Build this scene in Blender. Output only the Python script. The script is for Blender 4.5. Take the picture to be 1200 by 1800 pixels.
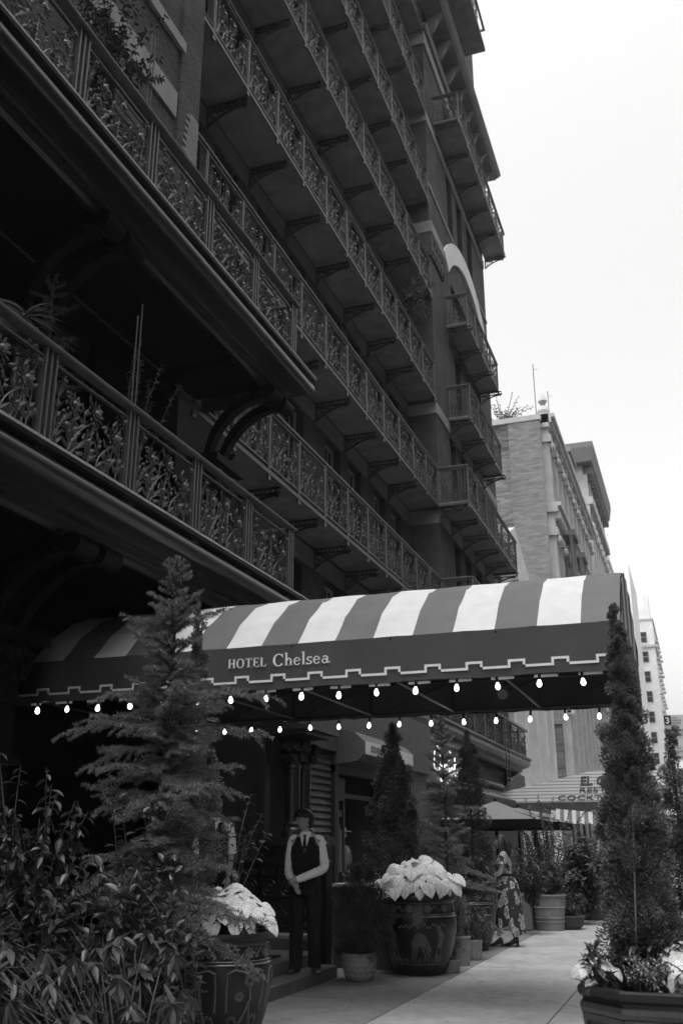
import bpy, bmesh, math, random
import numpy as np
from mathutils import Vector, Matrix

SC = bpy.context.scene
for _o in list(bpy.data.objects):
    bpy.data.objects.remove(_o)
COL = SC.collection
PI = math.pi

# ------------------------------------------------------------------ camera
CAM_H = 1.52
YAW, PITCH, ROLL = math.radians(19.62387), math.radians(19.00811), math.radians(-0.08)
FPX = 1695.35
fwd = Vector((-math.sin(YAW) * math.cos(PITCH), math.cos(YAW) * math.cos(PITCH), math.sin(PITCH)))
r0 = Vector((math.cos(YAW), math.sin(YAW), 0))
u0 = r0.cross(fwd)
rgt = r0 * math.cos(ROLL) + u0 * math.sin(ROLL)
upv = u0 * math.cos(ROLL) - r0 * math.sin(ROLL)
cam_d = bpy.data.cameras.new("camera")
cam = bpy.data.objects.new("camera", cam_d)
COL.objects.link(cam)
cam.matrix_world = Matrix(((rgt.x, upv.x, -fwd.x, 0), (rgt.y, upv.y, -fwd.y, 0), (rgt.z, upv.z, -fwd.z, CAM_H), (0, 0, 0, 1)))
cam_d.sensor_fit = 'VERTICAL'
cam_d.sensor_height = 36.0
cam_d.lens = 36.0 * FPX / 1800.0
cam_d.clip_start = 0.05
cam_d.clip_end = 3000
cam_d.dof.use_dof = True
cam_d.dof.focus_distance = 11.0
cam_d.dof.aperture_fstop = 4.0
SC.camera = cam

# ------------------------------------------------------------------ sky, sun, exposure
SUN_EL, SUN_AZ = math.radians(75), math.radians(200)      # azimuth measured from +Y towards +X: hazy light from high above the street
world = bpy.data.worlds.new("World")
SC.world = world
world.use_nodes = True
wt = world.node_tree
wt.nodes.clear()
sky = wt.nodes.new("ShaderNodeTexSky")
sky.sky_type = 'NISHITA'
sky.sun_disc = False
sky.sun_elevation = SUN_EL
sky.sun_rotation = SUN_AZ
sky.air_density = 1.6
sky.dust_density = 6.0
sky.ozone_density = 1.0
sky.altitude = 0
bw = wt.nodes.new("ShaderNodeRGBToBW")
bg = wt.nodes.new("ShaderNodeBackground")
bg.inputs['Strength'].default_value = 0.15
wo = wt.nodes.new("ShaderNodeOutputWorld")
wt.links.new(sky.outputs[0], bw.inputs[0])
wt.links.new(bw.outputs[0], bg.inputs[0])
wt.links.new(bg.outputs[0], wo.inputs[0])
sl = bpy.data.lights.new("sun", 'SUN')
sl.energy = .5
sl.angle = math.radians(30)
sl.color = (1, 1, 1)
so = bpy.data.objects.new("sun", sl)
COL.objects.link(so)
sd = Vector((math.sin(SUN_AZ) * math.cos(SUN_EL), math.cos(SUN_AZ) * math.cos(SUN_EL), math.sin(SUN_EL)))
so.rotation_euler = sd.to_track_quat('Z', 'Y').to_euler()
so.location = (6, -4, 30)

vs = SC.view_settings
SC.display_settings.display_device = 'sRGB'
vs.view_transform = 'Standard'
vs.look = 'None'
vs.gamma = 1.0
vs.exposure = 1.33
vs.use_curve_mapping = False
SC.render.film_transparent = False
SC.cycles.max_bounces = 6
SC.cycles.diffuse_bounces = 3
SC.cycles.volume_bounces = 0

# ------------------------------------------------------------------ materials
def nmat(name):
    m = bpy.data.materials.new(name)
    m.use_nodes = True
    nt = m.node_tree
    b = nt.nodes.get("Principled BSDF")
    return m, nt, b

def g3(v):
    return (v, v, v, 1.0)

def ramp(nt, fac, stops):
    r = nt.nodes.new("ShaderNodeValToRGB")
    els = r.color_ramp.elements
    els[0].position, els[0].color = stops[0][0], g3(stops[0][1])
    els[1].position, els[1].color = stops[-1][0], g3(stops[-1][1])
    for p, c in stops[1:-1]:
        e = els.new(p)
        e.color = g3(c)
    nt.links.new(fac, r.inputs[0])
    return r.outputs[0]

def math_n(nt, op, a, b=None):
    n = nt.nodes.new("ShaderNodeMath")
    n.operation = op
    for i, v in enumerate((a, b)):
        if v is None:
            continue
        if isinstance(v, (int, float)):
            n.inputs[i].default_value = v
        else:
            nt.links.new(v, n.inputs[i])
    return n.outputs[0]

def noise(nt, vec, scale, detail=4, rough=.55):
    n = nt.nodes.new("ShaderNodeTexNoise")
    n.inputs['Scale'].default_value = scale
    n.inputs['Detail'].default_value = detail
    n.inputs['Roughness'].default_value = rough
    if vec is not None:
        nt.links.new(vec, n.inputs['Vector'])
    return n.outputs[0]

def objco(nt):
    return nt.nodes.new("ShaderNodeTexCoord").outputs['Object']

def bumpn(nt, b, h, strength, dist=.01):
    n = nt.nodes.new("ShaderNodeBump")
    n.inputs['Strength'].default_value = strength
    n.inputs['Distance'].default_value = dist
    nt.links.new(h, n.inputs['Height'])
    nt.links.new(n.outputs[0], b.inputs['Normal'])

def mat(name, v, rough=.7, var=.25, scale=6., bump=0., bscale=60., spec=.3, metal=0., coat=0., emit=0., trans=0., two=None):
    """grey surface of albedo v, mottled by +-var, with a fine bump"""
    m, nt, b = nmat(name)
    co = objco(nt)
    nz = noise(nt, co, scale)
    c = ramp(nt, nz, [(.25, v * (1 - var)), (.75, v * (1 + var))])
    nt.links.new(c, b.inputs['Base Color'])
    b.inputs['Roughness'].default_value = rough
    b.inputs['Specular IOR Level'].default_value = spec
    b.inputs['Metallic'].default_value = metal
    b.inputs['Coat Weight'].default_value = coat
    if bump:
        bumpn(nt, b, noise(nt, co, bscale, 3), bump)
    if emit:
        b.inputs['Emission Color'].default_value = g3(1)
        b.inputs['Emission Strength'].default_value = emit
    return m

def leafmat(name, v, rough=.5, trans=.25, var=.35, spec=.35):
    m, nt, b = nmat(name)
    co = objco(nt)
    nz = noise(nt, co, 5.0, 3)
    rnd = nt.nodes.new("ShaderNodeNewGeometry").outputs['Random Per Island']
    f = math_n(nt, 'ADD', math_n(nt, 'MULTIPLY', nz, .5), math_n(nt, 'MULTIPLY', rnd, .5))
    c = ramp(nt, f, [(.2, v * (1 - var)), (.8, v * (1 + var))])
    nt.links.new(c, b.inputs['Base Color'])
    b.inputs['Roughness'].default_value = rough
    b.inputs['Specular IOR Level'].default_value = spec
    if trans:
        tr = nt.nodes.new("ShaderNodeBsdfTranslucent")
        nt.links.new(c, tr.inputs[0])
        mx = nt.nodes.new("ShaderNodeMixShader")
        mx.inputs[0].default_value = trans
        nt.links.new(b.outputs[0], mx.inputs[1])
        nt.links.new(tr.outputs[0], mx.inputs[2])
        nt.links.new(mx.outputs[0], nt.nodes["Material Output"].inputs[0])
    return m

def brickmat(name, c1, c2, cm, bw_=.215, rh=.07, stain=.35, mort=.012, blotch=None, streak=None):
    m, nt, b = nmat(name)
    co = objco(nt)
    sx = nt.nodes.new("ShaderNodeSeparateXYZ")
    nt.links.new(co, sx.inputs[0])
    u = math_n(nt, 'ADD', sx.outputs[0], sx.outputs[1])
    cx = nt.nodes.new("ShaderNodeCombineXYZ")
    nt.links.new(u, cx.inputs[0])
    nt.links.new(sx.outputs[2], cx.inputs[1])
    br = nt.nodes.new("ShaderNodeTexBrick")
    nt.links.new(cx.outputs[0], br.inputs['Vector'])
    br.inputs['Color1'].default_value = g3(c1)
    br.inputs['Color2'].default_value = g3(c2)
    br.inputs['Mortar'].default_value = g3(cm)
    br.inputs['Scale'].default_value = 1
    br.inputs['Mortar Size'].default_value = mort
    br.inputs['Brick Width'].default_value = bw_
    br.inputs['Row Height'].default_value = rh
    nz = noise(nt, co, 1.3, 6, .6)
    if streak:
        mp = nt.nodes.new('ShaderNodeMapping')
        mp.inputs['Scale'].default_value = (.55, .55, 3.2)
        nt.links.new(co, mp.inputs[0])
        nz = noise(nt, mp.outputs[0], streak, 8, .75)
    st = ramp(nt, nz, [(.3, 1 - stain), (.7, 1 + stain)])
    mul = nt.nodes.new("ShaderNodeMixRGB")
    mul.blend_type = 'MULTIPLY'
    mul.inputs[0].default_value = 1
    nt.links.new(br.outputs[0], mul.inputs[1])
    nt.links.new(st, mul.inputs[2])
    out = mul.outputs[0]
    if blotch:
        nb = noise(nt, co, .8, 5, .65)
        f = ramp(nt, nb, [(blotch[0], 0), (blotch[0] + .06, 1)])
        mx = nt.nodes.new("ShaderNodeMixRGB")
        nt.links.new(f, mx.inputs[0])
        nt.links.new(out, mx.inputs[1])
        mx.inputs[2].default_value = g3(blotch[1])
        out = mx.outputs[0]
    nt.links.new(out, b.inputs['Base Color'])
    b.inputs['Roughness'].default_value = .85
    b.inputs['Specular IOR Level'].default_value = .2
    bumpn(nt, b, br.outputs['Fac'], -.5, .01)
    return m

MT = {}
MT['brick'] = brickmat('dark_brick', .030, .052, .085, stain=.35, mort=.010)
MT['brick_pale'] = brickmat('pale_brick', .19, .26, .2, bw_=.5, rh=.16, stain=.35, streak=2.2)
MT['brick_worn'] = brickmat('worn_side_wall_brick', .09, .18, .17, bw_=.5, rh=.16, stain=.7, streak=1.6)
MT['brick_worn_lt'] = brickmat('limewashed_side_wall_brick', .15, .27, .22, bw_=.5, rh=.16, stain=.6, streak=1.6)
MT['stone'] = mat('light_stone', .24, .8, .18, 3, .25, 40)
MT['stone_dark'] = mat('brown_stone', .06, .8, .25, 3, .25, 40)
MT['stone_pale'] = mat('pale_limestone', .70, .8, .12, 1.5, .2, 20)
MT['limestone_mid'] = mat('grey_limestone', .16, .8, .2, 1.2, .2, 20)
MT['limestone_dk'] = mat('sooty_limestone', .16, .8, .25, 1.2, .2, 20)
MT['lime_far'] = mat('pale_street_stone', .46, .8, .2, 1.2, .2, 20)
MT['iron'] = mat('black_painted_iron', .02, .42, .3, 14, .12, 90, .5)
MT['iron_lit'] = mat('daylit_painted_iron', .07, .42, .25, 9, .1, 80, .5)  # lighter copy of the black iron with daylight put into the grey
MT['soffit'] = mat('painted_balcony_soffit', .20, .75, .3, 2, .1, 30)
MT['blackwood_shade'] = mat('black_timber_and_shade', .005, .9, .3, 8, .1, 50, .08)  # black timber; under the porches the deep shade is put into it too
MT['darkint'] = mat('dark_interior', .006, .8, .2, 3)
MT['iron_rail'] = mat('pale_handrail_paint', .085, .5, .25, 6, .1, 70, .4)  # lighter grey than the panels and posts
MT['pier_shade'] = mat('shade_dark_masonry', .010, .9, .3, 6, .2, 50, .1)  # near-black pier masonry, the porch's shade put into its colour
MT['frame'] = mat('window_frame_paint', .26, .6, .15, 8)
MT['glass'] = mat('dark_window_glass', .012, .08, .2, 2, spec=.6)
MT['dark_board'] = mat('dark_board_paint', .028, .6, .2, 8)
MT['curtain'] = mat('window_blind', .35, .8, .1, 3)
MT['canvas_white'] = mat('white_canvas', .54, .75, .08, 5, .35, 3.2, .2)
MT['canvas_red'] = mat('dark_red_canvas_stripe', .11, .7, .14, 3, .35, 3.2, .25)
MT['canvas_dark'] = mat('dark_canvas_valance', .072, .7, .16, 2.2, .4, 3.0, .25)
MT['trim_white'] = mat('white_braid', .8, .7, .06, 8)
MT['steel'] = mat('painted_steel_tube', .018, .4, .2, 8, spec=.5)
MT['bulb'] = mat('lit_bulb', .8, .3, .02, 3, emit=2.4)
MT['socket'] = mat('black_bulb_socket', .01, .4, .2, 6)
MT['neon'] = mat('white_neon_tube', .8, .3, .02, 3, emit=.75)
MT['neon_dim'] = mat('neon_tube_unlit', .55, .3, .05, 3)
MT['asphalt'] = mat('asphalt', .05, .9, .25, 2, .4, 120)
MT['kerb'] = mat('kerb_granite', .2, .8, .2, 6, .25, 80)
MT['step'] = mat('brown_stone_step', .13, .75, .22, 4, .25, 60)
MT['step_edge'] = mat('pale_stone_kerb', .3, .75, .2, 4, .2, 60)
MT['rubber'] = mat('black_doormat', .012, .95, .2, 30, .4, 200)
MT['skin'] = mat('skin', .34, .5, .08, 8, spec=.4)
MT['hair'] = mat('dark_hair', .012, .45, .4, 60, .4, 140, .5)
MT['shirt'] = mat('white_cotton_shirt', .86, .85, .05, 8, .7, 15)
MT['blackcloth'] = mat('black_cloth', .012, .9, .25, 8, .2, 30)
MT['greycloth'] = mat('grey_cotton', .16, .9, .15, 8, .2, 30)
MT['leather'] = mat('dark_leather', .03, .3, .2, 10, spec=.6)
MT['terracotta'] = mat('grey_terracotta', .2, .85, .2, 5, .3, 50)
MT['glazedpot'] = mat('glazed_pot', .24, .45, .18, 9, .2, 40, .5)
MT['soil'] = mat('soil', .02, .95, .4, 20, .5, 60)
MT['bark'] = mat('bark', .05, .9, .3, 20, .5, 60)
MT['stem'] = mat('green_stem', .07, .7, .3, 10)
MT['cane'] = mat('bamboo_cane', .2, .6, .2, 10)
MT['needle'] = leafmat('conifer_needles', .17, .6, .18, .35)
MT['needle_dk'] = leafmat('dark_conifer_needles', .05, .6, .15, .5)
MT['juniper'] = leafmat('juniper_sprays', .15, .5, .2, .6)
MT['leaf_dk'] = leafmat('dark_glossy_leaf', .028, .38, .2, .4, .5)
MT['leaf_mid'] = leafmat('mid_green_leaf', .045, .42, .25, .4, .5)
MT['leaf_lt'] = leafmat('light_green_leaf', .065, .45, .3, .35, .45)
MT['sign_white'] = mat('sign_face_pale', .6, .5, .06, 6)
MT['sign_black'] = mat('sign_black', .01, .6, .1, 6)
MT['sign_letter'] = mat('sign_letter_pale', .10, .6, .1, 6)
MT['hood'] = mat('painted_shutter_hood', .07, .55, .2, 5, spec=.4)
MT['roofcanvas'] = mat('slate_grey_canvas', .12, .8, .12, 3, .1, 200)
MT['umbrella'] = mat('grey_umbrella_canvas', .17, .85, .1, 3, .15, 200)
MT['poster'] = mat('poster_paper', .4, .8, .1, 9)
MT['signpost'] = mat('galvanised_post', .03, .5, .2, 8)
MT['petal'] = mat('pale_petal', .6, .7, .1, 9)

def caladium_mat():
    """white leaf with darker veins; u,v run over the leaf in the mesh's UV map"""
    m, nt, b = nmat('white_caladium_leaf')
    uv = nt.nodes.new("ShaderNodeTexCoord").outputs['UV']
    sx = nt.nodes.new("ShaderNodeSeparateXYZ")
    nt.links.new(uv, sx.inputs[0])
    ang = math_n(nt, 'ARCTAN2', sx.outputs[0], sx.outputs[1])
    w = math_n(nt, 'ABSOLUTE', math_n(nt, 'SINE', math_n(nt, 'MULTIPLY', ang, 3.0)))
    rad = nt.nodes.new("ShaderNodeVectorMath")
    rad.operation = 'LENGTH'
    nt.links.new(uv, rad.inputs[0])
    wid = math_n(nt, 'MULTIPLY', w, math_n(nt, 'ADD', math_n(nt, 'MULTIPLY', rad.outputs['Value'], 1.0), .02))
    veins = ramp(nt, wid, [(.016, .13), (.055, .82)])
    fine = ramp(nt, noise(nt, uv, 9, 5, .7), [(.35, .6), (.62, 1.05)])
    mul = nt.nodes.new("ShaderNodeMixRGB")
    mul.blend_type = 'MULTIPLY'
    mul.inputs[0].default_value = 1
    nt.links.new(veins, mul.inputs[1])
    nt.links.new(fine, mul.inputs[2])
    nt.links.new(mul.outputs[0], b.inputs['Base Color'])
    b.inputs['Roughness'].default_value = .5
    tr = nt.nodes.new("ShaderNodeBsdfTranslucent")
    nt.links.new(mul.outputs[0], tr.inputs[0])
    mx = nt.nodes.new("ShaderNodeMixShader")
    mx.inputs[0].default_value = .3
    nt.links.new(b.outputs[0], mx.inputs[1])
    nt.links.new(tr.outputs[0], mx.inputs[2])
    nt.links.new(mx.outputs[0], nt.nodes["Material Output"].inputs[0])
    return m
MT['caladium'] = caladium_mat()

def paving_mat(name, v, rough_scale=90):
    m, nt, b = nmat(name)
    co = objco(nt)
    n1 = noise(nt, co, 1.1, 6, .6)
    n2 = noise(nt, co, 60, 3, .6)
    n3 = noise(nt, co, 7, 5, .7)
    c1 = ramp(nt, n1, [(.3, v * .75), (.7, v * 1.2)])
    c2 = ramp(nt, n2, [(.3, .85), (.7, 1.15)])
    c3 = ramp(nt, n3, [(.3, .8), (.52, 1.0), (.75, 1.12)])
    for c in (c2, c3):
        mul = nt.nodes.new("ShaderNodeMixRGB")
        mul.blend_type = 'MULTIPLY'
        mul.inputs[0].default_value = 1
        nt.links.new(c1, mul.inputs[1])
        nt.links.new(c, mul.inputs[2])
        c1 = mul.outputs[0]
    # trodden gum and oil spots, hairline cracks
    vo = nt.nodes.new("ShaderNodeTexVoronoi")
    vo.inputs['Scale'].default_value = 3.3
    nt.links.new(co, vo.inputs['Vector'])
    sp = ramp(nt, vo.outputs['Distance'], [(.05, .55), (.085, 1.0)])
    vc = nt.nodes.new("ShaderNodeTexVoronoi")
    vc.feature = 'DISTANCE_TO_EDGE'
    vc.inputs['Scale'].default_value = .42
    wv = nt.nodes.new("ShaderNodeVectorMath"); wv.operation = 'ADD'
    nz_ = nt.nodes.new("ShaderNodeTexNoise"); nz_.inputs['Scale'].default_value = 2.2; nz_.inputs['Detail'].default_value = 6
    nt.links.new(co, nz_.inputs['Vector'])
    nt.links.new(co, wv.inputs[0]); nt.links.new(nz_.outputs['Color'], wv.inputs[1])
    nt.links.new(wv.outputs[0], vc.inputs['Vector'])
    ck = ramp(nt, vc.outputs['Distance'], [(.0015, .6), (.006, 1.0)])
    for c in (sp, ck):
        mul = nt.nodes.new("ShaderNodeMixRGB")
        mul.blend_type = 'MULTIPLY'
        mul.inputs[0].default_value = 1
        nt.links.new(c1, mul.inputs[1])
        nt.links.new(c, mul.inputs[2])
        c1 = mul.outputs[0]
    nt.links.new(c1, b.inputs['Base Color'])
    b.inputs['Roughness'].default_value = .8
    bumpn(nt, b, noise(nt, co, rough_scale, 4, .7), .25, .004)
    return m
MT['paving'] = paving_mat('concrete_flag', .30)
MT['paving_rough'] = paving_mat('rough_concrete_strip', .16, 45)

# ------------------------------------------------------------------ object helpers
BASE = {}     # world location of every Empty / child, by object name

def tag(o, label=None, cat=None, group=None, kind=None):
    if label: o['label'] = label
    if cat: o['category'] = cat
    if group: o['group'] = group
    if kind: o['kind'] = kind
    return o

def thing(name, loc, label, cat, group=None, kind=None, rz=0):
    o = bpy.data.objects.new(name, None)
    COL.objects.link(o)
    o.location = loc
    o.rotation_euler = (0, 0, rz)
    o.empty_display_size = .2
    BASE[o.name] = Vector(loc)
    return tag(o, label, cat, group, kind)

def link_mesh(name, me, parent=None, loc=(0, 0, 0), rot=(0, 0, 0), scale=None):
    o = bpy.data.objects.new(name, me)
    COL.objects.link(o)
    o.location = loc
    o.rotation_euler = rot
    if scale is not None:
        o.scale = scale if hasattr(scale, '__len__') else (scale,) * 3
    if parent is not None:
        o.parent = parent
    return o

class MB:
    """collects geometry; build() links it as ONE mesh object"""
    def __init__(self):
        self.v, self.f, self.m, self.mi = [], [], [], 0
    def add(self, vs_, fs_):
        n = len(self.v)
        self.v.extend([tuple(p) for p in vs_])
        for f in fs_:
            self.f.append(tuple(i + n for i in f))
            self.m.append(self.mi)
        return self
    def quad(self, a, b, c, d):
        return self.add((a, b, c, d), ((0, 1, 2, 3),))
    def box(self, x0, x1, y0, y1, z0, z1):
        return self.add(((x0, y0, z0), (x1, y0, z0), (x1, y1, z0), (x0, y1, z0), (x0, y0, z1), (x1, y0, z1), (x1, y1, z1), (x0, y1, z1)),
                        ((0, 3, 2, 1), (4, 5, 6, 7), (0, 1, 5, 4), (1, 2, 6, 5), (2, 3, 7, 6), (3, 0, 4, 7)))
    def tube(self, pts, rad, n=6, cap=True):
        pts = [Vector(p) for p in pts]
        if not hasattr(rad, '__len__'):
            rad = [rad] * len(pts)
        vs_, fs_ = [], []
        up = Vector((0, 0, 1))
        prev = None
        for i, p in enumerate(pts):
            d = (pts[min(i + 1, len(pts) - 1)] - pts[max(i - 1, 0)])
            if d.length < 1e-9: d = Vector((0, 0, 1))
            d.normalize()
            if prev is None:
                a = d.cross(up)
                if a.length < .05: a = d.cross(Vector((1, 0, 0)))
            else:
                a = prev - d * prev.dot(d)
                if a.length < 1e-4: a = d.cross(up)
            a.normalize()
            prev = a
            b = d.cross(a)
            for k in range(n):
                t = 2 * PI * k / n
                vs_.append(p + (a * math.cos(t) + b * math.sin(t)) * rad[i])
        for i in range(len(pts) - 1):
            for k in range(n):
                k2 = (k + 1) % n
                fs_.append((i * n + k, i * n + k2, (i + 1) * n + k2, (i + 1) * n + k))
        if cap:
            fs_.append(tuple(range(n))[::-1])
            fs_.append(tuple((len(pts) - 1) * n + k for k in range(n)))
        return self.add(vs_, fs_)
    def lathe(self, c, prof, n=24, a0=0, cap=True, sq=None, rib=0, ribn=0):
        vs_, fs_ = [], []
        for (r, z) in prof:
            for k in range(n):
                t = a0 + 2 * PI * k / n
                rr = r * (1 + rib * math.cos(ribn * t)) if rib else r
                vs_.append((c[0] + rr * math.cos(t), c[1] + rr * math.sin(t), c[2] + z))
        for i in range(len(prof) - 1):
            for k in range(n):
                k2 = (k + 1) % n
                fs_.append((i * n + k, i * n + k2, (i + 1) * n + k2, (i + 1) * n + k))
        if cap:
            fs_.append(tuple(range(n))[::-1])
            fs_.append(tuple((len(prof) - 1) * n + k for k in range(n)))
        return self.add(vs_, fs_)
    def ball(self, c, r, n=8, m=6):
        rx, ry, rz = r if hasattr(r, '__len__') else (r, r, r)
        prof = [(max(math.sin(PI * i / m), 1e-3), -math.cos(PI * i / m)) for i in range(m + 1)]
        vs_, fs_ = [], []
        for (a, z) in prof:
            for k in range(n):
                t = 2 * PI * k / n
                vs_.append((c[0] + rx * a * math.cos(t), c[1] + ry * a * math.sin(t), c[2] + rz * z))
        for i in range(m):
            for k in range(n):
                k2 = (k + 1) % n
                fs_.append((i * n + k, i * n + k2, (i + 1) * n + k2, (i + 1) * n + k))
        return self.add(vs_, fs_)
    def prism(self, poly, axis, a, b):
        """poly: 2D points; extruded along axis ('x','y','z') from a to b"""
        def p3(p, t):
            return {'x': (t, p[0], p[1]), 'y': (p[0], t, p[1]), 'z': (p[0], p[1], t)}[axis]
        n = len(poly)
        vs_ = [p3(p, a) for p in poly] + [p3(p, b) for p in poly]
        fs_ = [tuple(range(n)), tuple(range(2 * n - 1, n - 1, -1))]
        fs_ += [(i, (i + 1) % n, n + (i + 1) % n, n + i)[::-1] for i in range(n)]
        return self.add(vs_, fs_)
    def sweep(self, path, prof, closed=False):
        """profile (outward offset, z) swept along a 2D path with mitred corners; outward = right of travel"""
        P = [Vector(p) for p in path]
        n = len(P)
        vs_, fs_ = [], []
        for i, p in enumerate(P):
            def nrm(a, b):
                d = (b - a).normalized()
                return Vector((d.y, -d.x))
            if closed:
                n1, n2 = nrm(P[i - 1], p), nrm(p, P[(i + 1) % n])
            else:
                n1 = nrm(P[i - 1], p) if i > 0 else nrm(p, P[i + 1])
                n2 = nrm(p, P[i + 1]) if i < n - 1 else n1
            m = (n1 + n2)
            m = m / max(m.length_squared / 2, .2)
            for (o, z) in prof:
                vs_.append((p.x + m.x * o, p.y + m.y * o, z))
        k = len(prof)
        for i in range(n if closed else n - 1):
            j = (i + 1) % n
            for a in range(k):
                b = (a + 1) % k
                fs_.append((i * k + a, j * k + a, j * k + b, i * k + b))
        if not closed:
            fs_.append(tuple(range(k)))
            fs_.append(tuple((n - 1) * k + a for a in range(k))[::-1])
        return self.add(vs_, fs_)
    def mesh(self, name, mats, smooth=False, off=None):
        me = bpy.data.meshes.new(name)
        v = self.v if off is None else [(p[0] - off[0], p[1] - off[1], p[2] - off[2]) for p in self.v]
        me.from_pydata(v, [], self.f)
        mats = mats if isinstance(mats, (list, tuple)) else [mats]
        for m in mats:
            me.materials.append(MT[m] if isinstance(m, str) else m)
        if len(mats) > 1:
            me.polygons.foreach_set('material_index', self.m)
        if smooth:
            me.polygons.foreach_set('use_smooth', [True] * len(me.polygons))
            try:
                me.set_sharp_from_angle(angle=math.radians(40 if smooth is True else smooth))
            except Exception:
                pass
        bm = bmesh.new()
        bm.from_mesh(me)
        bmesh.ops.recalc_face_normals(bm, faces=bm.faces)
        bm.to_mesh(me)
        bm.free()
        me.update()
        return me
    def build(self, name, mats, parent=None, smooth=False, world=True):
        """verts are world coordinates (shifted to the parent's base) unless world=False"""
        off = None
        if parent is not None and world:
            off = BASE[parent.name]
        me = self.mesh(name, mats, smooth, off)
        o = link_mesh(name, me, parent)
        BASE[o.name] = Vector(off) if off is not None else Vector((0, 0, 0))
        return o
    def boxes(self, name, m, parent, lst):
        """each box of lst is a part of its own"""
        for bx in lst:
            MB().box(*bx).build(name, m, parent)
    def build_at(self, name, mats, loc, parent=None, smooth=False):
        """a top-level mesh whose origin is put at loc; verts in world coordinates"""
        me = self.mesh(name, mats, smooth, loc)
        o = link_mesh(name, me, parent, loc)
        BASE[o.name] = Vector(loc)
        return o

def scatter_mesh(name, material, tmpl_v, tmpl_f, pos, mats3, smooth=False):
    """one mesh of N copies of a small template; pos (N,3), mats3 (N,3,3)"""
    tv = np.asarray(tmpl_v, float)
    N, k = len(pos), len(tv)
    V = np.einsum('nij,kj->nki', mats3, tv) + pos[:, None, :]
    loops, starts, totals = [], [], []
    fl = [len(f) for f in tmpl_f]
    flat = np.concatenate([np.asarray(f) for f in tmpl_f])
    L = (np.arange(N)[:, None] * k + flat[None, :]).ravel()
    tot = np.tile(np.asarray(fl), N)
    st = np.concatenate(([0], np.cumsum(tot)[:-1]))
    me = bpy.data.meshes.new(name)
    me.vertices.add(N * k)
    me.vertices.foreach_set('co', V.ravel())
    me.loops.add(len(L))
    me.loops.foreach_set('vertex_index', L.astype(np.int32))
    me.polygons.add(len(tot))
    me.polygons.foreach_set('loop_start', st.astype(np.int32))
    me.polygons.foreach_set('loop_total', tot.astype(np.int32))
    me.materials.append(MT[material])
    me.update(calc_edges=True)
    me.validate()
    if smooth:
        me.polygons.foreach_set('use_smooth', [True] * len(me.polygons))
    return me

def frames(dirs, rng, roll=None, flat=0.):
    """rotation matrices whose local +Y is dirs; random roll about it, or local +Z kept upward by 'flat'"""
    d = dirs / np.maximum(np.linalg.norm(dirs, axis=1, keepdims=True), 1e-9)
    ref = rng.normal(size=d.shape)
    ref = ref * (1 - flat) + np.array([0, 0, 1.]) * flat * 2
    x = np.cross(d, ref)
    x /= np.maximum(np.linalg.norm(x, axis=1, keepdims=True), 1e-9)
    z = np.cross(x, d)
    return np.stack([x, d, z], axis=2)

def text_mesh(body, size, depth=.004, bold=0., sx=1., align='LEFT', name='lettering'):
    """letters in local XY plane (x along the text, y up) as a mesh"""
    c = bpy.data.curves.new(name, 'FONT')
    c.body = body
    c.size = size
    c.extrude = depth
    c.offset = bold
    c.align_x = align
    c.resolution_u = 3
    o = bpy.data.objects.new(name, c)
    COL.objects.link(o)
    dg = bpy.context.evaluated_depsgraph_get()
    me = bpy.data.meshes.new_from_object(o.evaluated_get(dg))
    bpy.data.objects.remove(o)
    bpy.data.curves.remove(c)
    if sx != 1.:
        me.transform(Matrix.Diagonal((sx, 1, 1, 1)))
    me.name = name
    return me
# ================================================================== ground, street, sidewalk
rng = np.random.default_rng(5)
rnd = random.Random(7)
g = MB().quad((-400, -300, -.22), (400, -300, -.22), (400, 500, -.22), (-400, 500, -.22))
tag(g.build('ground', 'asphalt'), kind='structure')
st = MB().box(.32, 15.8, -30, 320, -.20, -.13)
tag(st.build('street', 'asphalt'), kind='structure')
sw = bpy.data.objects.new('sidewalk', None)
COL.objects.link(sw)
BASE['sidewalk'] = Vector((0, 0, 0))
tag(sw, kind='structure')
MB().box(-8.0, .02, -12, 300, -.19, -.035).build('bedding', 'asphalt', sw)
def slab(x0, x1, y0, y1, m, dz=0.):
    b = MB()
    gq = .007
    x0 += gq; x1 -= gq; y0 += gq; y1 -= gq
    e = .006
    z = dz
    b.add(((x0, y0, -.034), (x1, y0, -.034), (x1, y1, -.034), (x0, y1, -.034), (x0, y0, z - e), (x1, y0, z - e), (x1, y1, z - e), (x0, y1, z - e),
           (x0 + e, y0 + e, z), (x1 - e, y0 + e, z), (x1 - e, y1 - e, z), (x0 + e, y1 - e, z)),
          ((0, 1, 5, 4), (1, 2, 6, 5), (2, 3, 7, 6), (3, 0, 4, 7), (4, 5, 9, 8), (5, 6, 10, 9), (6, 7, 11, 10), (7, 4, 8, 11), (8, 9, 10, 11)))
    b.build('paving_slab', m, sw)
ys = [10.35 + 3.37 * k for k in range(-5, 12)]
for i in range(len(ys) - 1):
    for (a, b_) in ((-3.06, -1.52), (-1.52, .0)):
        slab(a, b_, ys[i], ys[i + 1], 'paving', rnd.uniform(-.002, .002))
for (a, b_) in ((0.0, 4.6), (4.6, 7.5), (7.5, 10.5), (10.5, 13.4), (13.4, 17.1), (17.1, 21), (21, 28), (28, 38), (38, 47.4)):
    slab(-7.9, -3.06, a, b_, 'paving_rough', rnd.uniform(-.002, .001))
slab(-7.9, 0.0, 47.4, 300, 'paving')
slab(-7.9, -3.06, -10, 0.0, 'paving_rough')
kb = bpy.data.objects.new('kerb', None)
COL.objects.link(kb)
BASE['kerb'] = Vector((0, 0, 0))
tag(kb, kind='structure')
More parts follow.
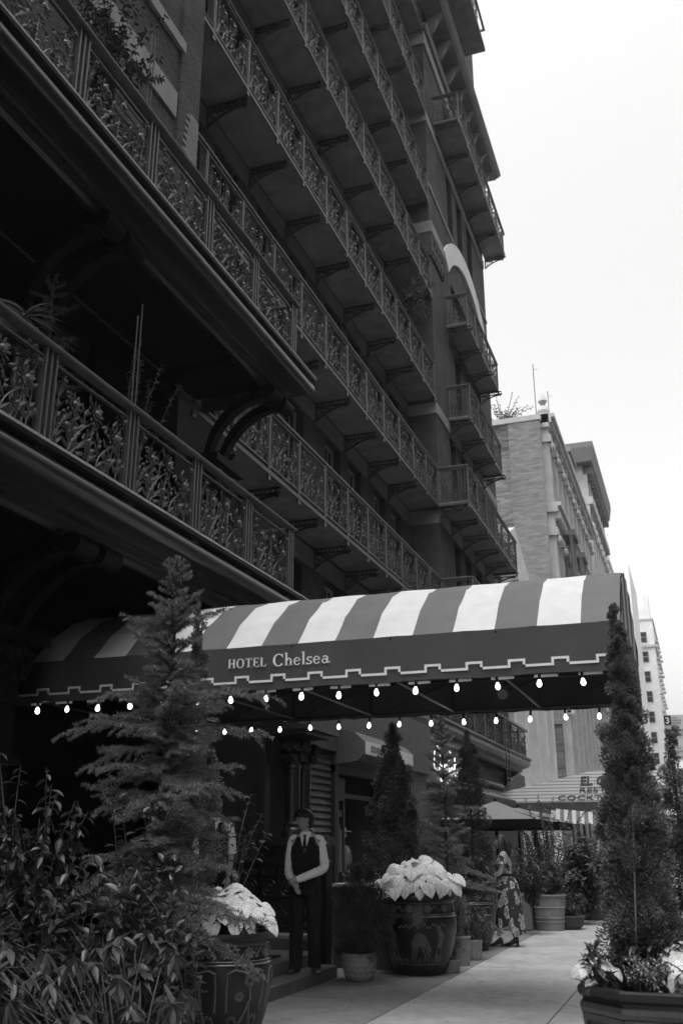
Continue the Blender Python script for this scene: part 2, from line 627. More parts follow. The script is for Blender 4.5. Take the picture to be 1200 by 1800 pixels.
for i in range(30):
    y0 = -6 + i * 2.4
    MB().box(.01, .31, y0 + .004, y0 + 2.396, -.19, .0 + rnd.uniform(-.003, .002)).build('kerb_stone', 'kerb', kb)
MB().box(.01, .31, 66.0, 300, -.19, .0).build('kerb_stone', 'kerb', kb)

# ================================================================== floral cast-iron panel (shared by every railing)
def leaf_shape(b, p, ang, L, W, fold=.02, curl=0.):
    """lance leaf in the local (y,z) plane, normal +x, ridge raised"""
    c, s = math.cos(ang), math.sin(ang)
    def P(u, v, h):
        return (h, p[0] + u * c - v * s, p[1] + u * s + v * c)
    cu = curl * L
    b.add((P(0, 0, .0), P(L * .3, W, -.004), P(L * .65, W * .85 + cu * .5, -.004), P(L, cu, .0), P(L * .62, -W * .75 + cu * .5, -.004), P(L * .28, -W * .9, -.004),
           P(L * .32, 0, fold), P(L * .66, cu * .4, fold)),
          ((0, 6, 1), (1, 6, 7, 2), (2, 7, 3), (0, 5, 6), (5, 4, 7, 6), (4, 3, 7),
           (0, 1, 2, 3, 4, 5)))
def flower_shape(b, c, r, n=11, seed=0):
    q = random.Random(seed)
    a0 = q.random() * 6
    for ring, (r0_, r1_, h, w) in enumerate(((.46, 1.0, .024, .235), (.20, .60, .036, .21))):
        for k in range(n):
            a = a0 + 2 * PI * (k + .5 * ring) / n
            ca, sa = math.cos(a), math.sin(a)
            def P(u, v, hh):
                return (hh, c[0] + (u * ca - v * sa) * r, c[1] + (u * sa + v * ca) * r)
            m_ = (r0_ + r1_) / 2
            b.add((P(r0_, 0, h), P(m_ + .06, w * .55, h + .004), P(r1_, 0, h + .012), P(m_ + .06, -w * .55, h + .004), P(m_ + .04, 0, h + .012), P(m_, 0, h - .012)),
                  ((0, 4, 1), (1, 4, 2), (2, 4, 3), (3, 4, 0), (0, 1, 5), (1, 2, 5), (2, 3, 5), (3, 0, 5)))
    for k in range(8):
        a, a2 = 2 * PI * k / 8, 2 * PI * (k + 1) / 8
        R1, R2 = .30 * r, .16 * r
        b.quad((.05, c[0] + R1 * math.cos(a), c[1] + R1 * math.sin(a)), (.05, c[0] + R1 * math.cos(a2), c[1] + R1 * math.sin(a2)),
               (.075, c[0] + R2 * math.cos(a2), c[1] + R2 * math.sin(a2)), (.075, c[0] + R2 * math.cos(a), c[1] + R2 * math.sin(a)))
    b.add([(.077, c[0] + .17 * r * math.cos(2 * PI * k / 8), c[1] + .17 * r * math.sin(2 * PI * k / 8)) for k in range(8)], (tuple(range(8)),))

def floral_mesh(W, H, seed=3, name='floral_panel', dense=1.0):
    """panel of dahlias, lance leaves and stems inside a thin frame; y 0..W, z 0..H, facing +x"""
    q = random.Random(seed)
    b = MB()
    t = .022
    for (y0, y1, z0, z1) in ((0, W, 0, t), (0, W, H - t, H), (0, t, t, H - t), (W - t, W, t, H - t)):
        b.box(-.018, .022, y0, y1, z0, z1)
    sx, sz = W / 1.38, H / .86
    rr = min(sx, sz)
    fl = [(.34, .56, .15), (.74, .62, .15), (1.14, .50, .15), (.13, .72, .085), (1.27, .74, .085), (.22, .30, .10), (.62, .27, .09), (1.02, .20, .085), (1.28, .22, .07), (.06, .45, .06)]
    for i, (y, z, r) in enumerate(fl):
        flower_shape(b, (y * sx, z * sz), r * rr, 11 if r > .1 else 8, i + seed)
    # stems
    for i, (y0, tgt) in enumerate(((.16, 0), (.33, 1), (.52, 0), (.70, 1), (.86, 2), (1.05, 2), (1.22, 4), (.08, 3), (.45, 6), (.95, 7))):
        y1, z1, r = fl[tgt]
        k = q.uniform(-.08, .08)
        pts = []
        for s in range(7):
            f = s / 6
            y = y0 + (y1 - y0) * f * f + math.sin(f * PI) * k
            z = .01 + (z1 - r * .6 - .01) * f
            pts.append((.004, y * sx, z * sz))
        b.tube(pts, [.0095] * 4 + [.008] * 3, 4, cap=False)
        for s in (1, 2, 3, 4, 5):
            for sg in (-1, 1):
                if q.random() < .70:
                    a = PI / 2 + sg * q.uniform(.45, 1.15)
                    leaf_shape(b, (pts[s][1], pts[s][2]), a, q.uniform(.12, .20) * rr, q.uniform(.022, .034) * rr, q.uniform(.008, .016), q.uniform(-.2, .2))
    # filling leaves along the top and edges, sized so that nothing leaves the frame
    for i in range(int(40 * dense)):
        y, z = q.uniform(.08, W - .08), q.uniform(.05, H - .12)
        a = q.uniform(.25, PI - .25) if q.random() < .8 else q.uniform(PI, 2 * PI)
        L = q.uniform(.08, .15) * rr
        ye, ze = y + L * math.cos(a), z + L * math.sin(a)
        if not (.03 < ye < W - .03 and .03 < ze < H - .03):
            continue
        leaf_shape(b, (y, z), a, L, q.uniform(.020, .030) * rr, .012, q.uniform(-.25, .25))
    # little fleurons standing on the top bar
    n = max(3, int(W / .17))
    for k in range(n):
        y = W * (k + .5) / n
        for (dy, hh) in ((-.022, .03), (0, .05), (.022, .03)):
            b.add(((-.008, y + dy * .3 - .01, H), (.012, y + dy * .3 - .01, H), (.012, y + dy * .3 + .01, H), (-.008, y + dy * .3 + .01, H), (.002, y + dy, H + hh)),
                  ((0, 1, 4), (1, 2, 4), (2, 3, 4), (3, 0, 4)))
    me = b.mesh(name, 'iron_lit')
    return me

# ================================================================== the hotel
HB = thing('hotel_building', (-8, 20, 0), 'tall dark brick hotel with tiers of cast iron floral balconies above the striped awning', 'hotel')
ZR = {-1: 5.65, 0: 9.50, 1: 13.30, 2: 17.22, 3: 21.25, 4: 25.2, 5: 29.25, 6: 33.2}
SOF = {k: z - 1.36 for k, z in ZR.items()}
YL, YP, YE = 12.06, 29.2, 39.85        # recess start, pavilion corner, building end

def wall_plane(b, x, y0, y1, z0, z1, ops, depth):
    """front face at x looking +x with openings (ya,yb,za,zb) and reveals going in by depth"""
    ysv = sorted({y0, y1, *[o[0] for o in ops], *[o[1] for o in ops]})
    zsv = sorted({z0, z1, *[o[2] for o in ops], *[o[3] for o in ops]})
    for i in range(len(ysv) - 1):
        for j in range(len(zsv) - 1):
            cy, cz = (ysv[i] + ysv[i + 1]) / 2, (zsv[j] + zsv[j + 1]) / 2
            if any(o[0] < cy < o[1] and o[2] < cz < o[3] for o in ops):
                continue
            b.quad((x, ysv[i], zsv[j]), (x, ysv[i + 1], zsv[j]), (x, ysv[i + 1], zsv[j + 1]), (x, ysv[i], zsv[j + 1]))
    xi = x - depth
    for (a, c, d, e) in ops:
        b.quad((x, a, d), (x, a, e), (xi, a, e), (xi, a, d))
        b.quad((x, c, d), (xi, c, d), (xi, c, e), (x, c, e))
        b.quad((x, a, e), (x, c, e), (xi, c, e), (xi, a, e))
        b.quad((x, a, d), (xi, a, d), (xi, c, d), (x, c, d))

WIN_CACHE = {}
def window(parent, x, yc, z0, w, h, depth=.28, dark_board=True, arched=False):
    key = (round(w, 2), round(h, 2))
    if key not in WIN_CACHE:
        b = MB()
        t = .075
        hw = w / 2
        for (a, c, d, e) in ((-hw, hw, 0, t), (-hw, hw, h - t, h), (-hw, -hw + t, t, h - t), (hw - t, hw, t, h - t), (-hw + t, hw - t, h * .5 - .03, h * .5 + .03)):
            b.box(-.03, .05, a, c, d, e)
        for k in (-1, 1):
            b.box(-.01, .03, k * w / 6 - .012, k * w / 6 + .012, t, h * .5 - .03)
            b.box(-.01, .03, k * w / 6 - .012, k * w / 6 + .012, h * .5 + .03, h - t)
        b.box(-.01, .03, -hw + t, hw - t, h * .25, h * .25 + .022)
        b.box(-.01, .03, -hw + t, hw - t, h * .75, h * .75 + .022)
        p1 = MB().quad((-.012, -hw + t, t), (-.012, hw - t, t), (-.012, hw - t, h * .5), (-.012, -hw + t, h * .5))
        p2 = MB().quad((-.012, -hw + t, h * .5), (-.012, hw - t, h * .5), (-.012, hw - t, h - t), (-.012, -hw + t, h - t))
        s = MB().box(-.012, .25, hw - .05, hw - .02, 0, h)  # dark board set against the far jamb
        for k in range(3):
            s.box(.02, .22, hw - .058, hw - .05, .08 + k * (h - .1) / 3, (k + 1) * (h - .1) / 3)
        WIN_CACHE[key] = (b.mesh('window', 'frame'), p1.mesh('pane', 'glass'), p2.mesh('pane', 'glass'), s.mesh('dark_board', 'dark_board'))
    fm, p1, p2, sm = WIN_CACHE[key]
    base = BASE[parent.name]
    loc = Vector((x - depth + .04, yc, z0)) - base
    wo_ = link_mesh('window', fm, parent, loc)
    link_mesh('pane', p1, wo_)
    link_mesh('pane', p2, wo_)
    if dark_board:
        link_mesh('dark_board', sm, wo_)
    return wo_

# ---- central recessed wall
cw = [13.5, 15.2, 17.35, 19.2, 21.8, 23.55, 25.85, 27.55]
ops = []
for k in range(-1, 6):
    z0 = SOF[k] + .5
    z1 = SOF[k + 1] - .55
    for y in cw:
        ops.append((y - .57, y + .57, z0, z1))
b = MB()
wall_plane(b, -8.0, YL, YP, 4.0, 36.5, ops, .30)
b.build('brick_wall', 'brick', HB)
for o in ops:
    window(HB, -8.0, (o[0] + o[1]) / 2, o[2] + .002, 1.136, o[3] - o[2] - .004)
for k in range(0, 7):
    MB().box(-8.05, -7.965, YL + .01, YP - .01, SOF[k] - .5, SOF[k] - .06).build('stone_band', 'limestone_mid', HB)
for k in range(-1, 6):
    for y in cw:
        MB().box(-8.05, -7.93, y - .66, y + .66, SOF[k] + .40, SOF[k] + .495).build('window_sill', 'limestone_mid', HB)
# ---- left pavilion (above the entrance) and right pavilion
lops = [(9.2, 10.3, 8.95, 11.6), (3.2, 4.3, 8.95, 11.6), (6.2, 7.3, 8.95, 11.6), (9.2, 10.3, 14.65, 17.0), (6.2, 7.3, 14.65, 17.0), (9.2, 10.3, 18.6, 21), (6.2, 7.3, 18.6, 21)]
b = MB()
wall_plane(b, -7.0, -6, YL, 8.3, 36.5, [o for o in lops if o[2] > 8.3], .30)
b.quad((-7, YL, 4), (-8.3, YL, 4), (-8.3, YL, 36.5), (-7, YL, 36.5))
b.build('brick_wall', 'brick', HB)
b = MB()
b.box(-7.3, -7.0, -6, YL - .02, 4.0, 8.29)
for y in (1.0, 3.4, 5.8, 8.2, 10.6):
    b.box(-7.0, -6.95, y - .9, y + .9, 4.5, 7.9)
b.build('shade_black_front', 'blackwood_shade', HB)  # wall below the upper porch, blackened to hold the shade there
for o in lops:
    window(HB, -7.0, (o[0] + o[1]) / 2, o[2] + .002, 1.096, o[3] - o[2] - .004)
MB().box(-7.1, -6.955, 4, 11.36, 12.95, 13.46).build('stone_band', 'stone', HB)      # pale band behind the upper porch rail
MB().box(-7.2, -6.93, 9.0, 11.5, 14.42, 14.65).build('window_sill', 'stone', HB)
MB().box(-7.2, -6.93, 6.0, 7.5, 14.42, 14.65).build('window_sill', 'stone', HB)
b = MB()
b.box(-7.05, -6.94, 11.42, YL + .012, 8.3, 36.4)                  # the flat corner pier
b.build('corner_pier', 'brick', HB)
TP = MB().box(0, .013, 0, .2, 0, .06).mesh('brick', 'stone')
tp = None                                                        # toothed pale bricks on the pier
q = random.Random(3)
for r in range(17):
    z = 12.12 + r * .075
    wdt = .28 + .22 * (1 if r % 2 else .55) - abs(r - 6) * .012
    y = YL + .006 - wdt
    while y < YL:
        wd = min(.205, YL + .006 - y)
        o = link_mesh('brick', TP, HB, Vector((-6.943 + q.uniform(0, .004), y, z)) - BASE[HB.name], scale=(1, wd / .205, 1))
        y += .212

pw = {-1: (31.6, 33.4, 35.4, 37.3), 0: (31.6, 33.3, 35.2, 37.1), 1: (31.6, 33.4, 35.4, 37.3), 2: (33.0, 35.3, 37.3), 4: (32.8, 34.6, 36.6), 5: (32.8, 34.6, 36.6)}
rops = []
for k, ysl in pw.items():
    for y in ysl:
        z0, z1 = SOF[k] + .45, SOF[k + 1] - .62
        if k == 4:
            z0, z1 = 24.95, 27.6
        if k == 5:
            z0, z1 = 28.6, 31.0
        rops.append((y - .5, y + .5, z0, z1))
arch_c, arch_z, arch_r = 35.2, 19.75, 5.2
b = MB()
rops2 = rops + [(32.4, 38.0, 19.95, 22.3)]
wall_plane(b, -7.0, YP, YE, 4.0, 36.5, rops2, .32)
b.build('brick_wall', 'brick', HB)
b = MB()
b.quad((-7, YP, 4), (-7, YP, 36.5), (-8.3, YP, 36.5), (-8.3, YP, 4))
b.build('return_wall', 'brick', HB)
for o in rops:
    window(HB, -7.0, (o[0] + o[1]) / 2, o[2] + .002, .996, o[3] - o[2] - .004)
for y in (33.3, 35.0, 36.7):
    window(HB, -7.0, y, 19.96, 1.5, 2.33, dark_board=False)
for (z0, z1, pr) in ((SOF[1] - .5, SOF[1] - .06, .035), (SOF[2] - .5, SOF[2] - .1, .035), (SOF[0] - .5, SOF[0] - .06, .035), (27.55, 27.95, .04), (24.56, 24.68, .05), (31.25, 31.85, .07)):
    MB().sweep([(-8.0, YP), (-7.0, YP), (-7.0, YE)], [(-.02, z0), (pr, z0), (pr, z1), (-.02, z1)]).build('stone_band', 'stone', HB)
MB().sweep([(-8.0, YP), (-7.0, YP), (-7.0, 31.0)], [(-.02, 22.55), (.1, 22.55), (.1, 23.0), (-.02, 23.0)]).build('abacus', 'stone', HB)
ar = MB()                                                        # pale stone arch
NA = 24
for i in range(NA):
    a0_, a1_ = PI * (.5 + .288 * (2 * i / NA - 1)), PI * (.5 + .288 * (2 * (i + 1) / NA - 1))
    for (ra, rb, x0, x1) in ((arch_r - .85, arch_r, -7.05, -6.9),):
        P = lambda r_, a_, x_: (x_, arch_c - r_ * math.cos(a_), arch_z + r_ * math.sin(a_))
        ar.add((P(ra, a0_, x0), P(rb, a0_, x0), P(rb, a1_, x0), P(ra, a1_, x0), P(ra, a0_, x1), P(rb, a0_, x1), P(rb, a1_, x1), P(ra, a1_, x1)),
               ((4, 5, 6, 7), (0, 4, 7, 3), (1, 2, 6, 5), (0, 1, 5, 4), (3, 7, 6, 2)))
ar.build('stone_arch', 'stone_pale', HB)
cp = MB()                                                        # carved capital at the corner
cp.box(-8.0, -6.93, YP - .08, 31.0, 21.55, 22.55)
for k in range(9):
    cp.ball((-6.92, YP + .1 + k * .2, 21.75 + .5 * (k % 2)), (.06, .1, .14), 6, 4)
for k in range(5):
    cp.ball((-7.9 + k * .2, YP - .09, 21.75 + .5 * (k % 2)), (.1, .05, .14), 6, 4)
cp.build('carved_capital', 'stone_dark', HB)
# bulk of the building, so that it is solid from every side
b = MB()
b.box(-20, -8.32, -6, YE, 0, 36.4)
b.box(-8.32, -7.33, -6, YL - .01, 4.0, 36.4)
b.box(-8.32, -7.34, YP + .01, YE, 4.0, 36.4)
b.build('core', 'darkint', HB)
b = MB()
b.quad((-7, YE + .003, 0), (-20, YE + .003, 0), (-20, YE + .003, 36.45), (-7, YE + .003, 36.45))
b.build('end_wall', 'brick', HB)

# ---- balconies
PANEL = floral_mesh(1.38, 1.06, 3)
PANEL_SH = floral_mesh(1.38, .84, 5)
PANEL_SIDE = floral_mesh(.86, 1.06, 9, dense=.5)
PANEL_SIDE2 = floral_mesh(.66, 1.06, 11, dense=.5)
def post_mesh(h, name='post', n=2, dx=.045):
    b = MB()
    for k in range(n):
        y = (k - (n - 1) / 2) * dx * 1.2
        b.box(-.022, .026, y - .014, y + .014, -.14, h)
    b.box(-.024, .03, -.05, .05, -.16, -.10)
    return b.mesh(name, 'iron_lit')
POST = post_mesh(1.26)
def bracket_mesh(L=.92, D=.52):
    """open cast bracket in the (x,z) plane: x 0 at the wall, top at z 0"""
    b = MB()
    t = .035
    b.box(0, .05, -t, t, -D, 0)                       # wall leg
    b.box(.05, L, -t, t, -.03, 0)
    b.box(.05, L - .02, -t * .8, t * .8, -.14, -.11)
    for k in range(8):                                # ties between the two bars
        x = .1 + k * (L - .2) / 7
        b.box(x - .012, x + .012, -t * .6, t * .6, -.11, -.03)
    pts = [(.03 + (L - .10) * f, 0, -D + .03 + (D - .19) * math.sin(f * PI / 2) ** .85) for f in [i / 9 for i in range(10)]]
    b.tube(pts, .032, 5)
    for (x, z, r) in ((.16, -.22, .07), (.32, -.20, .05), (.13, -.37, .05)):
        ring = [(x + r * math.cos(2 * PI * k / 10), 0, z + r * math.sin(2 * PI * k / 10)) for k in range(11)]
        b.tube(ring, .014, 4, cap=False)
    b.tube([(.06, 0, -.14), (.42, 0, -.2)], .013, 4)
    b.ball((L - .06, 0, -.17), (.045, .05, .05), 6, 4)
    b.ball((L - .0, 0, -.12), (.035, .05, .05), 6, 4)
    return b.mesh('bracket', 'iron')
BRACKET = bracket_mesh()
BR_Y = (14.22, 16.26, 18.33, 20.43, 22.6, 24.65, 26.6)
def child(parent, name, me, loc, rot=(0, 0, 0), label=None):
    o = link_mesh(name, me, parent, Vector(loc) - BASE[parent.name], rot)
    if label: o['label'] = label
    return o
def balcony_front(x0, xf, y0, y1, zs, panel, n, pitch, ends=(False, False), brackets=(), posts=True, sidepanel=None, ypost0=None):
    """slab with its fascia as the part; panels, posts, handrail, brackets as sub-parts"""
    b = MB()
    b.box(x0, xf - .06, y0, y1, zs + .05, zs + .13)                       # floor
    b.box(xf - .06, xf, y0, y1, zs, zs + .075)                            # fascia angle
    for k in range(int((y1 - y0) / 1.5) + 1):
        pass
    e0, e1 = ends
    if e0: b.box(x0, xf - .06, y0, y0 + .05, zs, zs + .049)
    if e1: b.box(x0, xf - .06, y1 - .05, y1, zs, zs + .049)
    B = b.build('balcony', 'soffit', HB)
    f = MB()
    f.box(xf - .002, xf + .02, y0 - .012, y1 + .012, zs - .006, zs + .07)
    f.box(xf - .05, xf - .03, y0, y1, zs + .078, zs + .165)               # plain strip panels
    f.box(xf - .045, xf + .005, y0, y1, zs + .166, zs + .19)
    f.build('fascia', 'iron_rail', B)
    h = MB()
    h.sweep(([(x0, y0)] if e0 else []) + [(xf, y0), (xf, y1)] + ([(x0, y1)] if e1 else []),
            [(-.055, zs + 1.30), (.03, zs + 1.30), (.045, zs + 1.325), (.035, zs + 1.36), (-.06, zs + 1.36)])
    h.sweep(([(x0, y0)] if e0 else []) + [(xf, y0), (xf, y1)] + ([(x0, y1)] if e1 else []), [(-.03, zs + 1.245), (.015, zs + 1.245), (.015, zs + 1.27), (-.03, zs + 1.27)])
    h.build('handrail', 'iron_rail', B)
    for i in range(n):
        ya = y0 + .06 + i * pitch if ypost0 is None else ypost0 + i * pitch + .06
        child(B, 'floral_panel', panel, (xf - .03, ya, zs + .19))
    for i in range(n + 1):
        yp = (y0 if ypost0 is None else ypost0) + i * pitch
        child(B, 'post', POST, (xf - .01, min(max(yp, y0 + .03), y1 - .03), zs + .04))
    if sidepanel:
        for e, yy, rz in ((e0, y0 + .03, -PI / 2), (e1, y1 - .03, -PI / 2)):
            if e:
                child(B, 'floral_panel', sidepanel, (x0 + .05, yy, zs + .19), (0, 0, rz))
                sf = MB().box(x0, xf - .003, yy - .05, yy - .03, zs - .004, zs + .07)
                sf.build('side_fascia', 'iron_lit', B)
    for y in brackets:
        child(B, 'bracket', BRACKET, (x0 + .01, y, zs - .002))
    return B
for k in range(-1, 7):
    balcony_front(-8.0, -7.0, YL + .02, YP - .02, SOF[k], PANEL, 11, 1.5, brackets=BR_Y, ypost0=12.55)
PB = (30.7, 32.5, 34.4, 36.3, 38.02)
balcony_front(-7.0, -6.0, 29.03, 38.15, 8.14, PANEL, 6, 1.5, (True, True), PB + (29.1,), sidepanel=PANEL_SIDE)
balcony_front(-7.0, -6.0, 29.03, 38.15, 11.92, PANEL, 6, 1.5, (True, True), PB + (29.1,), sidepanel=PANEL_SIDE)
balcony_front(-7.0, -6.2, 31.0, 37.05, SOF[2] - .05, PANEL, 4, 1.5, (True, True), (31.1, 33.0, 35.0, 36.95), sidepanel=PANEL_SIDE2)
balcony_front(-7.0, -6.2, 31.3, 37.35, SOF[3] - .15, PANEL, 4, 1.5, (True, True), (31.4, 33.3, 35.3, 37.25), sidepanel=PANEL_SIDE2)
balcony_front(-7.0, -6.0, 30.45, 40.45, 28.35, PANEL, 6, 1.6, (True, True), (30.55, 32.5, 34.4, 36.3, 38.2, 40.3), sidepanel=PANEL_SIDE)

# ---- great cornice with scrolled modillions on the right pavilion, and the railed slab above it
b = MB()
path = [(-8.0, 28.9), (-6.55, 28.9), (-6.55, YE + .1), (-8.0, YE + .1)]
path = [(-8.0, YP - .07), (-6.93, YP - .07), (-6.93, YE), (-8.0, YE)]
b.sweep(path, [(-.02, 33.0), (.72, 33.0), (.72, 33.08), (.80, 33.14), (.92, 33.34), (.92, 33.44), (-.02, 33.44)])
b.sweep(path, [(-.02, 31.86), (.10, 31.86), (.16, 32.0), (.16, 32.08), (-.02, 32.08)])
b.build('cornice', 'limestone_dk', HB)
MODM = MB().prism([(0, 0), (0, .9), (.65, .9), (.65, .77), (.48, .65), (.38, .41), (.23, .16), (.09, .03)], 'y', -.11, .11).mesh('modillion', 'limestone_dk')
for k in range(8):
    y = YP + .5 + k * 1.45
    link_mesh('modillion', MODM, HB, Vector((-6.93, y, 32.09)) - BASE[HB.name])
for k in range(2):
    link_mesh('modillion', MODM, HB, Vector((-7.25 - k * .6, YP - .07, 32.09)) - BASE[HB.name], (0, 0, -PI / 2))
B = MB().box(-7.0, -5.2, 24.5, 33.2, 34.0, 34.18).build('roof_gallery', 'soffit', HB)
h = MB().sweep([(-5.2, 24.5), (-5.2, 33.2), (-7, 33.2)], [(-.05, 35.15), (.04, 35.15), (.04, 35.22), (-.05, 35.22)])
h.build('handrail', 'iron_rail', B)
for i in range(5):
    child(B, 'floral_panel', PANEL_SH, (-5.24, 24.6 + i * 1.45, 34.2))
child(B, 'floral_panel', PANEL_SH, (-6.9, 33.16, 34.2), (0, 0, -PI / 2))
b = MB().box(-18, -7.0, 29.5, 40.2, 36.4, 47.5)
b.build('mansard_block', 'brick', HB)

# ---- the two-storey porch over the entrance
def porch(zl, yend, panel_y0, npan, name_label):
    """zl: top of the lip; front at x -5.2"""
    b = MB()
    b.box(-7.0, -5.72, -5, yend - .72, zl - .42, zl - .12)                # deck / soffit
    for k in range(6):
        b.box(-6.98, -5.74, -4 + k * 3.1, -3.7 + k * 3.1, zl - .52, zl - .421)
    P = b.build('porch', 'blackwood_shade', HB)
    c = MB()
    prof = [(-.52, zl - .52), (-.44, zl - .54), (-.40, zl - .50), (-.40, zl - .46), (-.34, zl - .45), (-.34, zl - .40), (-.30, zl - .385), (-.30, zl - .35), (-.22, zl - .33)]
    n = 8
    for i in range(n + 1):                                                # the round moulding
        a = -PI / 2 + PI * i / n
        prof.append((-.10 + .12 * math.cos(a) * .95, zl - .20 + .125 * math.sin(a)))
    prof += [(-.06, zl - .07), (.03, zl - .055), (.035, zl - .03), (-.02, zl - .0), (-.52, zl - .0)]
    prof = [(o - .02, z) for (o, z) in prof]
    c.sweep([(-5.2, -5), (-5.2, yend), (-7.0, yend)], prof)
    c.build('cornice', 'iron_gloss', P, smooth=24)
    lip = MB().sweep([(-5.2, -5), (-5.2, yend), (-7.0, yend)], [(-.12, zl + .001), (.016, zl - .012), (.016, zl + .016), (-.12, zl + .016)])
    lip.build('lip', 'lip_highlight', P)
    ye = panel_y0 + npan * 1.46
    h = MB()
    h.sweep([(-5.26, panel_y0 - 2), (-5.26, ye + .07), (-6.98, ye + .07)], [(-.07, zl + .95), (.04, zl + .95), (.055, zl + .965), (.055, zl + .985), (.03, zl + 1.0), (-.07, zl + 1.0)])
    h.build('handrail', 'iron_rail', P)
    for i in range(npan):
        ya = panel_y0 + i * 1.46
        child(P, 'floral_panel', PANEL_P, (-5.30, ya + .09, zl + .017))
        child(P, 'post', POST_P, (-5.28, ya, zl + .0))
    child(P, 'post', POST_P, (-5.28, ye, zl + .0))
    child(P, 'floral_panel', PANEL_P, (-6.85, ye, zl + .017), (0, 0, -PI / 2))
    for yb in (3.15, 7.85, 12.45):                                        # twin scrolled ribs
        for d in (0, .46):
            y = yb + d
            r = MB()
            zz = zl - .56
            arc = [(-6.62 + 1.0 * (1 - math.cos(f * PI / 2)), y, zz - 1.15 + 1.05 * math.sin(f * PI / 2)) for f in [i / 10 for i in range(11)]]
            vs_, fs_ = [], []
            for (ax, ay, az) in arc:
                for (dx, dy, dz) in ((0, -.075, 0), (0, .075, 0), (-.07, .075, .13), (-.07, -.075, .13)):
                    vs_.append((ax + dx, ay + dy, az + dz))
            for i in range(10):
                for s in range(4):
                    s2 = (s + 1) % 4
                    fs_.append((i * 4 + s, i * 4 + s2, i * 4 + 4 + s2, i * 4 + 4 + s))
            fs_ += [(0, 1, 2, 3), (43, 42, 41, 40)]
            r.add(vs_, fs_)
            r.tube([(-5.58, y - .17, zz - .06), (-5.58, y + .17, zz - .06)], .115, 14)
            r.tube([(-5.76, y - .15, zz + .0), (-5.76, y + .15, zz + .0)], .10, 12)
            r.build('rib', 'iron_black', P, smooth=40)
    return P
MT['iron_gloss'] = mat('glossy_black_ironwork', .012, .3, .08, 6, .06, 60, .6)
MT['iron_black'] = mat('shade_black_ironwork', .003, .6, .25, 6, .06, 60, .1)  # darker copy of the iron; shade under the porch put into it
MT['lip_highlight'] = mat('sky_highlight_lip', .32, .7, .2, 8, .15, 60)  # pale strip: the sky's highlight on the lip put into its colour
PANEL_P = floral_mesh(1.28, .84, 21, dense=1.2)
POST_P = post_mesh(.95, n=3, dx=.066)
porch_lo = porch(4.97, 13.42, 5.24 - 1.46 * 4, 9, '')
porch_hi = porch(8.76, 13.32, 5.22 - 1.46 * 4, 9, '')
# paired columns with leafy capitals, on the lower deck and on the ground
def column(parent, x, y, z0, z1, r=.13, part='column'):
    c = MB()
    c.lathe((x, y, 0), [(r * 1.5, z0), (r * 1.5, z0 + .08), (r * 1.25, z0 + .12), (r * 1.3, z0 + .17), (r, z0 + .2), (r * .94, z1 - .46), (r * 1.1, z1 - .45), (r * 1.1, z1 - .42), (r * .95, z1 - .4), (r * 1.25, z1 - .2), (r * 1.6, z1 - .1)], 16)
    for k in range(8):
        a = 2 * PI * k / 8
        for (rr, zz, s) in ((1.2, -.3, .07), (1.55, -.16, .08)):
            c.ball((x + r * rr * math.cos(a + zz), y + r * rr * math.sin(a + zz), z1 + zz), (s, s, s * 1.1), 6, 4)
    c.build(part, 'iron_gloss', parent, smooth=40)
for y in (12.45, 12.91):
    column(porch_hi, -6.62, y, 5.0, 7.08, .125)
MB().box(-6.88, -6.36, 12.2, 13.16, 7.08, 7.2).build('abacus', 'iron_black', porch_hi)
for y in (7.85, 8.31, 3.15, 3.61):
    column(porch_hi, -6.62, y, 5.0, 7.08, .125)
for yb in (7.85, 3.15):
    MB().box(-6.88, -6.36, yb - .25, yb + .71, 7.08, 7.2).build('abacus', 'iron_black', porch_hi)
# ================================================================== ground floor of the hotel: portal, steps, fence, shop
b = MB()
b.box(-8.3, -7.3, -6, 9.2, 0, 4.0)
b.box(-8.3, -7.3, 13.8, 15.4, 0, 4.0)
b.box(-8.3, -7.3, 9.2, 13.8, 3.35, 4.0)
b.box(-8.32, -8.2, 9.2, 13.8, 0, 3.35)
b.build('ground_floor_wall', 'blackwood_shade', HB)
b = MB()                                                       # entrance door case: pale grey post and panel
b.box(-7.25, -7.1, 13.55, 13.72, 0, 3.4)
b.box(-7.25, -7.15, 14.05, 14.45, 0, 3.4)
b.build('door_case', 'frame', HB)
dr = MB().box(-7.9, -7.84, 9.3, 11.5, .45, 2.9).build('door', 'blackwood_shade', HB)
# brick pier with leafy capital at the left of the awning
PR = thing('entrance_pier', (-6.6, 8.1, 0), 'dark brick pier with a carved leafy capital at the left end of the awning', 'pier')
MB().box(-7.29, -6.3, 7.55, 8.5, 0, 3.15).build('shaft', 'pier_shade', PR)
b = MB()
b.box(-7.29, -6.2, 7.45, 8.62, 2.9, 2.98)
b.box(-7.29, -6.24, 7.49, 8.58, 2.3, 2.36)
b.box(-7.29, -6.12, 7.3, 8.75, 3.55, 3.66)
b.add(((-7.29, 7.3, 3.66), (-6.12, 7.3, 3.66), (-6.12, 8.75, 3.66), (-7.29, 8.75, 3.66), (-7.0, 8.0, 3.78)), ((0, 1, 4), (1, 2, 4), (2, 3, 4), (3, 0, 4)))
b.box(-7.29, -6.28, 7.52, 8.53, 3.15, 3.55)
b.build('moulding', 'pier_shade', PR)
b = MB()
for k in range(6):
    for zz in (3.25, 3.42):
        b.ball((-6.27, 7.6 + k * .18 + (zz > 3.3) * .08, zz), (.07, .1, .09), 6, 4)
        b.ball((-7.1 + k * .16, 7.5, zz), (.1, .07, .09), 6, 4)
b.build('carved_leaves', 'pier_shade', PR, smooth=40)

PR.location.x -= .36

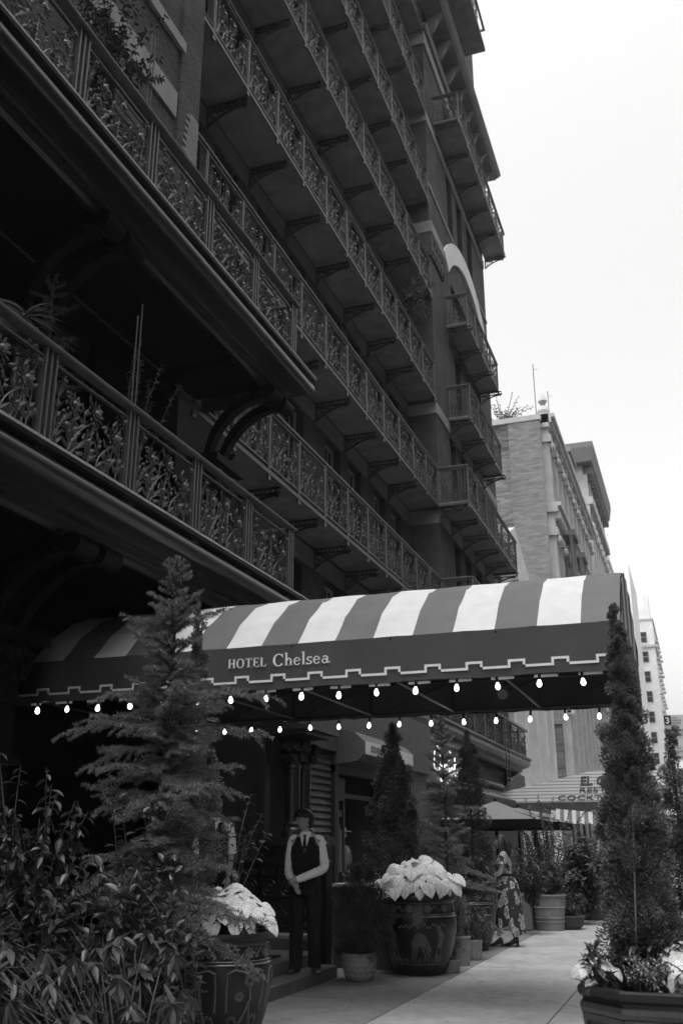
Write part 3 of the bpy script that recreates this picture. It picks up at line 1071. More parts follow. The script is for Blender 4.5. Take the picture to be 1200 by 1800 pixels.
ST = thing('entrance_steps', (-5.6, 10, 0), 'brown stone entrance steps with a black doormat below the awning', 'steps')
MB().prism([(-4.36, 0), (-4.36, .125), (-4.375, .14), (-7.25, .14), (-7.25, 0)][::-1], 'y', 6.2, 12.05).build('step', 'step', ST)
MB().prism([(-4.62, .142), (-4.62, .27), (-4.635, .285), (-7.25, .285), (-7.25, .142)][::-1], 'y', 6.2, 12.02).build('step', 'step', ST)
MB().box(-6.9, -4.78, 9.3, 11.3, .289, .306).build('doormat', 'rubber', ST)
MB().box(-7.25, -6.6, 8.6, 13.5, .285, .43).build('step', 'step', ST)
FN = thing('cast_iron_fence', (-5.9, 12.3, 0), 'black cast iron fence on a pale stone kerb behind the doorman', 'fence')
MB().box(-7.2, -4.75, 12.16, 12.48, 0, .40).build('stone_kerb', 'step', FN)
MB().box(-7.2, -4.73, 12.14, 12.50, .402, .44).build('coping', 'step_edge', FN)
b = MB()
for (z0, z1) in ((1.22, 1.30), (.50, .54), (.86, .89), (1.12, 1.15), (.62, .65)):
    MB().box(-7.2, -4.7, 12.28, 12.34, z0, z1).build('rail', 'iron_gloss', FN)
orn = MB()
for i in range(5):
    for j in range(2):
        pass
ring = MB()
def ringtube(bm, c, r, t, axis='y', n=14):
    bm.tube([(c[0] + r * math.cos(2 * PI * k / n), c[1], c[2] + r * math.sin(2 * PI * k / n)) for k in range(n + 1)], t, 5, cap=False)
un = MB()
ringtube(un, (.13, 0, .98), .10, .017)
ringtube(un, (.13, 0, .98), .045, .013)
for s in (-1, 1):
    un.tube([(.13, 0, .66), (.13 + s * .08, 0, .74), (.13 + s * .10, 0, .82), (.13, 0, .87)], .014, 5)
    un.tube([(.13 + s * .1, 0, .54), (.13 + s * .03, 0, .58), (.13, 0, .64)], .012, 5)
un.box(-.012, .012, -.014, .014, .44, 1.22)
un.ball((.0, 0, .76), (.03, .03, .05), 6, 5)
for k in range(3):
    un.ball((.05 + k * .08, 0, 1.185), (.024, .024, .024), 6, 4)
UN = un.mesh('fence_panel', 'iron_gloss', 40)
for i in range(9):
    link_mesh('fence_panel', UN, FN, Vector((-7.12 + i * .265, 12.31, 0)) - BASE[FN.name])
npst = MB()
npst.box(-4.76, -4.56, 12.2, 12.42, 0, 1.28)
npst.lathe((-4.66, 12.31, 0), [(.1, 1.28), (.13, 1.31), (.07, 1.35), (.05, 1.38)], 14)
npst.ball((-4.66, 12.31, 1.47), .105, 16, 10)
npst.build('newel_post', 'iron_gloss', FN, smooth=40)

# twin columns right of the entrance with their pedestal
TC = thing('portal_columns', (-5.45, 13.4, 0), 'pair of slim dark columns with carved capitals between the entrance and the shop', 'columns')
for y in (13.2, 13.62):
    column(TC, -5.45, y, 1.62, 3.0, .11)
b = MB()
b.box(-5.75, -5.12, 12.85, 13.95, 0, 1.5)
b.box(-5.80, -5.07, 12.8, 14.0, 1.5, 1.58)
b.box(-5.77, -5.10, 12.83, 13.97, 1.58, 1.62)
b.build('pedestal', 'iron', TC)
b = MB()
b.box(-5.8, -5.12, 12.85, 13.95, 3.0, 3.06)
b.box(-5.9, -5.05, 12.78, 14.05, 3.06, 3.13)
b.build('abacus', 'iron', TC)
MB().prism([(12.9, 3.13), (12.9, 4.4), (14.9, 4.4), (14.3, 4.1), (13.95, 3.6), (13.9, 3.13)], 'x', -5.75, -5.25).build('arch_springer', 'iron', TC)
MB().box(-5.85, -5.75, 12.9, 13.1, .44, 3.0).build('backing_pilaster', 'iron', TC)

# souvenir shop with slatted shutters
SH = thing('shop_front', (-5.6, 16.4, 0), 'small dark shop with slatted shutters and a lit sign hood beside the columns', 'shop')
b = MB()
b.box(-7.3, -5.62, 13.96, 15.3, 0, 2.95)
b.box(-7.3, -5.62, 17.5, 21.3, 0, 2.95)
b.box(-7.3, -6.9, 15.3, 17.5, 0, 2.95)
b.box(-7.3, -5.5, 14.0, 21.3, 2.95, 4.0)
b.build('shell', 'hood', SH)
SLAT = MB().add(((0, 0, 0), (0, 1, 0), (.035, 1, .02), (.035, 0, .02), (0, 0, .1), (0, 1, .1)), ((0, 1, 2, 3), (3, 2, 5, 4), (0, 3, 4), (1, 5, 2))).mesh('shutter_slat', 'hood')
for k in range(18):
    o = link_mesh('shutter_slat', SLAT, SH, Vector((-5.615, 14.05, 1.05 + k * .105)) - BASE[SH.name], scale=(1, 1.1, 1))
for k in range(17):
    o = link_mesh('shutter_slat', SLAT, SH, Vector((-5.615, 17.75, 1.05 + k * .105)) - BASE[SH.name], scale=(1, 1.9, 1))
b = MB()
for (y0, y1) in ((15.16, 15.34), (17.42, 17.56)):
    b.box(-5.66, -5.52, y0, y1, 0, 2.75)
b.box(-5.66, -5.50, 15.16, 17.56, 2.62, 2.78)
b.box(-5.66, -5.56, 15.35, 15.75, 2.2, 2.55)
b.box(-5.64, -5.58, 15.72, 15.80, 0, 2.3)
b.box(-5.64, -5.58, 15.8, 17.4, 2.25, 2.32)
b.build('door_frame', 'signpost', SH)
hd = MB()
hd.prism([(-5.62, 2.74), (-5.15, 2.80), (-5.05, 2.9), (-5.05, 3.12), (-5.2, 3.26), (-5.62, 3.34)], 'y', 15.2, 18.2)
HO = hd.build('hood', 'hood', SH)
fc = MB().box(-5.048, -5.035, 15.3, 18.12, 2.91, 3.12).build('sign_face', 'sign_white', SH)
tm = text_mesh('SOUVENIRS OF NEW YORK', .15, .002, .003, 1.0)
tm.materials.append(MT['roofcanvas'])
o = link_mesh('lettering', tm, fc, Vector((-5.03, 15.55, 2.955)) - BASE[SH.name], (PI / 2, 0, PI / 2))
b = MB()
b.box(-5.615, -5.60, 15.37, 15.72, 1.1, 1.75); b.box(-5.615, -5.60, 15.37, 15.72, 1.95, 2.05)
b.build('notice', 'roofcanvas', SH)
b = MB()
b.box(-6.3, -6.28, 16.15, 16.9, 1.05, 1.62)
b.build('poster', 'poster', SH)
b = MB()
for (y0, y1, z0, z1) in ((16.2, 16.42, 1.32, 1.56), (16.5, 16.65, 1.4, 1.55), (16.68, 16.85, 1.26, 1.4), (16.22, 16.4, 1.1, 1.22)):
    b.box(-6.275, -6.27, y0, y1, z0, z1)
b.build('poster_print', 'sign_black', SH)
b = MB().add(((-6.4, 16.5, 2.3), (-6.4, 16.95, 2.3), (-6.4, 16.95, 2.1)), ((0, 1, 2),))
b.box(-6.2, -6.18, 16.72, 16.95, 1.72, 1.9)
b.build('card', 'poster', SH)

# neon restaurant sign
NS = thing('neon_sign', (-5.75, 23, 3.4), 'large panel sign with white handwritten neon tubes above the restaurant front', 'neon sign')
MB().box(-6.0, -5.86, 20.8, 25.6, 2.85, 3.85).build('panel', 'hood', NS)
MB().box(-6.02, -5.80, 20.7, 25.7, 3.85, 3.93).build('top_edge', 'frame', NS)
def script_strokes():
    E_ = [[(.62, .92), (.45, 1.0), (.22, .92), (.18, .72), (.40, .62), (.16, .52), (.05, .28), (.18, .08), (.42, .06), (.62, .2)]]
    l_ = [[(.80, .10), (.95, .5), (1.10, .95), (1.0, 1.05), (.88, .8), (.78, .3), (.84, .05), (1.0, .1)]]
    Q_ = [[(2.0, .9), (1.75, 1.0), (1.5, .75), (1.42, .35), (1.55, .05), (1.85, .08), (2.05, .4), (2.05, .75), (1.85, .95)], [(1.65, .2), (1.9, .0), (2.15, -.12)]]
    u_ = [[(2.2, .45), (2.2, .15), (2.32, .08), (2.45, .2), (2.48, .45), (2.48, .15), (2.6, .08)]]
    i_ = [[(2.7, .45), (2.68, .15), (2.8, .08)], [(2.74, .6), (2.75, .63)]]
    j_ = [[(2.95, .45), (2.95, -.1), (2.82, -.25), (2.75, -.12), (3.0, .1)], [(2.97, .6), (2.98, .63)]]
    o_ = [[(3.3, .42), (3.15, .35), (3.12, .15), (3.25, .06), (3.38, .2), (3.34, .4), (3.3, .42)]]
    t_ = [[(3.62, .8), (3.55, .2), (3.68, .06)], [(3.45, .5), (3.75, .55)]]
    e_ = [[(3.82, .22), (4.0, .35), (3.92, .46), (3.82, .3), (3.88, .08), (4.08, .12)]]
    return E_ + l_ + Q_ + u_ + i_ + j_ + o_ + t_ + e_
for s in script_strokes():
    for off, m in ((0, 'neon'), (.06, 'neon')):
        nb = MB().tube([(-5.82, 21.35 + x * .98 + off, 3.08 + z * .66 + off * .3) for (x, z) in s], .006, 5)
        nb.build('neon_tube', m, NS)
for (t_, y, z) in (('RESTAURANT', 23.4, 2.95), ('Bar', 24.4, 3.66)):
    tm = text_mesh(t_, .13, .003)
    tm.materials.append(MT['neon'])
    link_mesh('neon_word', tm, NS, Vector((-5.83, y, z)) - BASE[NS.name], (PI / 2, 0, PI / 2))
sb = MB()
for k in range(12):
    sb.ball((-5.85, 21 + k * .32, 4.0), .022, 6, 4)
sb.build('small_bulbs', 'neon_dim', NS)

# second porch further along, its cornice, rail and arch
def porch2():
    zl = 4.42
    b = MB().box(-7.3, -6.2, 18.6, 36.0, zl - .35, zl - .1)
    P = b.build('porch', 'blackwood_shade', HB)
    prof = [(-.42, zl - .5), (-.30, zl - .46), (-.28, zl - .36), (-.12, zl - .30), (-.02, zl - .2), (-.04, zl - .08), (.03, zl - .05), (.03, zl - .01), (-.42, zl - .01)]
    MB().sweep([(-5.65, 18.6), (-5.65, 36.3), (-7.0, 36.3)], prof).build('cornice', 'iron_lit', P)
    MB().sweep([(-5.65, 18.6), (-5.65, 36.3), (-7.0, 36.3)], [(-.1, zl + .001), (.012, zl + .001), (.012, zl + .014), (-.1, zl + .014)]).build('lip', 'step_edge', P)
    MB().sweep([(-5.7, 18.6), (-5.7, 35.9), (-7.0, 35.9)], [(-.06, zl + .93), (.05, zl + .93), (.05, zl + 1.0), (-.06, zl + 1.0)]).build('handrail', 'iron_lit', P)
    for i in range(11):
        child(P, 'floral_panel', PANEL_P, (-5.74, 19.8 + i * 1.46, zl + .02))
        child(P, 'post', POST_P, (-5.72, 19.71 + i * 1.46, zl))
    MB().prism([(-7.2, 2.4), (-7.2, 3.9), (-5.95, 3.9), (-6.2, 3.75), (-6.6, 3.3), (-6.75, 2.4)], 'y', 35.3, 35.8).build('rib', 'iron_gloss', P)
    MB().tube([(-6.35, 28.5, 3.35), (-6.35, 34.0, 3.35)], .1, 8).build('pipe', 'iron_lit', P)
porch2()
LAD = thing('metal_ladder', (-5.55, 31.0, 3.9), 'narrow metal drop ladder hanging from the second porch cornice', 'ladder')
b = MB()
b.box(-5.56, -5.53, 30.72, 30.77, 3.35, 6.1); b.box(-5.56, -5.53, 31.22, 31.27, 3.35, 6.1)
b.build('side_rail', 'iron', LAD)
RG = MB().box(0, .02, 0, .45, 0, .025).mesh('rung', 'iron')
for k in range(9):
    link_mesh('rung', RG, LAD, Vector((-5.555, 30.77, 3.45 + k * .29)) - BASE[LAD.name])
# restaurant ground front
RF = MB()
RF.box(-7.4, -6.05, 21.3, 36.0, 0, 2.85)
RF.box(-7.4, -6.5, 25.6, 39.85, 2.85, 4.06)
RF.build('restaurant_front', 'hood', HB)
gf = MB().box(-7.35, -7.02, 36.01, 39.84, 0, 4.0).build('ground_floor_wall', 'blackwood_shade', HB)
gf = MB().box(-7.35, -7.02, -6, 7.0, 0, 4.0).build('ground_floor_wall', 'blackwood_shade', HB)
# ================================================================== striped entrance awning
AX0, AX1, AY0, AY1 = -7.05, -.52, 9.13, 11.81
AW = thing('striped_awning', (-3.8, 10.47, 3.0), 'long striped barrel awning lettered with the hotel name, hung with bulbs', 'awning')
half = [(9.13, 3.48), (9.45, 3.80), (9.85, 4.08), (10.18, 4.21)]
prof = half + [(10.47, 4.25)] + [(2 * 10.47 - y, z) for (y, z) in half[::-1]]
pitch = .408
edges = []
xb = -.88
e = [AX1, xb]
while e[-1] - pitch > AX0:
    e.append(e[-1] - pitch)
e.append(AX0)
q = random.Random(4)
for i in range(len(e) - 1):
    x1, x0 = e[i], e[i + 1]
    b = MB()
    nx = 4
    vs_, fs_ = [], []
    P2 = []
    for j in range(len(prof) - 1):
        for s in range(3):
            f = s / 3
            y = prof[j][0] + (prof[j + 1][0] - prof[j][0]) * f
            z = prof[j][1] + (prof[j + 1][1] - prof[j][1]) * f
            P2.append((y, z, f))
    P2.append((*prof[-1], 0))
    for a in range(nx + 1):
        x = x0 + (x1 - x0) * a / nx
        for (y, z, f) in P2:
            sag = -.012 * math.sin(PI * f) * (.6 + .4 * math.sin(x * 4.1 + y * 3)) + .004 * math.sin(x * 9 + y * 7)
            vs_.append((x, y, z + sag))
    n = len(P2)
    for a in range(nx):
        for j in range(n - 1):
            fs_.append((a * n + j, (a + 1) * n + j, (a + 1) * n + j + 1, a * n + j + 1))
    b.add(vs_, fs_)
    b.build('canvas_stripe', 'canvas_red' if i % 2 == 0 else 'canvas_white', AW, smooth=25)
# front end: upright stripes below the barrel
def ztop(y):
    for j in range(len(prof) - 1):
        if prof[j][0] <= y <= prof[j + 1][0]:
            f = (y - prof[j][0]) / (prof[j + 1][0] - prof[j][0])
            return prof[j][1] + f * (prof[j + 1][1] - prof[j][1])
    return prof[0][1]
for k in range(8):
    ya, yb = AY0 + (AY1 - AY0) * k / 8, AY0 + (AY1 - AY0) * (k + 1) / 8
    ym = (ya + yb) / 2
    MB().add(((AX1, ya, 3.48), (AX1, yb, 3.48), (AX1 + .005, yb, ztop(yb)), (AX1 + .02, ym, ztop(ym)), (AX1 + .005, ya, ztop(ya))), ((0, 1, 2, 3, 4),)).build('front_stripe', 'canvas_white' if k % 2 == 0 else 'canvas_red', AW)
VZ = 3.03
def valance(p0, p1, label=None):
    """dark cloth strip from z 3.03 to 3.48 along p0-p1, a little wavy"""
    b = MB()
    n = 40
    vs_, fs_ = [], []
    d = Vector((p1[0] - p0[0], p1[1] - p0[1], 0))
    nr = Vector((d.y, -d.x, 0)).normalized()
    for i in range(n + 1):
        f = i / n
        for j, z in enumerate((VZ, 3.18, 3.33, 3.48)):
            w = .006 * math.sin(f * n * .9) * (1 - j / 3)
            dz = (.006 * math.sin(f * 37) - .004 * abs(math.sin(f * PI * 6))) if j == 0 else 0
            vs_.append((p0[0] + d.x * f + nr.x * w, p0[1] + d.y * f + nr.y * w, z + dz))
    for i in range(n):
        for j in range(3):
            fs_.append((i * 4 + j, (i + 1) * 4 + j, (i + 1) * 4 + j + 1, i * 4 + j + 1))
    b.add(vs_, fs_)
    return b.build('valance', 'canvas_dark', AW)
V1 = valance((AX0, AY0), (AX1, AY0))
valance((AX1, AY0), (AX1, AY1))
valance((AX1, AY1), (AX0, AY1))
# battlement braid on the near valance
w = .024
yv0, yv1 = AY0 - .012, AY0 - .008
hi, lo = 3.178, 3.098
bb = MB()
x = -.60
while x > AX0 + .12:
    bb.box(x - .165, x, yv0, yv1, hi - w, hi)
    bb.box(x - w, x, yv0, yv1, lo + w, hi - w)
    bb.box(x - .165, x - .165 + w, yv0, yv1, lo + w, hi - w)
    bb.box(x - .408 - w * .0, x - .165 + w, yv0, yv1, lo, lo + w)
    x -= .408
bb.box(-.60 - w, -.53, yv0, yv1, lo, lo + w)
bb.build('braid', 'trim_white', AW)
x = -.72
while x > AX0 + .12:
    MB().box(x - .22, x, AY0 + .03, AY0 + .034, 3.0, 3.026).build('inner_braid', 'trim_white', AW)
    x -= .408
# frame tubes under the canopy
b = MB()
for (y, z) in ((9.2, 3.06), (11.75, 3.06), (11.75, 3.42), (9.2, 3.42)):
    b.tube([(AX0, y, z), (AX1 - .05, y, z)], .018, 6)
for k in range(7):
    x = -.62 - k * 1.06
    b.tube([(x, 9.2, 3.06), (x, 11.75, 3.06)], .014, 5)
    b.tube([(x, 11.75, 3.06), (x, 11.75, 3.42)], .014, 5)
    b.tube([(x, 11.75, 3.42), (x - 1.0, 11.75, 3.06)], .010, 5)
    b.tube([(x, y_, z_) for (y_, z_) in [(yy, zz - .03) for (yy, zz) in prof]] if False else [(x, yy, zz - .03) for (yy, zz) in prof], .014, 5)
for (x, y) in ((-.62, 9.2), (-.62, 11.75)):
    b.tube([(x, y, 0), (x, y, 3.06)], .03, 8)
b.build('frame', 'steel', AW)
lamp = MB().tube([(-2.05, 11.5, 3.22), (-2.05, 11.35, 3.18)], [.075, .085], 14)
lamp.tube([(-2.05, 11.5, 3.25), (-2.05, 11.6, 3.4)], .012, 5)
LP = lamp.build('spot_lamp', 'steel', AW, smooth=40)
MB().tube([(-2.05, 11.349, 3.18), (-2.05, 11.346, 3.179)], .06, 14).build('lens', 'frame', LP)

# lettering on the valance: cut serif letters
def serif_letters():
    G = {}
    t, th, s = .19, .09, .07     # stem, hairline, serif height (em = cap height)
    def st(x, y0=0, y1=1, w=t):
        return [('r', x, y0, x + w, y1)]
    def sf(x, y, w, h=s):
        return [('r', x, y, x + w, y + h)]
    G['H'] = (st(.06) + st(.60) + [('r', .25, .46, .60, .46 + th)] + sf(.0, 0, .31) + sf(.54, 0, .31) + sf(0, 1 - s, .31) + sf(.54, 1 - s, .31), .92)
    G['O'] = ([('a', .46, .5, .46, .52, 0, 360, t, th)], .98)
    G['T'] = (st(.31) + [('r', 0, 1 - th, .81, 1)] + sf(.22, 0, .37) + [('p', (0, 1), (.07, 1), (.05, .74), (0, .74)), ('p', (.81, 1), (.74, 1), (.76, .74), (.81, .74))], .86)
    G['E'] = (st(.06) + [('r', .06, 1 - th, .66, 1), ('r', .06, 0, .68, th), ('r', .2, .46, .5, .46 + th)] + sf(0, 0, .3) + sf(0, 1 - s, .3) + [('p', (.66, 1), (.59, 1), (.61, .78), (.66, .78)), ('p', (.70, 0), (.61, 0), (.65, .26), (.70, .26)), ('r', .46, .38, .52, .62)], .78)
    G['L'] = (st(.06) + [('r', .06, 0, .66, th)] + sf(0, 0, .3) + sf(0, 1 - s, .31) + [('p', (.68, 0), (.59, 0), (.63, .28), (.68, .28))], .74)
    G['C'] = ([('a', .5, .5, .5, .52, 48, 318, t * 1.05, th), ('p', (.80, .98), (.87, .98), (.87, .66), (.80, .72))], .98)
    x = .62
    G['h'] = (st(.05, 0, 1.05, .16) + [('r', .44, 0, .60, .42), ('a', .37, .36, .23, .27, 0, 160, .15, .10)] + sf(0, 0, .26) + sf(.38, 0, .28) + sf(-.02, 1.0, .2, .06), .70)
    G['e'] = ([('a', .30, .31, .30, .33, 60, 330, .15, .09), ('a', .30, .31, .30, .33, 0, 75, .13, .09), ('p', (.10, .27), (.10, .34), (.59, .44), (.59, .35))], .66)
    G['l'] = (st(.05, 0, 1.05, .16) + sf(-.01, 0, .28) + sf(-.03, 1.0, .2, .06), .32)
    G['s'] = ([('a', .24, .46, .22, .17, 30, 270, .12, .09), ('a', .24, .17, .24, .17, -150, 90, .13, .09), ('r', .40, .46, .46, .63), ('r', .0, .0, .06, .18)], .52)
    G['a'] = ([('a', .24, .20, .24, .21, 20, 340, .13, .09), ('r', .40, .06, .55, .46), ('a', .30, .44, .24, .19, 0, 155, .14, .09), ('p', (.42, .08), (.5, .0), (.74, .08), (.72, .14), (.55, .12))], .74)
    return G
def write_serif(b, text, x, z, h, G, y0, y1, track=.06):
    for ch in text:
        sh, adv = G[ch]
        for it in sh:
            if it[0] == 'r':
                b.box(x + it[1] * h, x + it[3] * h, y0, y1, z + it[2] * h, z + it[4] * h)
            elif it[0] == 'p':
                b.prism([(x + p[0] * h, z + p[1] * h) for p in it[1:]], 'y', y0, y1)
            else:
                _, cx, cy, rx, ry, a0, a1, tk, tn = it
                n = 18
                vs_, fs_ = [], []
                for i in range(n + 1):
                    a = math.radians(a0 + (a1 - a0) * i / n)
                    tt = tn + (tk - tn) * abs(math.cos(a)) ** 1.3
                    for (k, yy) in ((0, y0), (tt, y0), (tt, y1), (0, y1)):
                        vs_.append((x + (cx + (rx - k) * math.cos(a)) * h, yy, z + (cy + (ry - k * .8) * math.sin(a)) * h))
                for i in range(n):
                    for s_ in range(4):
                        s2 = (s_ + 1) % 4
                        fs_.append((i * 4 + s_, i * 4 + s2, i * 4 + 4 + s2, i * 4 + 4 + s_))
                b.add(vs_, fs_)
        x += (adv + track) * h
    return x
G = serif_letters()
b = MB()
xe = write_serif(b, 'HOTEL', -4.515, 3.262, .097, G, AY0 - .014, AY0 - .010)
xe2 = write_serif(b, 'Chelsea', -4.005, 3.255, .128, G, AY0 - .014, AY0 - .010)
b.build('lettering', 'trim_white', V1)

# strings of bulbs below both edges
def bulb_meshes():
    s = MB().lathe((0, 0, 0), [(.012, .075), (.017, .07), (.017, .02), (.013, .0)], 8)
    g_ = MB().lathe((0, 0, 0), [(.011, 0), (.016, -.010), (.027, -.038), (.029, -.053), (.023, -.072), (.011, -.083), (.002, -.085)], 12)
    return s.mesh('socket', 'socket', 40), g_.mesh('bulb', 'bulb', 60)
SKT, BLB = bulb_meshes()
def light_string(y, x0, pitch_, n, label):
    L = thing('light_string', (x0, y, 3.0), label, 'string lights', 'strings of bulbs along the awning edges')
    w_ = MB()
    pts = []
    for k in range(n):
        pts.append((x0 - k * pitch_, y, 3.045))
        pts.append((x0 - (k + .5) * pitch_, y, 3.025))
    w_.tube(pts, .006, 4)
    w_.build('wire', 'socket', L)
    for k in range(n):
        d = q.uniform(-.008, .008)
        bo = link_mesh('bulb', BLB, L, (-k * pitch_ + d, 0, -.028 + q.uniform(-.006, .006)), (q.uniform(-.14, .14), q.uniform(-.14, .14), 0), q.uniform(.80, .9))
        link_mesh('socket', SKT, bo)
light_string(AY0 + .02, -.90, .3985, 16, 'string of lit bulbs under the near, lettered edge of the awning')
light_string(AY1 - .02, -1.0, .405, 14, 'string of lit bulbs under the far edge of the awning')

# ================================================================== people
def loft(b, rings, n=18, cap=True):
    """rings: (cx, cy, z, rx, ry)"""
    vs_, fs_ = [], []
    for (cx, cy, z, rx, ry) in rings:
        for k in range(n):
            t = 2 * PI * k / n
            c, s = math.cos(t), math.sin(t)
            e_ = .85
            vs_.append((cx + rx * math.copysign(abs(c) ** e_, c), cy + ry * math.copysign(abs(s) ** e_, s), z))
    for i in range(len(rings) - 1):
        for k in range(n):
            k2 = (k + 1) % n
            fs_.append((i * n + k, i * n + k2, (i + 1) * n + k2, (i + 1) * n + k))
    if cap:
        fs_ += [tuple(range(n))[::-1], tuple((len(rings) - 1) * n + k for k in range(n))]
    return b.add(vs_, fs_)

def smooth_path(pts, rad, sub=3):
    P, R = [], []
    n = len(pts)
    for i in range(n - 1):
        p0, p1, p2, p3 = (Vector(pts[max(i - 1, 0)]), Vector(pts[i]), Vector(pts[i + 1]), Vector(pts[min(i + 2, n - 1)]))
        for s in range(sub):
            t = s / sub
            P.append(.5 * ((2 * p1) + (p2 - p0) * t + (2 * p0 - 5 * p1 + 4 * p2 - p3) * t * t + (3 * p1 - p0 - 3 * p2 + p3) * t ** 3))
            R.append(rad[i] + (rad[i + 1] - rad[i]) * t)
    P.append(Vector(pts[-1])); R.append(rad[-1])
    return P, R

def head_geo(b, c, yaw, pitch=0., s=1., ears=True):
    """head with brow, nose, lips, chin and ears; face along local -y turned by yaw about z; c = centre of the skull"""
    n, m = 22, 18
    vs_, fs_ = [], []
    Rz = Matrix.Rotation(yaw, 3, 'Z') @ Matrix.Rotation(pitch, 3, 'X')
    for i in range(m + 1):
        ph = PI * i / m
        z = -math.cos(ph)
        for k in range(n):
            t = 2 * PI * k / n
            r = math.sin(ph)
            x, y = r * math.cos(t), r * math.sin(t)
            X, Y, Z = x * .075, y * .095, z * .115
            if Z < -.01:                                   # narrow to the chin
                f = min(1, (-Z - .01) / .1)
                X *= 1 - .35 * f
                Y = Y * (1 - .25 * f) - .018 * f
            front = max(0, -y) ** 2 * max(0, 1 - abs(x) * 1.1)
            if y < 0:
                nose = math.exp(-((Z + .022) / .018) ** 2) * math.exp(-(x / .22) ** 2)
                brid = math.exp(-((Z + .0) / .025) ** 2) * math.exp(-(x / .16) ** 2)
                brow = math.exp(-((Z - .028) / .012) ** 2) * math.exp(-(x / .6) ** 2)
                eye = math.exp(-((Z - .008) / .012) ** 2) * (math.exp(-((x - .38) / .18) ** 2) + math.exp(-((x + .38) / .18) ** 2))
                lip = math.exp(-((Z + .058) / .010) ** 2) * math.exp(-(x / .3) ** 2)
                chin = math.exp(-((Z + .095) / .018) ** 2) * math.exp(-(x / .35) ** 2)
                Y -= .033 * nose + .010 * brid + .006 * brow + .007 * lip + .012 * chin - .009 * eye
            vs_.append(Vector(c) + Rz @ (Vector((X, Y, Z)) * s))
    for i in range(m):
        for k in range(n):
            k2 = (k + 1) % n
            fs_.append((i * n + k, i * n + k2, (i + 1) * n + k2, (i + 1) * n + k))
    b.add(vs_, fs_)
    if ears:
        for sx in (-1, 1):
            e_ = MB().ball((0, 0, 0), (.012, .022, .034), 8, 6)
            b.add([Vector(c) + Rz @ (Vector((sx * .076 + p[0], .012 + p[1], -.005 + p[2])) * s) for p in e_.v], e_.f)
    return Rz

def hair_geo(b, c, Rz, s=1., back=.0, fringe=.045, side=.0, lumps=.006, seed=1):
    """cap of hair over the skull, open at the face"""
    q_ = random.Random(seed)
    n, m = 22, 14
    vs_, fs_ = [], []
    for i in range(m + 1):
        for k in range(n):
            t = 2 * PI * k / n
            y = math.sin(t)
            lim = -.02 - side if y > .1 else (.035 - side if y > -.35 else fringe)
            if y > .1: lim = -.055 - back
            ph = (i / m)
            z = .128 - ph * (.128 - lim)
            r = math.sqrt(max(0., 1 - min(1, (max(z, -.02)) / .128) ** 2)) if z > -.02 else .98
            r = max(r, .02)
            wob = 1 + q_.uniform(-lumps, lumps) * 10
            vs_.append(Vector(c) + Rz @ (Vector((math.cos(t) * .085 * r * wob, (y * .107 * r) * wob + .004, z)) * s))
    for i in range(m):
        for k in range(n):
            k2 = (k + 1) % n
            fs_.append((i * n + k, i * n + k2, (i + 1) * n + k2, (i + 1) * n + k))
    b.add(vs_, fs_)

def hand_geo(b, wrist, direction, palm_n, curl=.5, s=1., thumb=1):
    """palm, four fingers of unequal length bent by curl, thumb leaving the side of the palm"""
    d = Vector(direction).normalized()
    nrm = Vector(palm_n)
    nrm = (nrm - d * nrm.dot(d)).normalized()
    sd_ = d.cross(nrm) * thumb
    w0 = Vector(wrist)
    b.tube([w0, w0 + d * .03 * s, w0 + d * .085 * s], [.024 * s, .034 * s, .036 * s], 8)
    for i, L in enumerate((.066, .075, .070, .054)):
        o = w0 + d * .085 * s + sd_ * (.027 - .018 * i) * s
        p1 = o + (d * math.cos(curl * .4) + nrm * math.sin(curl * .4)) * L * .5 * s
        p2 = p1 + (d * math.cos(curl * 1.1) + nrm * math.sin(curl * 1.1)) * L * .32 * s
        p3 = p2 + (d * math.cos(curl * 1.8) + nrm * math.sin(curl * 1.8)) * L * .25 * s
        b.tube([o - d * .02 * s, o, p1, p2, p3], [.0085 * s, .0092 * s, .0085 * s, .0075 * s, .005 * s], 6)
    o = w0 + d * .025 * s + sd_ * .028 * s
    b.tube([o, o + (d * .6 + sd_ * .75 + nrm * .2).normalized() * .035 * s, o + (d * .85 + sd_ * .45 + nrm * .4).normalized() * .066 * s], [.0115 * s, .0105 * s, .007 * s], 6)

def shoe_geo(b, ankle, toe_dir, L=.27, heel=0.):
    d = Vector(toe_dir).normalized()
    sd_ = Vector((-d.y, d.x, 0))
    A = Vector(ankle)
    secs = [(-.07, .036, .075), (-.03, .042, .10), (.03, .042, .085), (.09, .046, .058), (.15, .047, .045), (.19, .036, .036), (.205, .015, .025)]
    vs_, fs_ = [], []
    n = 10
    for (u, w, h) in secs:
        u *= L / .275
        for k in range(n):
            t = 2 * PI * k / n
            z = h / 2 + h / 2 * math.sin(t)
            p = A + d * u + sd_ * (w * math.copysign(abs(math.cos(t)) ** .6, math.cos(t)))
            vs_.append((p.x, p.y, A.z + max(z, 0) + heel * max(0, (.1 - u)) * 5))
    for i in range(len(secs) - 1):
        for k in range(n):
            k2 = (k + 1) % n
            fs_.append((i * n + k, i * n + k2, (i + 1) * n + k2, (i + 1) * n + k))
    fs_ += [tuple(range(n))[::-1], tuple((len(secs) - 1) * n + k for k in range(n))]
    b.add(vs_, fs_)

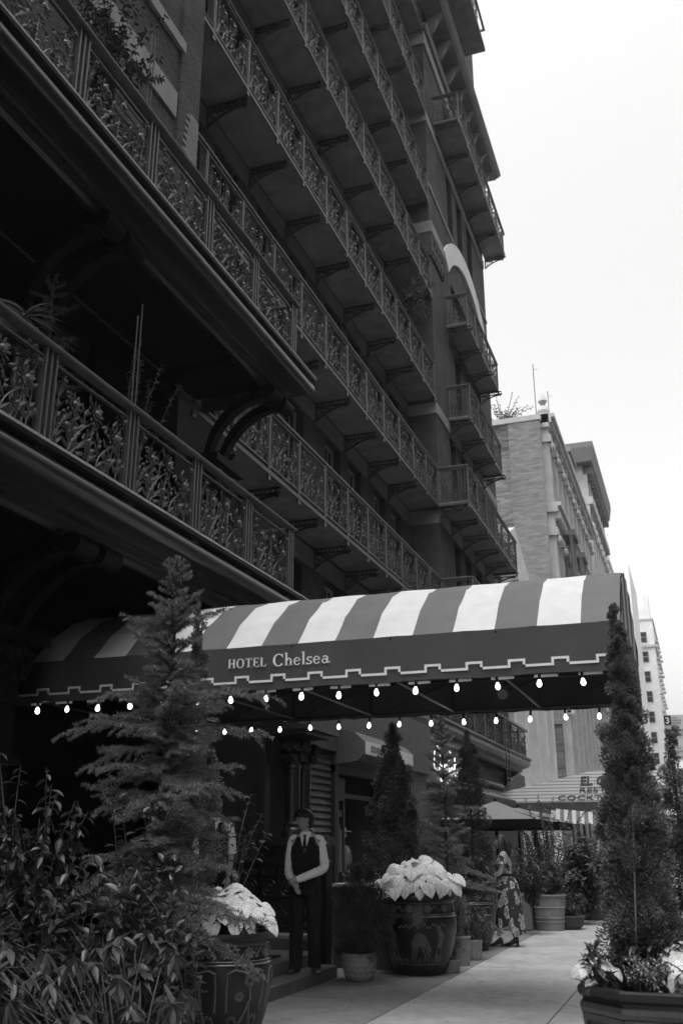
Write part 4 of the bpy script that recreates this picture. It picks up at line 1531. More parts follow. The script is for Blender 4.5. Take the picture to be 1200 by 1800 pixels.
def body_skin(name, verts, edges, radii, extra, parent, material='skin', root=0):
    """continuous body: skin modifier over a stick figure, head and hands joined to it"""
    me = bpy.data.meshes.new('stick')
    me.from_pydata(verts, edges, [])
    o = bpy.data.objects.new('stick', me)
    COL.objects.link(o)
    sk = o.modifiers.new('skin', 'SKIN')
    sv = me.skin_vertices[0].data
    for i, r in enumerate(radii):
        sv[i].radius = r if hasattr(r, '__len__') else (r, r)
        sv[i].use_root = (i == root)
    ss = o.modifiers.new('sub', 'SUBSURF')
    ss.levels = ss.render_levels = 2
    dg = bpy.context.evaluated_depsgraph_get()
    ev = bpy.data.meshes.new_from_object(o.evaluated_get(dg))
    bpy.data.objects.remove(o)
    b = MB()
    b.add([tuple(v.co) for v in ev.vertices], [tuple(p.vertices) for p in ev.polygons])
    b.add(extra.v, extra.f)
    bpy.data.meshes.remove(ev)
    return b.build(name, material, parent, smooth=70, world=False)

def standing_person(name, loc, rz, label, kind):
    P = thing(name, loc, label, 'person', rz=rz)
    man = dict(sh=.185, hip=.095, H=1.0)
    # joints: facing local -y, x to the viewer's right
    if kind == 'doorman':
        armR = [(-.155, .0, 1.415), (-.185, .0, 1.27), (-.200, .02, 1.13), (-.175, -.12, 1.04), (-.105, -.19, .985)]
        armL = [(.160, .0, 1.415), (.195, -.01, 1.27), (.212, -.01, 1.12), (.085, -.18, 1.05), (-.05, -.22, 1.0)]
        head_yaw = math.radians(-68)
    elif kind == 'waiter':
        armR = [(-.155, .0, 1.415), (-.185, .02, 1.27), (-.20, .03, 1.12), (-.18, -.10, 1.0), (-.14, -.18, .95)]
        armL = [(.16, .0, 1.415), (.19, .0, 1.27), (.205, .02, 1.12), (.20, -.03, .98), (.18, -.06, .86)]
        head_yaw = math.radians(-30)
    else:
        armR = [(-.155, .0, 1.415), (-.19, .0, 1.27), (-.2, .03, 1.12), (-.2, .0, .98), (-.19, -.03, .86)]
        armL = [(.155, .0, 1.415), (.19, .0, 1.27), (.2, .03, 1.12), (.2, .0, .98), (.19, -.03, .86)]
        head_yaw = math.radians(40)
    hc = (-.01, -.03, 1.655)
    V = [(0, 0, .95), (0, 0, 1.1), (0, -.005, 1.28), (0, 0, 1.42), (0, -.005, 1.50), (-.005, -.02, 1.58)]
    R = [(.14, .10), (.125, .095), (.15, .105), (.12, .08), .052, .05]
    E = [(0, 1), (1, 2), (2, 3), (3, 4), (4, 5)]
    for arm in (armR, armL):
        i0 = len(V)
        V += arm; R += [.062, .05, .042, .036, .028]
        E += [(3, i0)] + [(i0 + k, i0 + k + 1) for k in range(4)]
    for sx in (-1, 1):
        i0 = len(V)
        V += [(sx * .095, 0, .88), (sx * .10, -.012, .5), (sx * .105, .02, .1)]
        R += [.09, .06, .042]
        E += [(0, i0), (i0, i0 + 1), (i0 + 1, i0 + 2)]
    ex = MB()
    Rz = head_geo(ex, hc, head_yaw)
    if kind == 'doorman':
        hand_geo(ex, armR[-1], (.35, -.12, -1), (.5, -.3, 0), .35, 1.05, 1)
        hand_geo(ex, armL[-1], (-1, .1, -.30), (.1, .9, -.2), 1.0, 1.05, -1)
    else:
        hand_geo(ex, armR[-1], (.1, -.3, -1), (.5, .2, 0), .5, 1., 1)
        hand_geo(ex, armL[-1], (-.1, -.2, -1), (-.5, .2, 0), .5, 1., -1)
    body_skin('body', V, E, R, ex, P)
    for sx in (-1, 1):
        e_ = MB().ball((0, 0, 0), (.013, .006, .006), 8, 5)
        e_.v = [tuple(Vector(hc) + Rz @ (Vector(p) + Vector((sx * .031, -.080, .008)))) for p in e_.v]
        e_.build('eye', 'hair', P, world=False)
        w_ = MB().tube([Vector(hc) + Rz @ Vector(p) for p in ((sx * .012, -.094, .026), (sx * .03, -.092, .031), (sx * .052, -.078, .024))], [.004, .005, .003], 5)
        w_.build('eyebrow', 'hair', P, world=False)
    # trousers
    b = MB()
    for sx in (-1, 1):
        pp, rr = smooth_path([(sx * .085, 0, .96), (sx * .095, -.005, .75), (sx * .10, -.02, .5), (sx * .105, .005, .28), (sx * .108, .015, .06)], [.10, .098, .08, .074, .078], 4)
        b.tube(pp, [r + .004 * math.sin(i * 2.1 + sx) for i, r in enumerate(rr)], 14)
    loft(b, [(0, 0, .82, .17, .115), (0, 0, .92, .175, .12), (0, 0, 1.03, .158, .112), (0, 0, 1.06, .155, .11)], 20)
    b.build('trousers', 'blackcloth', P, smooth=70, world=False)
    b = MB()
    shoe_geo(b, (-.11, .03, 0), (-.25, -1, 0))
    b.build('shoe', 'leather', P, smooth=70, world=False)
    b = MB()
    shoe_geo(b, (.11, .03, 0), (.38, -1, 0))
    b.build('shoe', 'leather', P, smooth=70, world=False)
    # shirt: sleeves, body, collar
    top = 'shirt' if kind != 'visitor' else 'greycloth'
    b = MB()
    q_ = random.Random(len(kind))
    for arm in (armR, armL):
        full = kind == 'doorman'
        pts = arm if full else arm[:3]
        rad = [.062, .058, .054, .047, .040] if full else [.064, .062, .060]
        pp, rr = smooth_path([(arm[0][0] * .75, 0, 1.425)] + list(pts), [.058] + rad, 6)
        rr = [r + .003 * math.sin(i * 2.6) * min(1, i / 6) + q_.uniform(-.002, .002) for i, r in enumerate(rr)]
        b.tube(pp, rr, 14)
        if full:
            d = (pp[-1] - pp[-3]).normalized()
            b.tube([pp[-1] - d * .035, pp[-1] + d * .02], [.040, .037], 14)
    loft(b, [(0, 0, .98, .158, .112), (0, 0, 1.1, .15, .11), (0, -.01, 1.27, .172, .122), (0, 0, 1.38, .168, .105), (0, 0, 1.45, .12, .082), (0, 0, 1.485, .07, .066)], 20)
    S_ = b.build('shirt', top, P, smooth=70, world=False)
    if kind != 'visitor':
        c = MB()
        loft(c, [(0, -.004, 1.475, .072, .068), (0, -.008, 1.52, .062, .062), (0, -.008, 1.52, .056, .056), (0, -.004, 1.48, .064, .06)], 18, cap=False)
        for sx in (-1, 1):
            c.add(((sx * .005, -.072, 1.512), (sx * .055, -.045, 1.522), (sx * .062, -.075, 1.462), (sx * .03, -.097, 1.44)), ((0, 1, 2, 3),))
        c.build('collar', top, P, smooth=70, world=False)
        # waistcoat: front and back with a V neck
        v = MB()
        rings = [(0, 0, .955, .178, .130), (0, 0, 1.06, .170, .128), (0, -.005, 1.16, .168, .130), (0, -.012, 1.27, .180, .138), (0, -.006, 1.35, .176, .126), (0, 0, 1.42, .150, .104), (0, 0, 1.462, .115, .090)]
        n = 40
        vs_, fs_ = [], []
        for (cx, cy, z, rx, ry) in rings:
            for k in range(n):
                t = 2 * PI * (k + .5) / n
                vs_.append((cx + rx * math.copysign(abs(math.cos(t)) ** .85, math.cos(t)), cy + ry * math.copysign(abs(math.sin(t)) ** .85, math.sin(t)), z))
        for i in range(len(rings) - 1):
            for k in range(n):
                t = 2 * PI * (k + 1) / n
                zc = (rings[i][2] + rings[i + 1][2]) / 2
                xx = math.cos(t)
                if abs(xx) > .955 and zc > 1.28 and zc < 1.40:
                    continue                                  # arm holes
                k2 = (k + 1) % n
                fs_.append((i * n + k, i * n + k2, (i + 1) * n + k2, (i + 1) * n + k))
        v.add(vs_, fs_)
        v.build('waistcoat', 'blackcloth', P, smooth=70, world=False)
        def chest(poly, off, nm, m_):
            f = MB()
            f.prism(poly, 'y', -.004, .0)
            f.v = [(x, y - .150 + off + max(0, z - 1.27) * .27 + 2.2 * x * x, z) for (x, y, z) in f.v]
            f.build(nm, m_, P, world=False)
        chest([(-.062, 1.49), (-.045, 1.42), (-.02, 1.34), (0, 1.285), (.02, 1.34), (.045, 1.42), (.062, 1.49), (0, 1.50)], 0, 'shirt_front', top)
        chest([(-.018, 1.485), (.018, 1.485), (.012, 1.455), (.022, 1.35), (0, 1.29), (-.022, 1.35), (-.012, 1.455)], -.006, 'tie', 'blackcloth')
    h = MB()
    hair_geo(h, hc, Rz, 1.0, back=.03, fringe=.045 if kind != 'doorman' else .03, side=.02, seed=len(kind))
    if kind == 'doorman':
        for k in range(14):                                # a longer fringe falling over the brow
            a = -PI / 2 + (k - 6.5) * .11
            p0 = Vector((math.cos(a) * .05, math.sin(a) * .085, .105))
            p1 = Vector((math.cos(a) * .085, math.sin(a) * .118, .06))
            p2 = Vector((math.cos(a) * .088, math.sin(a) * .122, .022 + .012 * (k % 3)))
            h.tube([Vector(hc) + Rz @ p for p in (p0, p1, p2)], [.016, .016, .004], 5)
    h.build('hair', 'hair', P, smooth=70, world=False)
    if kind == 'visitor':
        c = MB()
        c.add([Vector(hc) + Rz @ Vector(p) for p in [(math.cos(2 * PI * k / 16) * .092, math.sin(2 * PI * k / 16) * .112, z) for z in (.045,) for k in range(16)] + [(math.cos(2 * PI * k / 16) * .085, math.sin(2 * PI * k / 16) * .10, .10) for k in range(16)] + [(math.cos(2 * PI * k / 16) * .05, math.sin(2 * PI * k / 16) * .06, .145) for k in range(16)]],
              [(i * 16 + k, i * 16 + (k + 1) % 16, i * 16 + 16 + (k + 1) % 16, i * 16 + 16 + k) for i in range(2) for k in range(16)] + [tuple(32 + k for k in range(16))])
        c.add([Vector(hc) + Rz @ Vector(p) for p in ((-.07, -.09, .05), (.07, -.09, .05), (.055, -.18, .04), (-.055, -.18, .04), (-.07, -.09, .06), (.07, -.09, .06), (.055, -.18, .05), (-.055, -.18, .05))],
              ((0, 1, 2, 3), (4, 5, 6, 7), (0, 1, 5, 4), (1, 2, 6, 5), (2, 3, 7, 6), (3, 0, 4, 7)))
        c.build('cap', 'canvas_white', P, smooth=60, world=False)
    return P
standing_person('person', (-4.45, 11.22, .142), math.radians(13), 'doorman in black waistcoat and tie with hands clasped, standing on the entrance step', 'doorman')
standing_person('person', (-5.42, 10.75, .30), math.radians(20), 'worker in short white sleeves half hidden behind the tall cedar', 'waiter')
standing_person('person', (-5.75, 16.0, .02), math.radians(60), 'person in a pale cap and grey top standing in the shop doorway', 'visitor')

def paisley_mat():
    m, nt, b = nmat('paisley_print_cloth')
    co = objco(nt)
    mp = nt.nodes.new("ShaderNodeMapping")
    mp.inputs['Scale'].default_value = (9.5, 9.5, 5.2)
    nt.links.new(co, mp.inputs[0])
    wn = nt.nodes.new("ShaderNodeTexNoise")
    wn.inputs['Scale'].default_value = 1.2
    nt.links.new(mp.outputs[0], wn.inputs['Vector'])
    sc_ = nt.nodes.new("ShaderNodeVectorMath"); sc_.operation = 'SCALE'
    sc_.inputs['Scale'].default_value = 1.5
    nt.links.new(wn.outputs['Color'], sc_.inputs[0])
    ad = nt.nodes.new("ShaderNodeVectorMath"); ad.operation = 'ADD'
    nt.links.new(mp.outputs[0], ad.inputs[0]); nt.links.new(sc_.outputs[0], ad.inputs[1])
    vo = nt.nodes.new("ShaderNodeTexVoronoi")
    vo.inputs['Scale'].default_value = 1.15
    nt.links.new(ad.outputs[0], vo.inputs['Vector'])
    c = ramp(nt, vo.outputs['Distance'], [(.0, .08), (.10, .22), (.15, .06), (.24, .20), (.36, .16), (.41, .42), (.47, .42), (.51, .02), (1.0, .012)])
    nt.links.new(c, b.inputs['Base Color'])
    b.inputs['Roughness'].default_value = .8
    bumpn(nt, b, noise(nt, co, 20, 3), .2)
    return m
MT['paisley'] = paisley_mat()
def woman():
    P = thing('person', (-3.10, 16.45, 0), 'woman in a long paisley dress and block heels reaching into a planter', 'person', rz=math.radians(-84))
    # faces local -y (the photo's left); +x is the side away from the viewer, -x towards the viewer
    hc = (0, -.035, 1.545)
    armV = [(-.15, .0, 1.33), (-.195, .02, 1.19), (-.20, .03, 1.06), (-.17, -.12, 1.0), (-.12, -.26, .985)]
    armF = [(.15, .0, 1.33), (.19, -.02, 1.2), (.19, -.05, 1.08), (.16, -.18, 1.03), (.12, -.30, 1.02)]
    V = [(0, .02, .92), (0, .0, 1.05), (0, -.02, 1.2), (0, .0, 1.33), (0, -.005, 1.40), (0, -.02, 1.47)]
    R = [(.15, .12), (.115, .1), (.13, .11), (.11, .08), .046, .044]
    E = [(0, 1), (1, 2), (2, 3), (3, 4), (4, 5)]
    for arm in (armV, armF):
        i0 = len(V)
        V += arm; R += [.058, .047, .040, .034, .025]
        E += [(3, i0)] + [(i0 + k, i0 + k + 1) for k in range(4)]
    feet = {-1: (.07, -1), 1: (-.16, -1)}
    for sx in (-1, 1):
        i0 = len(V)
        oy = feet[sx][0]
        V += [(sx * .085, .02, .85), (sx * .08, oy * .5, .48), (sx * .08, oy + .03, .14)]
        R += [.09, .058, .036]
        E += [(0, i0), (i0, i0 + 1), (i0 + 1, i0 + 2)]
    ex = MB()
    Rz = head_geo(ex, hc, 0, .08, .95)
    hand_geo(ex, armV[-1], (.1, -1, -.1), (.2, 0, -1), .7, .92, -1)
    hand_geo(ex, armF[-1], (-.1, -1, -.1), (-.2, 0, -1), .7, .92, 1)
    body_skin('body', V, E, R, ex, P)
    d = MB()
    n = 36
    rings = [(0, .02, .26, .215, .25), (0, .02, .45, .21, .235), (0, .02, .62, .205, .22), (0, .03, .80, .20, .20), (0, .03, .93, .19, .175), (0, .01, 1.05, .145, .125), (0, -.01, 1.13, .148, .13), (0, -.02, 1.22, .165, .145), (0, -.01, 1.31, .160, .115), (0, 0, 1.37, .125, .085), (0, 0, 1.395, .08, .065)]
    vs_, fs_ = [], []
    for i, (cx, cy, z, rx, ry) in enumerate(rings):
        for k in range(n):
            t = 2 * PI * k / n
            fl = max(0, (1.0 - z)) * .075
            f = 1 + fl * math.sin(t * 9 + .6) + fl * .5 * math.sin(t * 5)
            drop = 0
            if i == 0: drop = .10 * math.sin(t) + (-.16 if math.sin(t) > .2 else .05)
            if i == 1: drop = -.04 if math.sin(t) > .2 else .0
            vs_.append((cx + rx * math.cos(t) * f, cy + ry * math.sin(t) * f, z + drop))
    for i in range(len(rings) - 1):
        for k in range(n):
            k2 = (k + 1) % n
            fs_.append((i * n + k, i * n + k2, (i + 1) * n + k2, (i + 1) * n + k))
    d.add(vs_, fs_)
    for arm in (armV, armF):
        pp, rr = smooth_path([(arm[0][0] * .75, 0, 1.345)] + arm[:2], [.062, .078, .072], 4)
        d.tube(pp, rr, 12)
    sash = MB()
    loft(sash, [(0, .01, 1.03, .150, .131), (0, .01, 1.075, .149, .130)], 24, cap=False)
    D = d.build('dress', 'paisley', P, smooth=70, world=False)
    sash.build('sash', 'blackcloth', P, smooth=70, world=False)
    for sx in (-1, 1):
        oy = feet[sx][0]
        b = MB()
        A = Vector((sx * .08, oy + .03, 0))
        shoe_geo(b, (A.x, A.y, .0), (sx * -.1, -1, 0), .235, heel=.07)
        b.prism([(A.x - .026, A.y + .02), (A.x + .026, A.y + .02), (A.x + .028, A.y + .065), (A.x - .028, A.y + .065)], 'z', 0, .10)
        b.build('shoe', 'leather', P, smooth=50, world=False)
    h = MB()
    hair_geo(h, hc, Rz, .97, back=.06, fringe=.06, side=.05, lumps=.01, seed=9)
    q_ = random.Random(8)
    for k in range(60):
        a = q_.uniform(-.35, PI + .35)
        r_ = q_.uniform(.7, 1.05)
        x, y = math.cos(a) * .088 * r_, abs(math.sin(a)) * .10 * r_ + .015 if math.sin(a) > 0 else math.sin(a) * .05
        pts = [Vector((x * .6, y * .7, .09)), Vector((x, y, .03)), Vector((x * 1.2 + q_.uniform(-.02, .02), y * 1.2 + q_.uniform(0, .02), -.06)), Vector((x * 1.25 + q_.uniform(-.025, .025), y * 1.25 + q_.uniform(-.01, .03), q_.uniform(-.2, -.13)))]
        h.tube([Vector(hc) + p for p in pts], [.018, .022, .024, .008], 5)
    h.build('hair', 'hair', P, smooth=70, world=False)
woman()
# ================================================================== pots and planters
MT['glaze'] = mat('dark_green_glaze', .012, .42, .5, 7, .08, 40, .4, coat=.1)
MT['glaze_relief'] = mat('worn_glaze_relief', .085, .35, .35, 18, .2, 70, .5)
MT['glaze_line'] = mat('pale_glaze_line', .09, .25, .2, 10, spec=.6)
MT['glaze_tint'] = mat('mid_glaze_band', .05, .3, .4, 22, .2, 60, .5)

def prof_r(prof, z):
    for i in range(len(prof) - 1):
        (r0_, z0_), (r1_, z1_) = prof[i], prof[i + 1]
        if min(z0_, z1_) <= z <= max(z0_, z1_) and abs(z1_ - z0_) > 1e-6:
            f = (z - z0_) / (z1_ - z0_)
            return r0_ + f * (r1_ - r0_)
    return prof[-1][0]

def wrap_poly(b, c, prof, poly, off=.006):
    """a filled outline laid on the pot's side as a shallow relief; poly points are (angle, z)"""
    n = len(poly)
    ca = sum(p[0] for p in poly) / n
    cz = sum(p[1] for p in poly) / n
    def P(a, z, o):
        r = prof_r(prof, z) + o
        return (c[0] + r * math.cos(a), c[1] + r * math.sin(a), c[2] + z)
    vs_ = [P(a, z, off) for a, z in poly] + [P(a, z, -.004) for a, z in poly] + [P(ca, cz, off * 1.5)]
    fs_ = [(i, (i + 1) % n, 2 * n) for i in range(n)] + [(i, n + i, n + (i + 1) % n, (i + 1) % n) for i in range(n)]
    b.add(vs_, fs_)

def wrap_line(b, c, prof, pts, t=.006):
    P = []
    for (a, z) in pts:
        r = prof_r(prof, z) + t * .3
        P.append((c[0] + r * math.cos(a), c[1] + r * math.sin(a), c[2] + z))
    b.tube(P, t, 5)

def ring_band(b, c, prof, z, t=.008, n=40):
    wrap_line(b, c, prof, [(2 * PI * k / n, z) for k in range(n + 1)], t)

def big_planter(name, loc, label, R, H, motif, seed=1):
    """round glazed jar with a moulded collar, scroll frieze, pale lines and a figured belly"""
    P = thing(name, loc, label, 'planter')
    s = H / .9
    k = R / .42
    prof = [(.27 * k, 0), (.29 * k, .03 * s), (.33 * k, .12 * s), (.39 * k, .30 * s), (.425 * k, .48 * s), (.432 * k, .58 * s), (.42 * k, .66 * s), (.405 * k, .70 * s), (.40 * k, .80 * s), (.405 * k, .83 * s)]
    b = MB().lathe(loc, prof + [(.41 * k, .84 * s)], 48)
    b.build('body', 'glaze', P, smooth=40)
    r_ = MB().lathe(loc, [(.41 * k, .835 * s), (.435 * k, .845 * s), (.44 * k, .87 * s), (.43 * k, .9 * s), (.39 * k, .9 * s), (.375 * k, .87 * s), (.37 * k, .80 * s)], 48, cap=False)
    r_.build('rim', 'glaze', P, smooth=40)
    MB().lathe(loc, [(.374 * k, .83 * s), (.2 * k, .85 * s), (.01, .86 * s)], 24, cap=False).build('soil', 'soil', P)
    ln = MB()
    for z, t in ((.66, .009), (.685, .006), (.815, .006), (.13, .006)):
        ln = MB()
        ring_band(ln, loc, prof, z * s, t)
        ln.build('pale_line', 'glaze_line', P, smooth=60)
    rl = MB()
    q_ = random.Random(seed)
    for i in range(12):                                       # frieze: rosettes and running scrolls
        a = 2 * PI * i / 12
        wrap_poly(rl, loc, prof, [(a + .10 * math.cos(2 * PI * j / 10), (.75 + .04 * math.sin(2 * PI * j / 10)) * s) for j in range(10)], .008)
        for j in range(7):
            aa = a + .1 * math.cos(2 * PI * j / 7)
            zz = (.75 + .04 * math.sin(2 * PI * j / 7)) * s
            wrap_poly(rl, loc, prof, [(aa + .028 * math.cos(2 * PI * m / 6), zz + .011 * s * math.sin(2 * PI * m / 6)) for m in range(6)], .012)
        wrap_line(rl, loc, prof, [(a + .13 + .26 * f, (.75 + .034 * math.sin(2 * PI * f + (i % 2) * PI)) * s) for f in [m / 10 for m in range(11)]], .007)
        wrap_line(rl, loc, prof, [(a + .20 + .05 * math.cos(t_), (.765 + .018 * math.sin(t_)) * s) for t_ in [m * .7 for m in range(8)]], .005)
    R_ = rl.build('scroll_frieze', 'glaze_relief', P)
    fg = MB()
    th0 = math.atan2(-loc[1], -loc[0] + .0)                   # side of the belly turned to the pavement
    if motif == 'animal':
        def T(u, v):
            return (th0 + u * 1.0, (.36 + v) * s)
        # a deer-like animal with lowered head: body, head, legs, tail
        fg_polys = [[(-.26, -.02), (-.24, .06), (-.14, .115), (0, .13), (.12, .11), (.19, .05), (.20, -.03), (.12, -.05), (-.02, -.03), (-.16, -.03)],
                    [(-.26, .04), (-.34, -.03), (-.40, -.09), (-.36, -.115), (-.28, -.07), (-.22, -.01)],
                    [(-.22, -.01), (-.30, -.10), (-.38, -.165), (-.34, -.175), (-.24, -.11), (-.15, -.03)],
                    [(-.10, -.02), (-.20, -.12), (-.25, -.17), (-.21, -.18), (-.14, -.12), (-.03, -.03)],
                    [(.02, -.03), (.09, -.10), (.12, -.17), (.16, -.17), (.13, -.09), (.10, -.04)],
                    [(.12, -.04), (.19, -.11), (.24, -.18), (.29, -.175), (.23, -.09), (.20, -.02)],
                    [(.19, .06), (.24, .02), (.25, -.12), (.22, -.15), (.20, -.05), (.16, .02)]]
        for pl in fg_polys:
            wrap_poly(fg, loc, prof, [T(-u * .9, v * .95) for (u, v) in pl], .006)
        for (u0, u1) in ((-.75, -.55), (.62, .85)):
            wrap_poly(fg, loc, prof, [T(-x, z) for (x, z) in ((u0, -.2), (u0 + .1, -.05), (u0 + .05, .1), (u0 + .2, .2), (u1 + .1, .21), (u1, .12), (u1 + .04, -.05), (u1 + .1, -.2))], .005)
        for i in range(16):
            u = -.7 + i * .07
            wrap_poly(fg, loc, prof, [T(-u + .03 * math.cos(t_), .20 + .02 * math.sin(i * 1.7) + .016 * math.sin(t_)) for t_ in [m * PI / 3 for m in range(6)]], .006)
        wrap_line(fg, loc, prof, [T(-(.45 + .12 * math.cos(t_)), .14 + .06 * math.sin(t_)) for t_ in [.6 + m * .2 for m in range(9)]], .009)
        for i in range(22):
            u = -.75 + i * .07
            wrap_line(fg, loc, prof, [T(u, -.21), T(u + q_.uniform(-.05, .05), -.16)], .004)
    else:
        for i in range(6):                                    # swagged panels with flowers on stems
            a = th0 + (i - 2.5) * 1.047
            wrap_line(fg, loc, prof, [(a - .40, .30 * s), (a - .42, .50 * s), (a - .40, .60 * s), (a - .25, .625 * s), (a, .60 * s), (a + .25, .625 * s), (a + .40, .60 * s), (a + .42, .50 * s), (a + .40, .30 * s)], .009)
            wrap_line(fg, loc, prof, [(a - .25, .12 * s), (a - .05, .25 * s), (a + .1, .40 * s), (a + .05, .52 * s)], .012)
            wrap_line(fg, loc, prof, [(a + .3, .10 * s), (a + .18, .2 * s), (a + .08, .35 * s)], .010)
            for (da, zz, rr) in ((.05, .54, .08), (-.15, .42, .06), (.25, .22, .10), (-.28, .22, .09)):
                for j in range(7):
                    t_ = 2 * PI * j / 7
                    wrap_poly(fg, loc, prof, [(a + da + rr * math.cos(t_) + .04 * math.cos(m_), (zz + rr * .42 * math.sin(t_) + .018 * math.sin(m_)) * s) for m_ in [m * PI / 3 for m in range(6)]], .006)
    fg.build('belly_figures', 'glaze_relief', P)
    return P
big_planter('planter', (-3.86, 7.88, 0), 'dark glazed jar planter with white caladiums and a scroll frieze, beside the steps', .40, .84, 'floral', 2)
big_planter('planter', (-3.53, 12.80, 0), 'large dark glazed jar planter with an animal figure on its belly', .46, .92, 'animal', 3)
big_planter('planter', (-3.52, 15.75, 0), 'dark glazed jar planter the woman is reaching into', .37, .90, 'floral', 5)

def small_pot(name, loc, label, prof, m, n=32, rib=0, ribn=0, rim=True, extra=None, group=None):
    P = thing(name, loc, label, 'pot', group)
    MB().lathe(loc, prof, n, rib=rib, ribn=ribn).build('body', m, P, smooth=40)
    R, H = prof[-1]
    if rim:
        MB().lathe(loc, [(R * 1.0, H - .03), (R * 1.06, H - .025), (R * 1.06, H), (R * .95, H + .004), (R * .93, H - .03)], n, cap=False).build('rim', m, P, smooth=40)
    MB().lathe(loc, [(R * .93, H + .001), (.01, H + .012)], 16, cap=False).build('soil', 'soil', P)
    if extra: extra(P)
    return P
def quilt(P):
    loc = BASE[P.name]
    prof = [(.135, 0), (.155, .04), (.185, .14), (.195, .25), (.195, .30)]
    b = MB()
    for r in range(4):
        for k in range(14):
            a = 2 * PI * (k + .5 * (r % 2)) / 14
            z = .06 + r * .058
            wrap_poly(b, loc, prof, [(a, z - .036), (a + .2, z), (a, z + .036), (a - .2, z)], .012)
    b.build('quilted_relief', 'glazedpot', P)
small_pot('flower_pot', (-4.02, 11.88, 0), 'round pale pot with quilted relief holding a small dark conifer', [(.125, 0), (.15, .02), (.18, .12), (.195, .22), (.195, .30)], 'glazedpot', extra=quilt)
small_pot('flower_pot', (-3.20, 12.98, 0), 'shallow fluted pot at the foot of the animal-figured jar', [(.115, 0), (.125, .02), (.13, .15)], 'terracotta', 64, rib=.03, ribn=26)
small_pot('flower_pot', (-3.22, 13.75, 0), 'plain tall pot with a slim conifer behind the shallow fluted pot', [(.10, 0), (.12, .2), (.125, .36)], 'terracotta', 28)
small_pot('flower_pot', (-3.22, 14.45, 0), 'small fluted pot with leafy stems next to the third glazed jar', [(.10, 0), (.12, .05), (.13, .26)], 'glazedpot', 64, rib=.03, ribn=24)
def bands(P):
    loc = BASE[P.name]
    prof = [(.26, 0), (.27, .1), (.30, .4), (.315, .62)]
    b = MB()
    for z in (.15, .22, .40, .56):
        ring_band(b, loc, prof, z, .01)
    b.build('raised_bands', 'terracotta', P, smooth=60)
small_pot('terracotta_planter', (-2.92, 19.75, 0), 'tall terracotta planter with raised bands behind the woman', [(.26, 0), (.27, .1), (.30, .4), (.315, .62)], 'terracotta', 36, extra=bands)
sq = thing('box_planter', (-3.45, 19.6, 0), 'square weathered planter box left of the tall terracotta planter', 'planter')
MB().box(-3.72, -3.2, 19.35, 19.85, 0, .6).build('body', 'terracotta', sq)
sl_ = MB().box(-.001, .26, -.012, .0, .0, .035).mesh('slat', 'terracotta')
for k in range(13):
    link_mesh('slat', sl_, sq, (-.27 + .26 * 0, -.25, .03 + k * .043), scale=(2.0, 1, 1))
MB().box(-3.75, -3.17, 19.32, 19.88, .602, .65).build('rim', 'terracotta', sq)
small_pot('flower_pot', (-2.62, 20.1, 0), 'low dark round pot spilling with ferny foliage on the sidewalk', [(.22, 0), (.28, .08), (.31, .24)], 'stone_dark', 32)
small_pot('flower_pot', (-2.40, 22.6, 0), 'round pot behind the low ferny pot', [(.22, 0), (.28, .1), (.30, .32)], 'stone_dark', 32)
small_pot('flower_pot', (-2.35, 25.6, 0), 'tall far pot at the end of the row along the restaurant front', [(.22, 0), (.28, .1), (.30, .62)], 'terracotta', 32)

